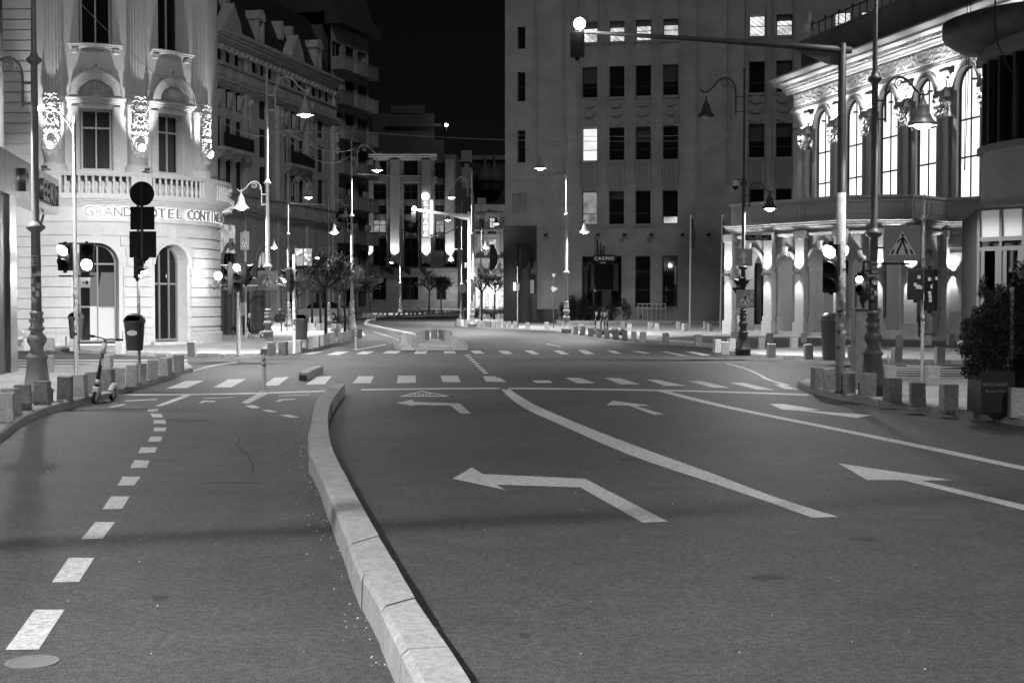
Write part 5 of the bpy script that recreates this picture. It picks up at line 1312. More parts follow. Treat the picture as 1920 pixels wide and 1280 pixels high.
# columns: pedestal, carved lit lower drum, cap band, fluted shaft
for ci, u in enumerate(CW):
    c = F(u, .02, 0); k = MB()
    zA, zB = hz(326), hz(306); k.lathe([(zA,.5),(zA+.1,.5),(zA+.14,.44),(zB-.1,.46),(zB-.06,.4),(zB,.38)], c.x, c.y, 20); 
    zD, zE = hz(191), hz(178); k.lathe([(zB,.36),(zD-.05,.34),(zD,.38),(zD+.05,.34),(zE-.05,.34),(zE,.4),(zE+.05,.36)], c.x, c.y, 20)
    col = k.build("column", STUCCO2, hotel, world=True)
    sh_ = MB(); N = 40
    sh_.rings([[(c.x+(.33 if i % 2 else .30)*math.cos(2*PI*i/N), c.y+(.33 if i % 2 else .30)*math.sin(2*PI*i/N), z) for i in range(N)] for z in (zE+.05, zt-1)])
    sh_.build("fluted_shaft", STUCCO2, col, world=True)
    o_ = MB(); G = rounded(c.x, c.y, .36); th0 = (u/HR+TH0)*.36
    for z in [zB+.2+i*.11 for i in range(20)]:
        w2 = .27+.07*math.sin(z*9); relief(o_, G, th0-w2, th0+w2, z, z+.115, .085, 9, .02, .045, seed=1.3, edge=False)
    R = random.Random(ci+5)
    for i in range(30):
        z = zB+.25+2.1*R.random(); s = R.choice((-1, 1)); q = G(th0+s*(.22+.06*R.random()), .04, z); o_.ball(q, R.uniform(.025,.045), 6, 4)
    o_.ball(G(th0, .1, zB+.62), .15, 10, 6, 1.3); o_.build("carved_ornament", STUCCO2, col, world=True)
    # uplight at the foot of the column
    q = F(u, 1.05, zB-.2); ul = MB(); ul.box(q.x-.08, q.x+.08, q.y-.05, q.y+.05, q.z-.08, q.z); ul.bar(q+Vector((0,0,-.06)), F(u, .4, zB-.3), .03); f_ = ul.build("uplight", DARK_METAL, col, world=True)
    lamp_light("uplight_lamp", 'SPOT', 620, q+Vector((0,0,.05)), f_, .04, Vector((-math.sin(u/HR+TH0)*.42, math.cos(u/HR+TH0)*.42, 1)), math.radians(46), .7, world=True)
# side wing going left and the back return
FL = flat((-30, 51.6), (F(A0,0,0).x, F(A0,0,0).y)); L_ = FL.L
m_ = MB(); wall(m_, FL, 0, L_, 0, zt, [(L_-5.6, L_-4.2, z1a, z1b, False)], .3); m_.build("wing_wall", STUCCO, hotel, world=True)
m_ = MB(); z = .7
while z < zt:
    if not (hz(412) < z < hz(325)): fbox(m_, FL, L_-2.0 if z > 5 else 0, L_-.02, 0, .08, z+.024, z+.341)
    z += .365
m_.build("wing_blocks", STUCCO, hotel, world=True)
m_ = MB(); fbox(m_, FL, L_-2.5, L_-2.02, 0, .16, hz(300), zt)
for k in range(5): fbox(m_, FL, L_-2.46+k*.09, L_-2.42+k*.09, .16, .2, hz(170), zt)
relief(m_, FL, L_-2.45, L_-2.07, hz(295), hz(195), .1, 7, .17, .06)
cornice(m_, FL, 0, L_, hz(386), hz(372), .5); fbox(m_, FL, 0, L_, .24, .54, zb1-.02, zb1+.12); fbox(m_, FL, 0, L_, 0, .5, zb0-.05, zb0+.12)
m_.build("wing_pilaster", STUCCO2, hotel, world=True)
for i in range(8): m_ = MB(); baluster(m_, FL, L_-.3-i*.22, .4, zb0+.1, zb1); m_.build("baluster", STUCCO2, hotel, world=True)
e1 = F(A1, 0, 0); m_ = MB(); m_.rings([[(e1.x, e1.y, z), (-20, 75, z), (-45, 75, z), (-30, 51.7, z), (-19, 53.5, z)] for z in (0, zt)]); m_.build("rear_block", gm("dark_render", .1, .9), hotel, world=True)
m_ = MB(); cornice(m_, F, A0, A1, zt-1.2, zt, .9, .3, 5); m_.build("roof_cornice", STUCCO2, hotel, world=True)
# carved bracket at the right end of the balcony, and globe lamp
m_ = MB(); relief(m_, F, 1.3*HR, 1.62*HR, zb0-.3, zb1+.1, .3, 4, .3, .08, seed=5); m_.build("corner_bracket", STUCCO2, hotel, world=True)
q = W(409, 517, 53.2); gl = thing("wall_lamp", "glowing globe lamp on a bracket at the hotel's right corner", "lamp", q)
m_ = MB(); m_.ball((0,0,0), .15, 14, 10); b_ = m_.build("globe", em("globe_glow", .9, 18), gl); lamp_light("lamp_light", 'POINT', 30, (0,-.25,0), b_, .15)
m_ = MB(); m_.tube([(0,0,-.14),(0,0,-.4),(-.15,0,-.5),(-.35,0,-.35)], .02, 6); m_.build("bracket", DARK_METAL, gl)

# ================================================================== belle epoque building, unlit, along the left of the far street
def pxY(px, Y): q = W(px, 560, Y); return (q.x, q.y)
STONE = gm("dark_facade_stone", .6, .85, var=.15, scale=2, bump=.2, bscale=12, stain=.25)
bA = pxY(396, 109); bB = pxY(626, 136)
F = flat(bA, bB); L_ = F.L
ce = thing("ornate_apartment_building", "unlit ornate building with mansard roof and stone balconies, beyond the white hotel", "building", (bA[0], bA[1], 0))
def bz(y, px):  # height above ground of picture row y where the wall crosses column px
    # wall depth at px
    r = ray(px, y); x0, y0 = bA; tx, ty = bB[0]-bA[0], bB[1]-bA[1]
    k = (x0*ty-y0*tx)/(r.x*ty-r.y*tx); return CAMH+r.z*k
ZB1 = bz(395, 470); ZB2 = bz(372, 470); ZC = bz(180, 500); ZC2 = bz(158, 500); ZK = bz(118, 540)
nb = 4; bw = L_/nb
ops = []; bays = []
for i in range(nb):
    uc = bw*(i+.5)
    ops.append((uc-1.5, uc+1.5, .2, 4.4, True))
    fl = [(ZB2+.4+3.15*k) for k in range(3)]
    for k, z in enumerate(fl):
        if i % 2 == 0:
            for s in (-1.95, 0, 1.95): ops.append((uc+s-.58, uc+s+.58, z, z+2.4, False)); bays.append((uc+s-.58, uc+s+.58, z, z+2.4, False))
        else: ops.append((uc-.75, uc+.75, z, z+2.4, k == 2)); bays.append((uc-.75, uc+.75, z, z+2.4, k == 2))
    for s in (-1.7, 0, 1.7): ops.append((uc+s-.5, uc+s+.5, ZC2+.5, ZC2+2.4, False)); bays.append((uc+s-.5, uc+s+.5, ZC2+.5, ZC2+2.4, False))
m_ = MB(); wall(m_, F, 0, L_, 0, ZK, ops, .25); m_.build("wall", STONE, ce, world=True)
m_ = MB(); fbox(m_, F, 0, L_, -1.2, -.6, 0, ZK); m_.build("dark_interior", gm("interior", .01, .9), ce, world=True)
for a, b, c, d, ar in bays: window(ce, F, a, b, c, d, -.22, ar, GLASSY, DARKFRAME, cols=2 if b-a > .7 else 1, rails=(.7,), fw=.07)
for i in range(nb): window(ce, F, bw*(i+.5)-1.48, bw*(i+.5)+1.48, .2, 4.4, -.22, True, GLASSY, gm('shop_frame', .2, .6), cols=4, rails=(.55,.97), fw=.12, name='arched_window')
m_ = MB(); fbox(m_, F, 0, L_, 0, .25, ZB1, ZB2)
for i in range(nb*4): fbox(m_, F, (i+.2)*bw/4, (i+.8)*bw/4, .25, .29, ZB1+.2, ZB2-.25)
cornice(m_, F, 0, L_, ZB1-.5, ZB1, .55, 99, 3); cornice(m_, F, 0, L_, ZB2-.02, ZB2+.2, .4, 99, 2)
m_.build("belt_course", STONE, ce, world=True)
m_ = MB(); cornice(m_, F, 0, L_, ZC-.6, ZC, .6, 99, 4); fbox(m_, F, 0, L_, .0, .35, ZC, ZC2)
for i in range(nb*3): fbox(m_, F, (i+.2)*bw/3, (i+.8)*bw/3, .35, .4, ZC+.25, ZC2-.25)
cornice(m_, F, 0, L_, ZC2-.02, ZC2+.18, .5, 99, 2); m_.build("upper_belt", STONE, ce, world=True)
m_ = MB(); cornice(m_, F, 0, L_, ZK-.9, ZK+.2, 1.1, 99, 5)
for i in range(nb*7): fbox(m_, F, (i+.3)*bw/7, (i+.75)*bw/7, .0, .5, ZK-1.25, ZK-.9)
m_.build("main_cornice", STONE, ce, world=True)
for i in range(nb+1):
    m_ = MB(); u = i*bw; fbox(m_, F, u-.7, u-.1, 0, .38, ZB2+.2, ZC-.6); fbox(m_, F, u+.25, u+.7, 0, .3, ZB2+.2, ZC-.6); fbox(m_, F, u-.3, u+.3, 0, .25, ZC2+.1, ZK-.9); fbox(m_, F, u-.45, u+.45, 0, .2, .13, ZB1-.5)
    relief(m_, F, u-.45, u+.45, ZC-3.4, ZC-.7, .3, 2.4, .3, .16, seed=i); m_.build("pilaster", STONE, ce, world=True)
for i in range(nb):
    uc = bw*(i+.5); 
    if i % 2 == 0:
        for zz in (ZB2+3.5, ):
            m_ = MB(); fbox(m_, F, uc-2.9, uc+2.9, 0, 1.0, zz-.25, zz); 
            for s in (-2.6,-.9,.9,2.6): fprofile(m_, F, uc+s-.12, uc+s+.12, [(0,zz-1.0),(.25,zz-.9),(.8,zz-.4),(.8,zz-.25),(0,zz-.25)])
            bal = m_.build("balcony", STONE, ce, world=True)
            m_ = MB()
            for k in range(37): fbox(m_, F, uc-2.85+k*.158, uc-2.81+k*.158, .9, .94, zz, zz+1.0)
            fbox(m_, F, uc-2.9, uc+2.9, .88, .96, zz+1.0, zz+1.06); fbox(m_, F, uc-2.85, uc+2.85, .86, .885, zz+.05, zz+.95); m_.build("railing", DARK_METAL, bal, world=True)
            for k, s in enumerate((-1.95, 0, 1.95)):
                m_ = MB(); zz2 = ZC-2.6; fprofile(m_, F, uc+s-.3, uc+s+.3, [(0,zz2+.5),(.2,zz2+.6),(.32,zz2+1.1),(.5,zz2+1.7),(0,zz2+1.8)]); m_.build("bracket_ornament", STONE, ce, world=True)
        # gabled dormer
        m_ = MB(); m_.prism([(uc-1.7, ZK+.2), (uc+1.7, ZK+.2), (uc+1.3, ZK+1.2), (uc, ZK+2.6), (uc-1.3, ZK+1.2)], -.4, .5, lambda a, d, b: F(a, d, b)); fbox(m_, F, uc-1.5, uc-.9, -1.6, -.5, ZK+2, ZK+3.6); fbox(m_, F, uc+.9, uc+1.5, -1.6, -.5, ZK+2, ZK+3.6)
        m_.build("gable", STONE, ce, world=True)
    else:
        m_ = MB(); fbox(m_, F, uc-.7, uc-.4, -1.6, -.1, ZK+.8, ZK+2.6); fbox(m_, F, uc+.4, uc+.7, -1.6, -.1, ZK+.8, ZK+2.6); fbox(m_, F, uc-.4, uc+.4, -1.6, -.5, ZK+.8, ZK+2.6); arch_band(m_, F, uc, ZK+2.6, .05, .85, -1.6, .0, 10); m_.build("dormer", STONE, ce, world=True)
    arc = MB(); arch_band(arc, F, uc, 4.4, 1.5, 1.9, 0, .16, 12); arc.build("arch_trim", STONE, ce, world=True); arc = MB(); relief(arc, F, uc-.35, uc+.35, 5.6, 6.6, .25, 4, .1, .1, seed=i); arc.build("keystone_ornament", STONE, ce, world=True)
m_ = MB(); fprofile(m_, F, 0, L_, [(-.3,ZK+.2),(-.3,ZK+.8),(-2.4,ZK+6),(-9,ZK+7.5),(-9,ZK+.2)]); m_.build("roof", gm("slate_roof", .035, .7, var=.3, scale=6), ce, world=True)
# projecting corner with a lit shop bay at street level
m_ = MB()
for z in (ZB2+.5,): pass
q0 = F(1.0, .6, 0)
sb = MB(); fbox(sb, F, 1.2, 4.4, .05, .08, 5.4, 7.6); sb.build("lit_window", lit_room("room_soft", .6, 2), ce, world=True)
sb = MB(); arch_band(sb, F, bw*1.5, 4.4, .3, 1.4, -.2, -.18, 12); sb.build("lit_lunette", lit_room("room_soft", .6, 2), ce, world=True)
e = F(L_, 0, 0); e0 = F(0, 0, 0)
m_ = MB(); m_.rings([[(e.x-.02, e.y+.3, z), (e.x-14, e.y+10, z), (e0.x-14, e0.y+8, z), (e0.x-.8, e0.y+.2, z), (e.x-1.25, e.y+.0, z)] for z in (0, ZK+.1)]); m_.build("rear_block", gm("dark_render", .1, .9), ce, world=True)
# ================================================================== block with many balconies
bA2 = pxY(622, 138); bB2 = pxY(692, 146.5); bA, bB = bA2, bB2
F = flat(bA, bB); L_ = F.L
ab = thing("balcony_apartment_block", "unlit apartment block with stacked balconies rising behind the ornate building", "building", (bA[0], bA[1], 0))
CONC = gm("block_render", .42, .9, var=.12, scale=2, stain=.3)
ZT = bz(46, 622); fh = 3.35; ops = []; wins = []; nf = int(ZT//fh)
for c in range(3):
    uc = L_*(c+.5)/3
    for f_ in range(nf):
        z = 1.0+f_*fh
        ops.append((uc-1.1, uc+1.1, z, z+2.3, False)); wins.append((uc-1.1, uc+1.1, z, z+2.3))
m_ = MB(); wall(m_, F, 0, L_, 0, ZT, ops, .3); m_.build("wall", CONC, ab, world=True)
for a, b, c, d in wins: window(ab, F, a, b, c, d, -.28, False, GLASSY, WINFRAME if rnd.random() < .3 else DARKFRAME, cols=2, rails=())
for c in range(3):
    uc = L_*(c+.5)/3
    for f_ in range(1, nf):
        z = .7+f_*fh; m_ = MB(); fbox(m_, F, uc-1.25, uc+1.25, 0, 1.2, z-.18, z); fbox(m_, F, uc-1.25, uc+1.25, 1.12, 1.2, z, z+1.05); fbox(m_, F, uc-1.25, uc-1.15, 0, 1.12, z, z+1.05); fbox(m_, F, uc+1.15, uc+1.25, 0, 1.12, z, z+1.05)
        fbox(m_, F, uc-1.3, uc+1.3, 1.1, 1.26, z+1.05, z+1.15)
        bo = m_.build("balcony", CONC if (f_+c) % 3 else gm("block_render2", .22, .9), ab, world=True)
        if rnd.random() < .45:
            m_ = MB(); s = rnd.uniform(-1.1, .4); fbox(m_, F, uc+s, uc+s+.8, .05, .4, z+1.3, z+1.9); m_.build("air_conditioner", gm("ac_white", .45, .5), ab, world=True)
m_ = MB(); fbox(m_, F, -.3, L_+.4, -.5, 1.3, ZT, ZT+1.2); fprofile(m_, F, -.3, L_+.3, [(.6,ZT+1.2),(-1.2,ZT+6.5),(-8,ZT+7),(-8,ZT+1.2)]); m_.build("roof", gm("dark_roof", .06, .9, var=.2, scale=2), ab, world=True)
m_ = MB(); e = F(L_,0,0); e0 = F(0,0,0); m_.rings([[(e.x-.03, e.y+.2, z), (e.x-16, e.y+8, z), (e0.x-9, e0.y+.6, z), (e0.x-.9, e0.y+.3, z)] for z in (0, ZT)]); m_.build("rear_block", gm("dark_render", .1, .9), ab, world=True)

# ================================================================== pillared hotel at the end of the street
YR = 236.0
def rx(px): return W(px, 560, YR).x
def rz_(y): return HZ(y, YR)
F = flat((rx(660), YR), (rx(859), YR)); U = lambda px: rx(px)-rx(660)
RST = gm("pillared_stone", .3, .8, var=.1, scale=.8, stain=.15)
ra = thing("pillared_hotel", "far hotel with uplit pilasters, vertical neon letters and a round sign", "hotel", (rx(660), YR, 0))
ops = [(U(699), U(724), rz_(555), rz_(520), False), (U(752), U(784), rz_(555), rz_(520), False), (U(818), U(836), rz_(560), rz_(522), False)]
bayx = [(698,725), (757,784), (815,834)]
m_ = MB()
wall(m_, F, 0, U(838), 0, rz_(501), [(U(a), U(b), rz_(562), rz_(519), False) for a, b in ((698,724),(752,784),(818,837))], .8)
for a, b in ((660,698),(725,757),(784,815),(834,855)): fbox(m_, F, U(a), U(b), -.9, 0, rz_(501), rz_(290))
fbox(m_, F, 0, U(819), -.9, .15, rz_(343), rz_(331)-.0); fbox(m_, F, U(815), U(855), -.9, 0, rz_(501), rz_(470)); fbox(m_, F, U(838), U(858), -.9, -.05, 0, rz_(501))
m_.build("wall", bricky("pillared_courses", .2, 3.2, 1.25, joint=.6, mortar=.03, mode='W', bump=.3), ra, world=True)
for a, b in ((683,701),(725,757),(784,815),(835,853)):
    m_ = MB(); c = (a+b)/2; fbox(m_, F, U(c-8.5), U(c+8.5), 0, .7, rz_(495), rz_(300)); p_ = m_.build("pilaster", RST, ra, world=True)
    m_ = MB(); q = F(U(c), 1.4, rz_(492)); m_.box(q.x-.25, q.x+.25, q.y-.2, q.y+.2, q.z-.3, q.z); f_ = m_.build("uplight", DARK_METAL, p_, world=True)
    lamp_light("uplight_lamp", 'SPOT', 3000, q+Vector((0,-.1,.2)), f_, .15, Vector((0,.13,1)), math.radians(60), .5, world=True)
m_ = MB(); cornice(m_, F, -3, U(820), rz_(301), rz_(289), 1.4, 99, 4); m_.build("cornice", RST, ra, world=True)
m_ = MB(); fbox(m_, F, 0, U(858), 0, 3.0, rz_(503), rz_(501)); 
for px in (734, 766, 795): fprofile(m_, F, U(px), U(px)+.4, [(0,rz_(515)),(1.5,rz_(504)),(1.5,rz_(503)),(0,rz_(503))])
m_.build("canopy", gm("canopy_dark", .03, .6), ra, world=True)
for i, (a, b) in enumerate(bayx):
    for j, (y0, y1) in enumerate(((499,447),(436,412),(400,384),(380,345),(330,305))):
        lit = (i == 0 and j == 1) or (i == 2 and j == 1)
        window(ra, F, U(a)+.1, U(b)-.1, rz_(y0), rz_(y1), -.7, False, lit_room("room_dim", .35, 2) if lit else GLASSY, DARKFRAME, cols=2, rails=(.6,), fw=.12)
        m_ = MB(); fbox(m_, F, U(a), U(b), -.72, -.35, rz_(y1), rz_(y1)+.9); m_.build("spandrel", gm("spandrel_dark", .06, .6), ra, world=True)
for a, b in ((698,724),(752,784),(818,837)): window(ra, F, U(a), U(b), rz_(562), rz_(519), -.6, False, GLASSY, DARKFRAME, cols=2, rails=(.6,), fw=.15)
m_ = MB(); m_.disc((0,0,0), 7.2*YR/FPX, th=.3); o = m_.build("round_sign", em("neon_bright", .9, 2.2), ra); o.location = F(U(798.5), 1.3, rz_(369))-Vector((rx(660), YR, 0))
sg = MB(); 
for i, c in enumerate("RAMADA"):
    put_text(text_mesh(c, 10.5*YR/FPX, .15, bold=.05), em("neon_letter", .9, 1.6), ra, F(U(799), 1.25, rz_(383.5+i*11.3))-Vector((rx(660), YR, 0)), 0, name="letter")
m_ = MB(); fbox(m_, F, U(808.7), U(812.5), .8, 2.0, rz_(411), rz_(377)); fbox(m_, F, U(808.7), U(812.5), .8, 2.0, rz_(439), rz_(412)); m_.build("neon_blade", em("neon_bright", .9, 2.2), ra, world=True)
m_ = MB(); m_.box(rx(660), rx(858), YR+.95, YR+20, 0, rz_(292)); m_.build("rear_block", gm("dark_render", .1, .9), ra, world=True)
lamp_light("canopy_lamp", 'POINT', 700, F(U(846), 4.5, 3.5), ra, .3, world=True)

# ------------------------------------------------------------------ other far buildings
def block(name, label, px0, px1, Y, ytop, mat, rows=(), dep=15, cat="building", extra=None, ybot=None):
    x0, x1 = W(px0, 560, Y).x, W(px1, 560, Y).x; t = thing(name, label, cat, (x0, Y, 0)); F = flat((x0, Y), (x1, Y)); zz = HZ(ytop, Y)
    ops = [(W(a,560,Y).x-x0, W(b,560,Y).x-x0, HZ(c, Y), HZ(d, Y), False) for a, b, c, d, l in rows]
    m_ = MB(); wall(m_, F, 0, F.L, 0, zz, ops, .4)
    m_.box(x0, x1, Y+.42, Y+dep, 0, zz-.02); m_.build("wall", mat, t, world=True)
    for (a, b, c, d, _), (_, _, _, _, l) in zip(ops, rows): window(t, F, a, b, c, d, -.35, False, l or GLASSY, DARKFRAME if not l else WINFRAME, cols=2, rails=(.6,), fw=.1)
    return t, F, x0, zz
t, F, x0, zz = block("dark_tower", "almost black modern block behind the pillared hotel", 690, 832, 300, 262, gm("tower_dark", .06, .9, var=.2, scale=.4))
m_ = MB(); fbox(m_, F, 1, 14, -3, 0, zz, zz+5.5); fbox(m_, F, 5, 12, -4, .3, zz+5.5, zz+7.2); fbox(m_, F, 4, 15.5, 0, 1.2, zz+2.6, zz+3.2); m_.build("roof_plant", gm("tower_dark", .06, .9), t, world=True)
t = thing("aviation_light", "tiny bright light on the dark tower roof against the night sky", "lamp", W(837, 234.5, 296)); m_ = MB(); m_.ball((0,0,0), .3, 10, 6); m_.build("globe", LAMP_EM, t); m_ = MB(); m_.tube([(0,0,-.2),(0,0,-2.9),(-1.8,1,-2.9)], .07, 5); m_.build("mast", DARK_METAL, t)
block("white_side_building", "plain pale building wall between the pillared hotel and the chimney block", 824, 861, 285, 322, gm("pale_wall", .33, .9, var=.1, scale=.5, stain=.2))
t, F, x0, zz = block("chimney_block", "dark block with pale chimney stacks right of the plain pale wall", 861, 886, 265, 352, gm("mid_wall", .12, .9, var=.2, scale=.5))
m_ = MB(); fbox(m_, F, .4, F.L-.1, -1.5, 0, zz, HZ(314, 265)); fbox(m_, F, .4, F.L-.1, -1.5, 0, HZ(300, 265), HZ(282, 265)); fbox(m_, F, -.4, F.L-.1, -1.6, .3, HZ(303, 265), HZ(300, 265)); fbox(m_, F, 1.0, F.L-.6, -1.2, -.2, HZ(314, 265), HZ(303, 265)); m_.build("chimney", gm("pale_wall", .33, .9), t, world=True)
t, F, x0, zz = block("dark_domed_building", "dark block with two small cupolas behind the lit ornate one", 884, 972, 330, 292, gm("tower_dark2", .045, .9, var=.2, scale=.4))
m_ = MB(); fbox(m_, F, -1, F.L, 0, 1, zz-1.0, zz); m_.build("roof_edge", gm("mid_wall2", .16, .9), t, world=True)
for i, px in enumerate((909, 927)):
    m_ = MB(); q = W(px, 328, 328); m_.lathe([(q.z-3.5,2.0),(q.z-1.6,1.9),(q.z-1.5,2.4),(q.z,2.1),(q.z+1.4,1.2),(q.z+1.9,.5),(q.z+3.2,.3),(q.z+5,.05)], q.x, q.y, 12); m_.build("cupola", gm("cupola_dark", .07, .7), t, world=True)
rows = [(899,906,427,412,None),(918,928,427,408,lit_room("room_mid", .8, 2)),(898,906,467,448,lit_room("room_dim", .35, 2)),(917,931,473,448,lit_room("room_mid", .8, 2))]
t, F, x0, zz = block("neoclassical_building", "small ornate building with lit windows at the side street's end", 885, 962, 280, 384, gm("neo_stone", .36, .85, var=.15, scale=.6, stain=.2), rows)
m_ = MB(); cornice(m_, F, -.5, F.L, zz-1.5, zz, 1.2, 99, 4); m_.build("cornice", gm("neo_stone", .36, .85), t, world=True); m_ = MB(); fbox(m_, F, 0, F.L, 0, .35, HZ(403,280), HZ(399,280)); m_.build("string_course", gm("neo_stone", .36, .85), t, world=True); m_ = MB(); cornice(m_, F, 0, F.L, HZ(434,280), HZ(430,280), 1.0, 99, 2); m_.build("string_course", gm("neo_stone", .36, .85), t, world=True); m_ = MB(); fbox(m_, F, 0, F.L, 0, .9, HZ(489,280), HZ(484,280)); m_.build("balcony_slab", gm("neo_stone", .36, .85), t, world=True)
for a, b, c, d, l in rows:
    m_ = MB(); ua, ub = W(a,560,280).x-x0, W(b,560,280).x-x0
    fbox(m_, F, ua-.45, ua-.08, 0, .25, HZ(c,280), HZ(d,280)+.3); fbox(m_, F, ub+.08, ub+.45, 0, .25, HZ(c,280), HZ(d,280)+.3); cornice(m_, F, ua-.6, ub+.6, HZ(d,280)+.3, HZ(d,280)+.9, .5, 99, 2); m_.build("window_surround", gm("neo_trim", .42, .8), t, world=True)
for px in (889, 911, 934):
    m_ = MB(); u = W(px,560,280).x-x0; fbox(m_, F, u-.35, u+.35, 0, .4, HZ(484,280), zz-1.5); m_.build("pilaster", gm("neo_trim", .42, .8), t, world=True)
for px, w2, yt, yb in ((903, 9, 380, 384), (903, 8, 371, 379)):
    m_ = MB(); u = W(px,560,280).x-x0; fbox(m_, F, u-w2*280/FPX, u+w2*280/FPX, -1.2, .1, HZ(yb,280)-.05, HZ(yt,280)); m_.build("attic", gm("neo_trim", .42, .8), t, world=True)
# glazed arcade glowing at street level beyond the entrance
ar = MB(); fbox(ar, F, 1.0, F.L, 1.0, 1.2, HZ(575,280), HZ(512,280)); ar.build("lit_arcade", lit_room("arcade_glow", 1.0, 2), t, world=True)
for i in range(7):
    m_ = MB(); u = 1.0+i*1.35; fbox(m_, F, u-.25, u+.15, 1.1, 1.7, 0, HZ(508,280)); m_.build("column", gm("neo_trim", .42, .8), t, world=True)
lamp_light("arcade_lamp", 'POINT', 2500, F(4, 6, 3.2), t, .4, world=True)

# ================================================================== tall plain facade with the casino
def cy(X): return 98-.209*(X-5.3)
def cx_at(px):
    r = ray(px, 560); k = (98+.209*5.3)/(r.y+.209*r.x); return (r.x*k, r.y*k)
c0 = cx_at(947); c1 = cx_at(1960)
F = flat(c0, c1); L_ = F.L
def cu(px): q = cx_at(px); return (Vector(q)-Vector(c0)).length
def cz(y, px=1180): q = cx_at(px); return HZ(y, q[1], px)
PST = bricky("plain_facade_stone", .3, 1.1, .55, joint=.88, mortar=.012, mode='W', bump=.15, var=.05)
ca = thing("tall_office_building", "tall plain stone office block with rows of narrow windows and a casino sign", "building", (c0[0], c0[1], 0))
cols = [1105, 1155.5, 1205, 1256, 1417, 1468, 1577, 1627, 1740]
ROWY = [(575,480),(420,358),(300,238),(181,123),(77,38)]
TOPZ = cz(-60); ops = []; wn = []
for ci, px in enumerate(cols):
    u = cu(px); w2 = .52
    for ri, (yb, yt) in enumerate(ROWY):
        if ci >= 5 and ri == 0: continue
        z0, z1 = cz(yb), cz(yt)
        a, b = u-w2, u+w2
        if ri == 0 and ci == 0: b = u+w2+.9
        if ri == 0 and ci == 1: a = u-w2-.9
        if ri == 0 and ci == 0: a, b = u-w2, cu(1165)
        if ri == 0 and ci == 1: continue
        ops.append((a, b, z0, z1, False)); wn.append((ci, ri, a, b, z0, z1))
    for k in range(1, 3): ops.append((u-w2, u+w2, cz(77)+k*4.35-.0, cz(38)+k*4.35, False)); wn.append((ci, 4+k, u-w2, u+w2, cz(77)+k*4.35, cz(38)+k*4.35))
ul = cu(977.5)
for yb, yt in ((305,244),(190,135),(92,50)): ops.append((ul-.28, ul+.28, cz(yb,978), cz(yt,978), False)); wn.append((9, 9, ul-.28, ul+.28, cz(yb,978), cz(yt,978)))
for px in (964.5, 975, 986): u = cu(px); ops.append((u-.13, u+.13, cz(399,975), cz(362,975), False)); wn.append((9, 8, u-.13, u+.13, cz(399,975), cz(362,975)))
wn2 = list(wn); ops.append((cu(948), cu(1004), .05, cz(424,975), False))
m_ = MB(); wall(m_, F, 0, L_, 0, TOPZ, ops, .35); m_.build("wall", PST, ca, world=True)
for ci, ri, a, b, z0, z1 in wn:
    lit = None
    if ri == 4: lit = lit_room("office_ceiling", 1.0, 1)
    if (ci, ri) == (0, 2): lit = lit_room("room_bright", .85, 0)
    if (ci, ri) == (0, 1): lit = lit_room("room_grey", .3, 2)
    if ri == 4 and ci == 3: lit = lit_room("room_mid", .8, 2)
    if ri == 4 and ci == 8: lit = lit_room("room_grey", .3, 2)
    if (ci, ri) == (3, 1):
        window(ca, F, a, b, z0, z1, -.33, False, GLASSY, DARKFRAME, cols=1, rails=(.23,), fw=.05)
        m_ = MB(); m_.face([F(a+.06,-.3,z0+.06), F(b-.06,-.3,z0+.06), F(b-.06,-.3,z0+(z1-z0)*.21), F(a+.06,-.3,z0+(z1-z0)*.21)]); m_.build("lit_lower_pane", lit_room("room_mid", .8, 2), ca, world=True); continue
    if ri in (8,): 
        m_ = MB(); fbox(m_, F, a, b, -.36, -.2, z0, z1); m_.build("niche", PST, ca, world=True); continue
    window(ca, F, a, b, z0, z1, -.33, False, lit, DARKFRAME, cols=2 if ri == 0 and b-a > 1.5 else 1, rails=(.48,) if ri == 4 else ((.33,) if ri < 4 else (.5,)), fw=.05 if ri != 0 else .07)
    if ri == 4:   # half-drawn blind
        m_ = MB(); zz_ = z1-(z1-z0)*rnd.choice((.05,.3,.32)); m_.face([F(a+.05,-.28,zz_), F(b-.05,-.28,zz_), F(b-.05,-.28,z1-.04), F(a+.05,-.28,z1-.04)]); m_.build("blind", gm("blind_dark", .12, .8), ca, world=True)
    if ri in (1, 2, 3) and rnd.random() < .45 and lit is None:
        m_ = MB(); zz_ = z1-(z1-z0)*rnd.uniform(.12, .6); m_.face([F(a+.05,-.29,zz_), F(b-.05,-.29,zz_), F(b-.05,-.29,z1-.04), F(a+.05,-.29,z1-.04)]); m_.build("blind", gm("blind_dim", rnd.choice((.03,.05,.05)), .8), ca, world=True)
    m_ = MB(); fbox(m_, F, a-.06, b+.06, 0, .14, z0-.16, z0-.003); m_.build("sill", gm("sill_stone", .25, .8), ca, world=True) if ri != 9 else None
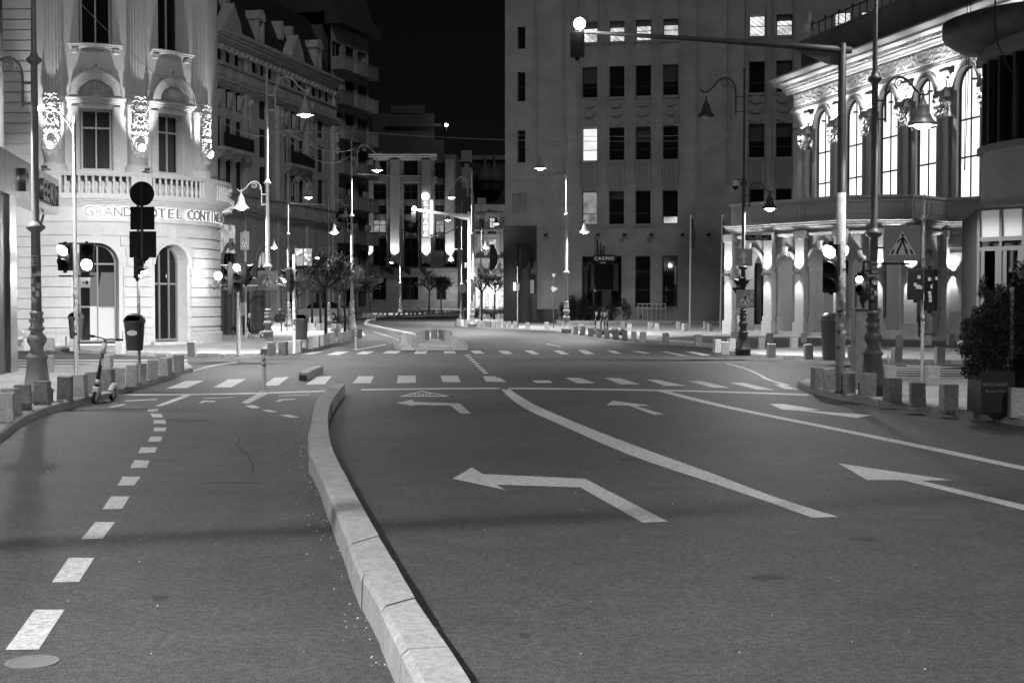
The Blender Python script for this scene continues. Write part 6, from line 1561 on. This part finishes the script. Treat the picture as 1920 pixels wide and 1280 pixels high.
# spandrels: fluted between second and third rows, chevron relief above; vertical joints
for ci, px in enumerate(cols[:6]+cols[6:8]):
    u = cu(px); z0, z1 = cz(358)+.02, cz(300)-.14; m_ = MB()
    for k in range(6): fprofile(m_, F, u-.5+k*.168, u-.5+k*.168+.1, [(0,z0),(.13,z0),(.13,z1),(0,z1)])
    m_.build("fluted_panel", gm("spandrel_stone", .3, .8), ca, world=True)
    z0, z1 = cz(238)+.02, cz(181)-.14; m_ = MB()
    for k in range(3):
        zc = z0+(z1-z0)*(k+.1)/3; hh = (z1-z0)/3
        m_.prism([(u-.28, zc), (u+.28, zc), (u+.28, zc+hh*.45), (u, zc+hh*.85), (u-.28, zc+hh*.45)], .0, .2, lambda a, d, b: F(a, d, b))
        m_.prism([(u-.5, zc+hh*.3), (u-.36, zc+hh*.15), (u-.05, zc+hh*.9), (u-.19, zc+hh*.9)], 0, .13, lambda a, d, b: F(a, d, b)); m_.prism([(u+.5, zc+hh*.3), (u+.36, zc+hh*.15), (u+.05, zc+hh*.9), (u+.19, zc+hh*.9)], 0, .13, lambda a, d, b: F(a, d, b))
    m_.build("chevron_panel", gm("sill_stone", .25, .8), ca, world=True)
m_ = MB()
for px in (1006, 1058, 1086, 1124, 1136, 1174, 1186, 1224, 1237, 1275, 1308, 1365, 1398, 1437, 1449, 1487): u = cu(px); fbox(m_, F, u-.06, u+.06, 0, .14, cz(345), TOPZ)
m_.build("pier_edge", PST, ca, world=True)
# dark stone portal
DGR = gm("dark_granite", .02, .25, var=.2, scale=3)
m_ = MB(); ua, ub, zt_ = cu(947), cu(1006), cz(424,975); fbox(m_, F, ua-.1, ua+.9, -.3, .12, .1, zt_); fbox(m_, F, ub-.45, ub+.02, -.3, .12, .1, zt_); fbox(m_, F, ua+.9, ub-.45, -.3, .12, zt_-1.2, zt_)
m_.build("portal", DGR, ca, world=True)
window(ca, F, ua+.9, ub-.45, .15, zt_-1.2, -.9, False, GLASSY, DARKFRAME, cols=2, rails=(.5,.75), fw=.08, name="entrance_door")
m_ = MB(); fbox(m_, F, cu(1006)+.03, cu(1046), 0, .06, .1, cz(579, 1026)); m_.build("dark_plinth", DGR, ca, world=True)
m_ = MB(); m_.face([F(cu(995),.14,cz(550,1000)), F(cu(1002),.14,cz(550,1000)), F(cu(1002),.14,cz(525,1000)), F(cu(995),.14,cz(525,1000))]); m_.build("notice_plate", gm("board_grey", .5, .5), ca, world=True)
m_ = MB(); fbox(m_, F, cu(965), cu(967), -.1, .3, 2.4, 2.9); f_ = m_.build("entrance_lamp", em("door_glow", .9, 14), ca, world=True)
for px in (1025, 1122, 1172, 1222, 1280, 1329, 1385):
    q = F(cu(px), .35, cz(441, px)); t = thing("wall_floodlight", None, None); t.parent = ca; t.name = "floodlight"; t.location = q-Vector((c0[0], c0[1], 0))
    m_ = MB(); m_.box(-.12, .12, -.12, .08, -.1, .12, taper=0); m_.box(-.02, .02, .08, .36, -.05, -.01); m_.box(0, .3, -.02, .02, -.24, -.2); m_.build("housing", BLACK, t)
e = F(L_, 0, 0); m_ = MB(); m_.rings([[(c0[0]+.02, c0[1]+.36, z), (e.x, e.y+.36, z), (e.x, e.y+30, z), (c0[0]+3, c0[1]+30, z)] for z in (0, TOPZ)]); m_.build("rear_block", gm("dark_render", .1, .9), ca, world=True)
# casino sign
q = F(cu(1135), .5, cz(485, 1135)); s1 = q.y/FPX
t = thing("casino_sign", "dark sign panel reading CASINO with three upright bars above it", "sign", q, -.207)
m_ = MB(); w2, h2 = 23*s1, 6.5*s1; m_.prism([(-w2+h2*.7*math.cos(a)-0, h2*math.sin(a)) if False else (p_[0], p_[1]) for p_ in [( -w2+h2, -h2),(w2-h2,-h2),(w2-h2*.3,-h2*.7),(w2,0),(w2-h2*.3,h2*.7),(w2-h2,h2),(-w2+h2,h2),(-w2+h2*.3,h2*.7),(-w2,0),(-w2+h2*.3,-h2*.7)]], 0, .35); m_.build("panel", BLACK, t)
m_ = MB()
for x, y in ((1121,450),(1127,456),(1133.5,462)): m_.box((x-1135)*s1-.045, (x-1135)*s1+.045, .1, .2, h2-.02, (485-y)*s1)
m_.build("upright_bar", BLACK, t)
put_text(text_mesh("CASINO", 8.6*s1, .03, spacing=1.25), em("sign_letters", .5, .16), t, (0, -.02, 0), 0)
put_text(text_mesh("1 8 8 8", 3.4*s1, .02, spacing=1.1), em("sign_letters", .5, .16), t, (-3*s1, -.1, -8*s1), 0)
m_ = MB(); m_.box(-26*s1, 26*s1, .0, .5, -60*s1, -9.5*s1); m_.box(-22*s1, -19*s1, .1, .3, -95*s1, -60*s1); m_.box(-4*s1, 13*s1, .1, .3, -90*s1, -60*s1); m_.build("screen_box", BLACK, t)
m_ = MB(); m_.box(-19*s1, 17*s1, -.02, 0, -58*s1, -11*s1); m_.build("screen", GLASSY, t)
# entrance steps with railings
q = P(1320, 606, .13); s1 = q.y/FPX
t = thing("entrance_steps", "stone steps and low walls with metal rails between the flagpoles", "steps", q)
m_ = MB()
for i in range(4): m_.box((1296-1320)*s1, (1345-1320)*s1, i*.4+.6, 3.2, i*.16, (i+1)*.16)
m_.box((1340-1320)*s1, (1372-1320)*s1, .4, 3.2, 0, 1.05); m_.build("stair", CONCRETE, t)
m_ = MB()
for z in (1.5, 1.05): m_.bar(((1282-1320)*s1,.35,z), ((1378-1320)*s1,.35,z), .05)
for px in (1282,1290,1318,1335,1360,1376): m_.bar(((px-1320)*s1,.35,0), ((px-1320)*s1,.35,1.5), .05)
m_.build("railing", GALV, t)
q = P(1227, 607, .13); t = thing("terrace_railing", "short pale metal terrace railing standing above the shrubs", "railing", q+Vector((0,1.6,0)))
m_ = MB()
for z in (1.32, 1.0): m_.bar((-1.0,0,z), (.95,0,z), .06)
for k in range(7): m_.bar((-.95+k*.31,0,.1), (-.95+k*.31,0,1.3), .04)
m_.build("railing", gm("rail_pale", .5, .5), t)
# flags on slanted poles beside the portal
for i, (px, py) in enumerate(((951,500),(1000,498))):
    q = cx_at(px); b0 = Vector((q[0]-(.35 if i == 0 else 0), q[1]-.2, HZ(py, q[1], px)))
    t = thing("wall_flag", ["dark flag hanging from a slanted pole left of the dark portal", "dark flag hanging from a slanted pole on the portal's right side"][i], "flag", b0)
    m_ = MB(); m_.tube([(0,0,0),(-.75,-1.2,1.5)], .03, 6); m_.build("staff", DARK_METAL, t)
    flag(t, -.85, 1.5, 1.7, .7, 3+i, mat=gm("wall_flag_cloth", .02, .8, var=.4, scale=2)).location = (0,-1.0,0)

# ================================================================== lit palace on the right
PAL = gm("palace_stucco", .55, .75, var=.08, scale=3, bump=.12, bscale=30, stain=.12)
PAL2 = gm("palace_trim", .55, .7, var=.12, scale=6, bump=.15, bscale=25)
p0 = pxY(1485, 84.2); p1 = pxY(1960, 59.2)
F = flat(p0, p1); L_ = F.L
def pu(px):
    r = ray(px, 560); tx, ty = p1[0]-p0[0], p1[1]-p0[1]; k = (p0[0]*ty-p0[1]*tx)/(r.x*ty-r.y*tx); return (Vector((r.x*k, r.y*k))-Vector(p0)).length
def pz(y, px):
    r = ray(px, y); tx, ty = p1[0]-p0[0], p1[1]-p0[1]; k = (p0[0]*ty-p0[1]*tx)/(r.x*ty-r.y*tx); return CAMH+r.z*k
pal = thing("arched_palace", "brightly floodlit palace hall with tall arched windows and carved frieze", "building", (p0[0], p0[1], 0))
WX = [1541, 1603, 1667, 1737, 1812]
us = [pu(x) for x in WX]; gap = (us[-1]-us[0])/4; us = [us[0]+gap*i for i in range(6)]
zsill = pz(368, 1541)-1.2; zsp = pz(212+26, 1541); R_ = .98
zcap = pz(255, 1500)
ops = [(u-R_, u+R_, zsill, zsp, True) for u in us]
zfr0, zfr1, zco = pz(188, 1541), pz(158, 1541), pz(138, 1541)
m_ = MB(); wall(m_, F, 0, L_, 0, zco, ops, .25); m_.build("wall", PAL, pal, world=True)
HALL = lit_room("hall_glow", 1.25, 0)
for u in us: window(pal, F, u-R_+.03, u+R_-.03, zsill, zsp, -.2, True, HALL, DARKFRAME, cols=2, rails=(.38, .72), fw=.09)
m_ = MB()
for u in us: arch_band(m_, F, u, zsp, R_, R_+.12, 0, .14, 18); arch_band(m_, F, u, zsp, R_+.14, R_+.32, 0, .08, 18)
m_.build("arch_moulding", PAL2, pal, world=True)
m_ = MB(); fprofile(m_, F, -.9, L_, [(d, zfr1+z) for d, z in ((0,0),(.1,.02),(.12,.14),(.3,.16),(.32,.2),(.3,.26),(.36,.36),(.38,.42),(.9,.46),(.95,.5),(.93,.54),(.98,.64),(1.15,.76),(1.2,.8),(1.2,.9),(0,1.0))])
for k in range(int(L_/.3)): fbox(m_, F, k*.3, k*.3+.16, .3, .56, zfr1+.27, zfr1+.42)
fprofile(m_, F, -.1, L_, [(0,zfr0-.32),(.06,zfr0-.28),(.12,zfr0-.2),(.12,zfr0-.14),(.08,zfr0-.1),(.06,zfr0),(0,zfr0)]); m_.build("cornice", PAL2, pal, world=True)
m_ = MB(); relief(m_, F, .1, L_-.1, zfr0+.08, zfr1-.08, .055, 4.5, .03, .06, seed=2.2, sym=False); m_.build("carved_frieze", gm("frieze_stone", .35, .8), pal, world=True)
m_ = MB(); fbox(m_, F, .2, L_, -.8, -.4, zco, zco+2.3); fbox(m_, F, .2, L_, -.85, -.3, zco+2.3, zco+2.45); m_.build("attic_parapet", gm("attic_grey", .2, .8, var=.15, scale=2, stain=.3), pal, world=True)
m_ = MB()
for k in range(30):
    u = .5+k*L_/30; fbox(m_, F, u, u+.05, -.6, -.55, zco+2.4, zco+3.3)
    if k % 2: m_.ball(F(u, -.58, zco+3.35), .09, 6, 4)
fbox(m_, F, .4, L_, -.6, -.55, zco+3.2, zco+3.26); m_.build("roof_railing", DARK_METAL, pal, world=True)
m_ = MB(); q = F(.9, -.6, 0); m_.lathe([(zco+2.4,.25),(zco+2.7,.28),(zco+2.8,.15),(zco+3.0,.35),(zco+3.3,.38),(zco+3.5,.12),(zco+3.9,.16),(zco+4.1,.05)], q.x, q.y, 12); m_.build("roof_urn", PAL2, pal, world=True)
# engaged columns with leafy capitals, lamps above them
cu_ = [us[0]-gap/2] + [u+gap/2 for u in us]
for i, u in enumerate(cu_):
    m_ = MB()
    for s in (-.24, .24):
        q = F(u+s, .16, 0); m_.lathe([(0,.2),(zcap-1.0,.18),(zcap-.98,.22)], q.x, q.y, 12)
    fbox(m_, F, u-.55, u+.55, .0, .42, zcap-.05, zcap+.16); fbox(m_, F, u-.48, u+.48, 0, .34, zcap+.16, zcap+.38); fbox(m_, F, u-.58, u+.58, 0, .46, zsill-.9, zsill-.5)
    c_ = m_.build("column", PAL2, pal, world=True)
    m_ = MB(); R = random.Random(i)
    for k in range(46):
        a = R.uniform(-1, 1); z = R.random(); q = F(u+a*(.42+.12*z), .2+.2*R.random()+.1*z, zcap-.95+z*.85); m_.ball(q, R.uniform(.05,.1), 5, 3, R.uniform(.6,1.5))
    m_.build("leaf_capital", PAL2, c_, world=True)
    m_ = MB()
    for k in range(34):
        z = R.random(); q = F(u+R.uniform(-1,1)*.34*(1-z*.85), .1+.1*R.random(), zfr0-.75-z*1.45); m_.ball(q, R.uniform(.03,.08), 5, 3)
    for k in range(9): m_.ball(F(u-.48+k*.12, .14, zfr0-.62+.05*(k % 2)), .1, 6, 4, 1.5)
    m_.build("garland", gm("garland_grey", .3, .8), c_, world=True)
    q = F(u, .85, zcap+.25); m_ = MB(); m_.box(q.x-.1, q.x+.1, q.y-.1, q.y+.1, q.z-.06, q.z+.02); f_ = m_.build("uplight", DARK_METAL, c_, world=True)
    lamp_light("uplight_lamp", 'SPOT', 470, q+Vector((0,0,.08)), f_, .05, F(0,-.75,1)-F(0,0,0), math.radians(118), .8, world=True)
    lamp_light("uplight_lamp", 'SPOT', 110, F(u, .8, zcap+.1), f_, .05, F(0,-.5,-1)-F(0,0,0), math.radians(90), .8, world=True)
e = F(L_, 0, 0); m_ = MB(); m_.rings([[F(0,-.62,z), F(L_,-.62,z), (e.x+20, e.y, z), (p0[0]+20, p0[1]+4, z)] for z in (0, zco+.1)]); m_.build("rear_block", gm("dark_render", .1, .9), pal, world=True)
# ---- porch in front
PP = [pxY(1374, 68.5), pxY(1448, 66.2), pxY(1507, 64.6), pxY(1580, 62.6), pxY(1706, 62.0), pxY(1768, 64.2), pxY(1860, 63.0)]
po = thing("arched_porch", "stone porch of tall arches with lit pilasters and a balustraded terrace above", "porch", (PP[0][0], PP[0][1], 0))
def qz(y): return HZ(y, 64.5, 1500)
zT, zP, zC, zF, zS = qz(372), qz(412), qz(420), qz(437), qz(505)
PILF = []
for si in range(len(PP)-1):
    F = flat(PP[si], PP[si+1]); l = F.L; n = 2 if si == 3 else 1
    ops = []
    if si < 5:
        for k in range(n):
            uc = l*(k+.5)/n; r = min(.85, l/n/2-.38) if si != 4 else .42; ops.append((uc-r, uc+r, .13, zS+.1, 1.0))
    else: ops = [(l*.62, l*.86, .3, zF-.7, False)]
    m_ = MB(); wall(m_, F, 0, l, 0, zC, ops, .9); m_.build("arcade_wall", PAL, po, world=True)
    for o_ in ops:
        if si < 5:
            m_ = MB(); uc = (o_[0]+o_[1])/2; r = (o_[1]-o_[0])/2; arch_band(m_, F, uc, zS+.1, r-.02, r+.17, -.05, .16, 16); m_.build("arch_trim", PAL2, po, world=True); m_ = MB(); fprofile(m_, F, uc-.1, uc+.1, [(0,zS+r-.05),(.26,zS+r+.1),(.3,zS+r+.45),(0,zS+r+.45)]); m_.build("keystone", PAL2, po, world=True)
            for ua, ub in ((o_[0]-.35, o_[0]+.04), (o_[1]-.04, o_[1]+.35)):
                m_ = MB(); fbox(m_, F, ua, ub, -.3, .1, zS-.12, zS+.06); m_.build("impost", PAL2, po, world=True)
                m_ = MB(); fbox(m_, F, ua, ub, -.3, .1, .13, 1.0); m_.build("pier_base", PAL2, po, world=True)
        else:
            window(po, F, o_[0], o_[1], o_[2], o_[3], -.6, False, lit_room("room_bright", .85, 0), DARKFRAME, cols=3, rails=(.3,.55,.8), fw=.05, name="french_window")
            m_ = MB(); fbox(m_, F, o_[0]-1.5, o_[0]-.1, 0, .05, 1.2, zF-.9); fbox(m_, F, o_[0]-1.7, o_[1]+.2, 0, .16, zF-.7, zF-.5); m_.build("wall_panel", PAL2, po, world=True)
    m_ = MB(); cornice(m_, F, 0, l, zF+.15, zC+.12, .55, 99, 4, .1); fprofile(m_, F, 0, l, [(0,zF-.12),(.12,zF-.1),(.16,zF),(0,zF)]); fbox(m_, F, 0, l, -.9, .05, zC+.1, zP)
    fbox(m_, F, -.05, l+.05, -.25, .08, zP, zT-.12); fbox(m_, F, -.1, l+.1, -.3, .16, zT-.12, zT)
    k = max(1, int(l/1.3))
    for i in range(k): a = l*(i+.12)/k; b = l*(i+.88)/k; z0, z1 = zP+.15, zT-.25; fbox(m_, F, a, b, .08, .12, z1-.04, z1); fbox(m_, F, a, b, .08, .12, z0, z0+.04); fbox(m_, F, a, a+.04, .08, .12, z0+.04, z1-.04); fbox(m_, F, b-.04, b, .08, .12, z0+.04, z1-.04)
    m_.build("terrace_parapet", PAL2, po, world=True)
    for u in ([0, l/2, l] if n == 2 else [0, l]):
        if u == 0 and si > 0: continue
        pm = MB(); fbox(pm, F, u-.27, u+.27, 0, .3, .13, zF-.1); fbox(pm, F, u-.33, u+.33, 0, .38, .13, .75); fbox(pm, F, u-.32, u+.32, 0, .36, zF-.25, zF+.1); pl_ = pm.build("pilaster", PAL2, po, world=True)
        if si < 5:
            q = F(u, .46, zS-.18); pm = MB(); pm.box(q.x-.16, q.x+.16, q.y-.12, q.y+.1, q.z-.06, q.z+.06); s_ = pm.build("wall_lamp", gm("sconce", .4, .4), pl_, world=True)
            lamp_light("lamp_light", 'SPOT', 190, q+Vector((0,-.05,.1)), s_, .04, Vector((0,.22,1)), math.radians(95), .6, world=True)
            lamp_light("lamp_light", 'SPOT', 120, q+Vector((0,-.05,-.1)), s_, .04, Vector((0,.16,-1)), math.radians(60), .8, world=True)
m_ = MB(); m_.prism([(PP[i][0], PP[i][1]+.4) for i in range(7)] + [(PP[6][0]+3, PP[6][1]+4), (PP[0][0]+9, 77), (PP[0][0]+2, 76)], zC+.2, zC+.4, lambda a, d, b: (a, b, d)); m_.build("terrace_floor", CONCRETE, po, world=True)
m_ = MB(); F2 = flat((PP[0][0]+.6, PP[0][1]+4.2), (PP[6][0]+.5, PP[6][1]+3.4)); wall(m_, F2, 0, F2.L, 0, zC+.2, [(F2.L*a-.35, F2.L*a+.35, .5, 3.6, False) for a in (.12,.3,.47,.62,.78)], .4); m_.build("inner_wall", gm("porch_inner_shaded", .22, .85), po, world=True)  # inner wall colour darkened to stand in for the porch shade
for a in (.12,.3,.47,.62,.78): window(po, F2, F2.L*a-.35, F2.L*a+.35, .5, 3.6, -.3, False, GLASSY, DARKFRAME, cols=2, rails=(.7,), fw=.05, name="inner_window")
m_ = MB(); m_.prism([(PP[i][0], PP[i][1]-.35) for i in range(7)] + [(PP[6][0]+2, PP[6][1]+4), (PP[0][0]+1, 76)], .1, .3, lambda a, d, b: (a, b, d)); m_.build("porch_floor", CONCRETE, po, world=True)
lamp_light("porch_lamp", 'POINT', 90, Vector((pxY(1640, 64)[0], 65.0, 4.2)), po, .2, world=True)
lamp_light("porch_lamp", 'POINT', 70, Vector((pxY(1480, 66)[0], 67.5, 4.0)), po, .2, world=True)

# ================================================================== right-hand building: glass bow above, doors below, round canopy
F = rounded(18.15, 42.0, 4.1); HR2 = 4.1
rb = thing("glass_bow_building", "dark building with curved glass bow, round canopy and glazed pavilion below", "building", (17.9, 42, 0))
def wz(y): return HZ(y, 42, 1835)
A0, A1 = -PI/2*HR2*1.25, .3
m_ = MB(); fbox(m_, F, A0, A1, -.3, .0, wz(381), wz(282), .3); m_.build("spandrel_wall", gm("metal_panel", .36, .5, var=.1, scale=2), rb, world=True)
m_ = MB(); fbox(m_, F, A0, A1, -.3, .16, wz(284), wz(273), .3); fbox(m_, F, A0, A1, -.3, .2, wz(112), wz(102), .3); fbox(m_, F, A0, A1, -.3, .1, wz(390), wz(381), .3); fbox(m_, F, A0, A1, -.3, .02, wz(102), wz(30), .3); m_.build("ledge", gm("ledge_grey", .22, .5), rb, world=True)
m_ = MB(); fbox(m_, F, A0, A1, -.22, -.16, wz(273), wz(112), .3); m_.build("pane", gm("bow_glass", .22, .03, metal=1.0), rb, world=True)
m_ = MB()
for k in range(12): u = A0+k*(A1-A0)/11; fbox(m_, F, u-.06, u+.06, -.16, .03, wz(273), wz(112)); 
m_.build("mullion", DARK_METAL, rb, world=True)
# curtain inside the bow
m_ = MB(); fbox(m_, F, A0+2.2, A1, -1.6, -1.5, wz(270), wz(165), .3); m_.build("curtain", gm("bow_curtain", .25, .8), rb, world=True)
q = W(1846, 95, 41.5)
m_ = MB(); cc = W(1870, 60, 42.0); cz0, cz1 = HZ(100, 40.5), HZ(20, 42)
m_.lathe([(HZ(74,41),2.4),(HZ(66,41),3.0),(HZ(50,41),3.35),(HZ(44,41),3.4),(HZ(20,41),3.4),(HZ(16,41),3.2)], W(1846+160, 60, 42.0).x-.05, 42.5, 40)
m_.build("canopy", gm("canopy_metal", .07, .5, var=.6, scale=2), rb, world=True)
# pavilion at street level
pa_ = pxY(1836, 42.5); pb_ = (pa_[0]+4.0, pa_[1]-6.0); F = flat(pa_, pb_); l = F.L
FR = gm("pavilion_frame", .2, .5)
m_ = MB()
for k in range(9): u = k*.78; fbox(m_, F, u-.05, u+.05, -.06, .06, .13, wz(390)) if u < l else None
for y0, y1 in ((390,388),(452,444),(470,462)): fbox(m_, F, .05, l, -.05, .055, wz(y0)-.06 if y0 == 390 else wz(y0), wz(y1)+.05 if y0 == 390 else wz(y1))
fbox(m_, F, -.1, l, -.3, .25, wz(390), wz(383)); fbox(m_, F, .05, l, -.05, .05, .13, .5); m_.build("frame", FR, rb, world=True)
for k in range(8):
    u = k*.78
    if u+.7 > l: break
    m_ = MB(); m_.face([F(u+.05,0,wz(444)), F(u+.73,0,wz(444)), F(u+.73,0,wz(390)), F(u+.05,0,wz(390))]); m_.build("frosted_panel", em("frosted_panel", .42, .13), rb, world=True)
    m_ = MB(); fbox(m_, F, u+.05, u+.2, -.03, .03, .5, wz(462)-.02); fbox(m_, F, u+.58, u+.73, -.03, .03, .5, wz(462)-.02); d_ = m_.build("door", FR, rb, world=True)
    m_ = MB(); m_.face([F(u+.2,0,.5), F(u+.58,0,.5), F(u+.58,0,wz(470)), F(u+.2,0,wz(470))]); m_.build("pane", gm("door_glass", .12, .04, metal=1.0), d_, world=True)
m_ = MB(); e = F(l, 0, 0); m_.rings([[(pa_[0]+.1, pa_[1]+.4, z), (e.x+.4, e.y+.2, z), (e.x+9, e.y+2, z), (e.x+8, e.y+14, z), (pa_[0]+2, pa_[1]+8, z)] for z in (0, wz(385))]); m_.build("rear_block", gm("dark_render", .1, .9), rb, world=True)
m_ = MB(); m_.rings([[(18.6, 43.5, z), (34, 41, z), (40, 60, z), (21.5, 52, z)] for z in (wz(381), 14)]); m_.build("upper_block", gm("dark_render", .1, .9), rb, world=True)
q = F(0,.15,0); cb = thing("hanging_cable", "loose black cable hanging down over the curved glass bow", "cable", W(1866, -10, 37.5))
m_ = MB(); ps = [W(x, y, 37.4)-W(1866,-10,37.5) for x, y in ((1866,-10),(1866,55),(1872,85),(1885,115),(1898,137))]; m_.tube(smooth_line(ps, 4), .022, 5); m_.build("cable", BLACK, cb)
t = thing("hanging_cable", "thin straight cables dropping before the palace's right window", "cable", W(1814, -10, 45)); m_ = MB()
for dx in (0, .12): m_.tube([(dx,0,0), (dx*.2-.05,0,-5.5+0)], .012, 4)
m_.build("cable", BLACK, t)

# ================================================================== kiosk at the left edge
ka = pxY(-60, 27.6); kb = pxY(112, 40.0)
F = flat(kb, ka); l = F.L
def ku(px):
    r = ray(px, 560); tx, ty = kb[0]-ka[0], kb[1]-ka[1]; k = (ka[0]*ty-ka[1]*tx)/(r.x*ty-r.y*tx); return (Vector((r.x*k, r.y*k))-Vector(kb)).length, r.y*k
F = flat(kb, ka)
# outward side must face the street (+X)
if F(0,1,0).x < F(0,0,0).x: F = Fac(lambda u, d, z, G=flat(kb, ka): G(u, -d, z))
kio = thing("shop_kiosk", "shop front at the left edge with a polished steel fascia and dark doorway", "shop front", (kb[0], kb[1], 0))
Zt, Zb = HZ(338, 40, 112), HZ(403, 40, 112)
m_ = MB(); fbox(m_, F, 0, l+2, -.5, 0, Zb, Zt, .6); m_.build("steel_fascia", CHROME, kio, world=True)
uE, _ = ku(76); uE1, _ = ku(103)
i = 0
for px, ch in ((40,"I"), (50,"E"),):
    pass
LB = gm("black_letter", .01, .3)
FS = "LEKVI"
for ch, px in (("P",44), ("E",78), ("E",84), ("K",92), ("N",101)):
    u, Y = ku(px); q = F(u, .06, (Zb+Zt)/2-.05); ang = math.atan2((F(1,0,0)-F(0,0,0)).y, (F(1,0,0)-F(0,0,0)).x)+PI
    put_text(text_mesh(ch, .75, .1, bold=.015, xscale=1.5), LB, kio, q-Vector((kb[0], kb[1], 0)), ang, name="letter")
uD, YD = ku(22)
m_ = MB(); fbox(m_, F, uD, l+2, -.3, -.05, 0, Zb, 9); m_.build("dark_doorway", gm("doorway_black", .01, .3), kio, world=True)
m_ = MB(); fbox(m_, F, uD-.55, uD+.35, -.1, .03, .05, Zb, .5); m_.build("steel_jamb", CHROME, kio, world=True)
m_ = MB(); fbox(m_, F, ku(12)[0], l+2, -.3, -.02, Zt, 12); m_.build("upper_wall", gm("dark_render", .05, .4), kio, world=True)
q = F(.8, -.3, Zb-.05); m_ = MB(); m_.bar(q, q+Vector((-.3,.4,-.55)), .05); m_.build("strut", GALV, kio, world=True)
# ================================================================== fenced site, tent
fa = P(402, 633, .13); fb_ = P(500, 631, .13)
t = thing("tarpaulin_fence", "dark tarpaulin site fence on steel rails beyond the hotel corner", "fence", fa)
F = flat((fa.x, fa.y), (fb_.x, fb_.y)); l = F.L; m_ = MB(); rows = []
for i in range(2):
    rows.append([F(l*j/40, .05*math.sin(j*1.1)+.03*math.sin(j*2.3), [.25, 2.15][i]) for j in range(41)])
m_.rings(rows, True, False, False, closed=False); m_.build("tarpaulin", gm("tarp", .035, .7, var=.3, scale=3, bump=.4, bscale=3), t, world=True, recalc=False)
m_ = MB()
for z in (.22, 2.2): m_.bar(F(0,.08,z), F(l,.08,z), .05)
for k in range(4): m_.bar(F(l*k/3,.1,0), F(l*k/3,.1,2.2), .04)
m_.build("rail", gm('rail_dim', .12, .6), t, world=True)
q = P(475, 622, .13); t = thing("market_tent", "dark peaked tent roof showing above the tarpaulin fence", "tent", q)
m_ = MB(); m_.rings([[(-1.7,0,2.35),(1.5,0,2.35),(1.5,2,2.35),(-1.7,2,2.35)],[(-1.0,.5,2.85),(-.6,.5,2.85),(-.6,1.5,2.85),(-1.0,1.5,2.85)],[(-.85,.9,3.25),(-.75,.9,3.25),(-.75,1.1,3.25),(-.85,1.1,3.25)]]); m_.build("roof", gm("tent_dark", .04, .7), t)
m_ = MB()
for x, y in ((-1.6,.1),(1.4,.1),(1.4,1.9),(-1.6,1.9)): m_.bar((x,y,0), (x,y,2.35), .05)
m_.build("post", DARK_METAL, t)
m_ = MB(); m_.box(-1.7, 1.5, -.02, .02, 2.3, 2.38); m_.build("edge_rail", gm("rail_pale", .5, .5), t)

# ================================================================== overhead wires
def wire(label, a, b, sag, r=.012, light=False):
    a = Vector(a); b = Vector(b); t = thing("overhead_wire", label, "wire", a)
    m_ = MB(); n = 14; m_.tube([(b-a)*(i/n)+Vector((0,0,-4*sag*(i/n)*(1-i/n))) for i in range(n+1)], r, 4, cap=False); m_.build("cable", gm("wire_grey", .3, .5), t)
LA = W(515, 228, 44.5); 
wire("sagging wire from the crossing-sign lamp post to the kerb tip lamp post", W(515, 228, 44.5), W(668, 277, 72), .5, .025)
wire("second sagging wire just above, between the same two lamp posts", W(515, 234, 44.5), W(668, 281, 72), .9, .02)
wire("taut pale wire running right from the crossing-sign lamp post", W(515, 243, 44.5), W(655, 248, 50), .02, .022)
wire("wire from the hotel corner to the crossing-sign lamp post", W(405, 218, 50), W(512, 253, 44.5), .25, .015)
wire("taut wire from the kerb tip lamp post towards the neon hotel", W(670, 326, 72), W(790, 330, 78), .02, .03)
wire("wire from the far left lamp post towards the balcony block", W(543, 381, 84), W(610, 383, 88), .02, .03)
wire("long wire across the plain facade to the lamp post with the arrow sign", W(945, 252, 92), W(1384, 252, 47), .1, .012)
wire("wire from the facade lamp post running left", W(1062, 325, 64), W(968, 333, 70), .05, .03)
wire("upper wire from the facade lamp post running left", W(1062, 322, 64), W(972, 323, 70), .02, .02)
wire("drooping wire leaving the arrow-sign lamp post to the left", W(1384, 240, 47), W(1280, 278, 60), .3, .012)
wire("faint wire across the hotel's upper windows", W(140, -5, 40), W(405, 215, 50), .3, .01)
wire("drooping wire between the neon hotel and the slim lamp post", W(754, 430, 119), W(866, 420, 100), .8, .04)
wire("long wire above the lanes from hotel corner to arrow-sign lamp post", W(660, 246, 60), W(1384, 262, 47), .2, .01)
wire("cable bundle added outside the picture to cast a shadow band on the near lanes", (-9, 3.8, 4.3), (12, 4.6, 9.5), .02, .055)  # added out of view, sloped so its shadow falls mainly on the left lane
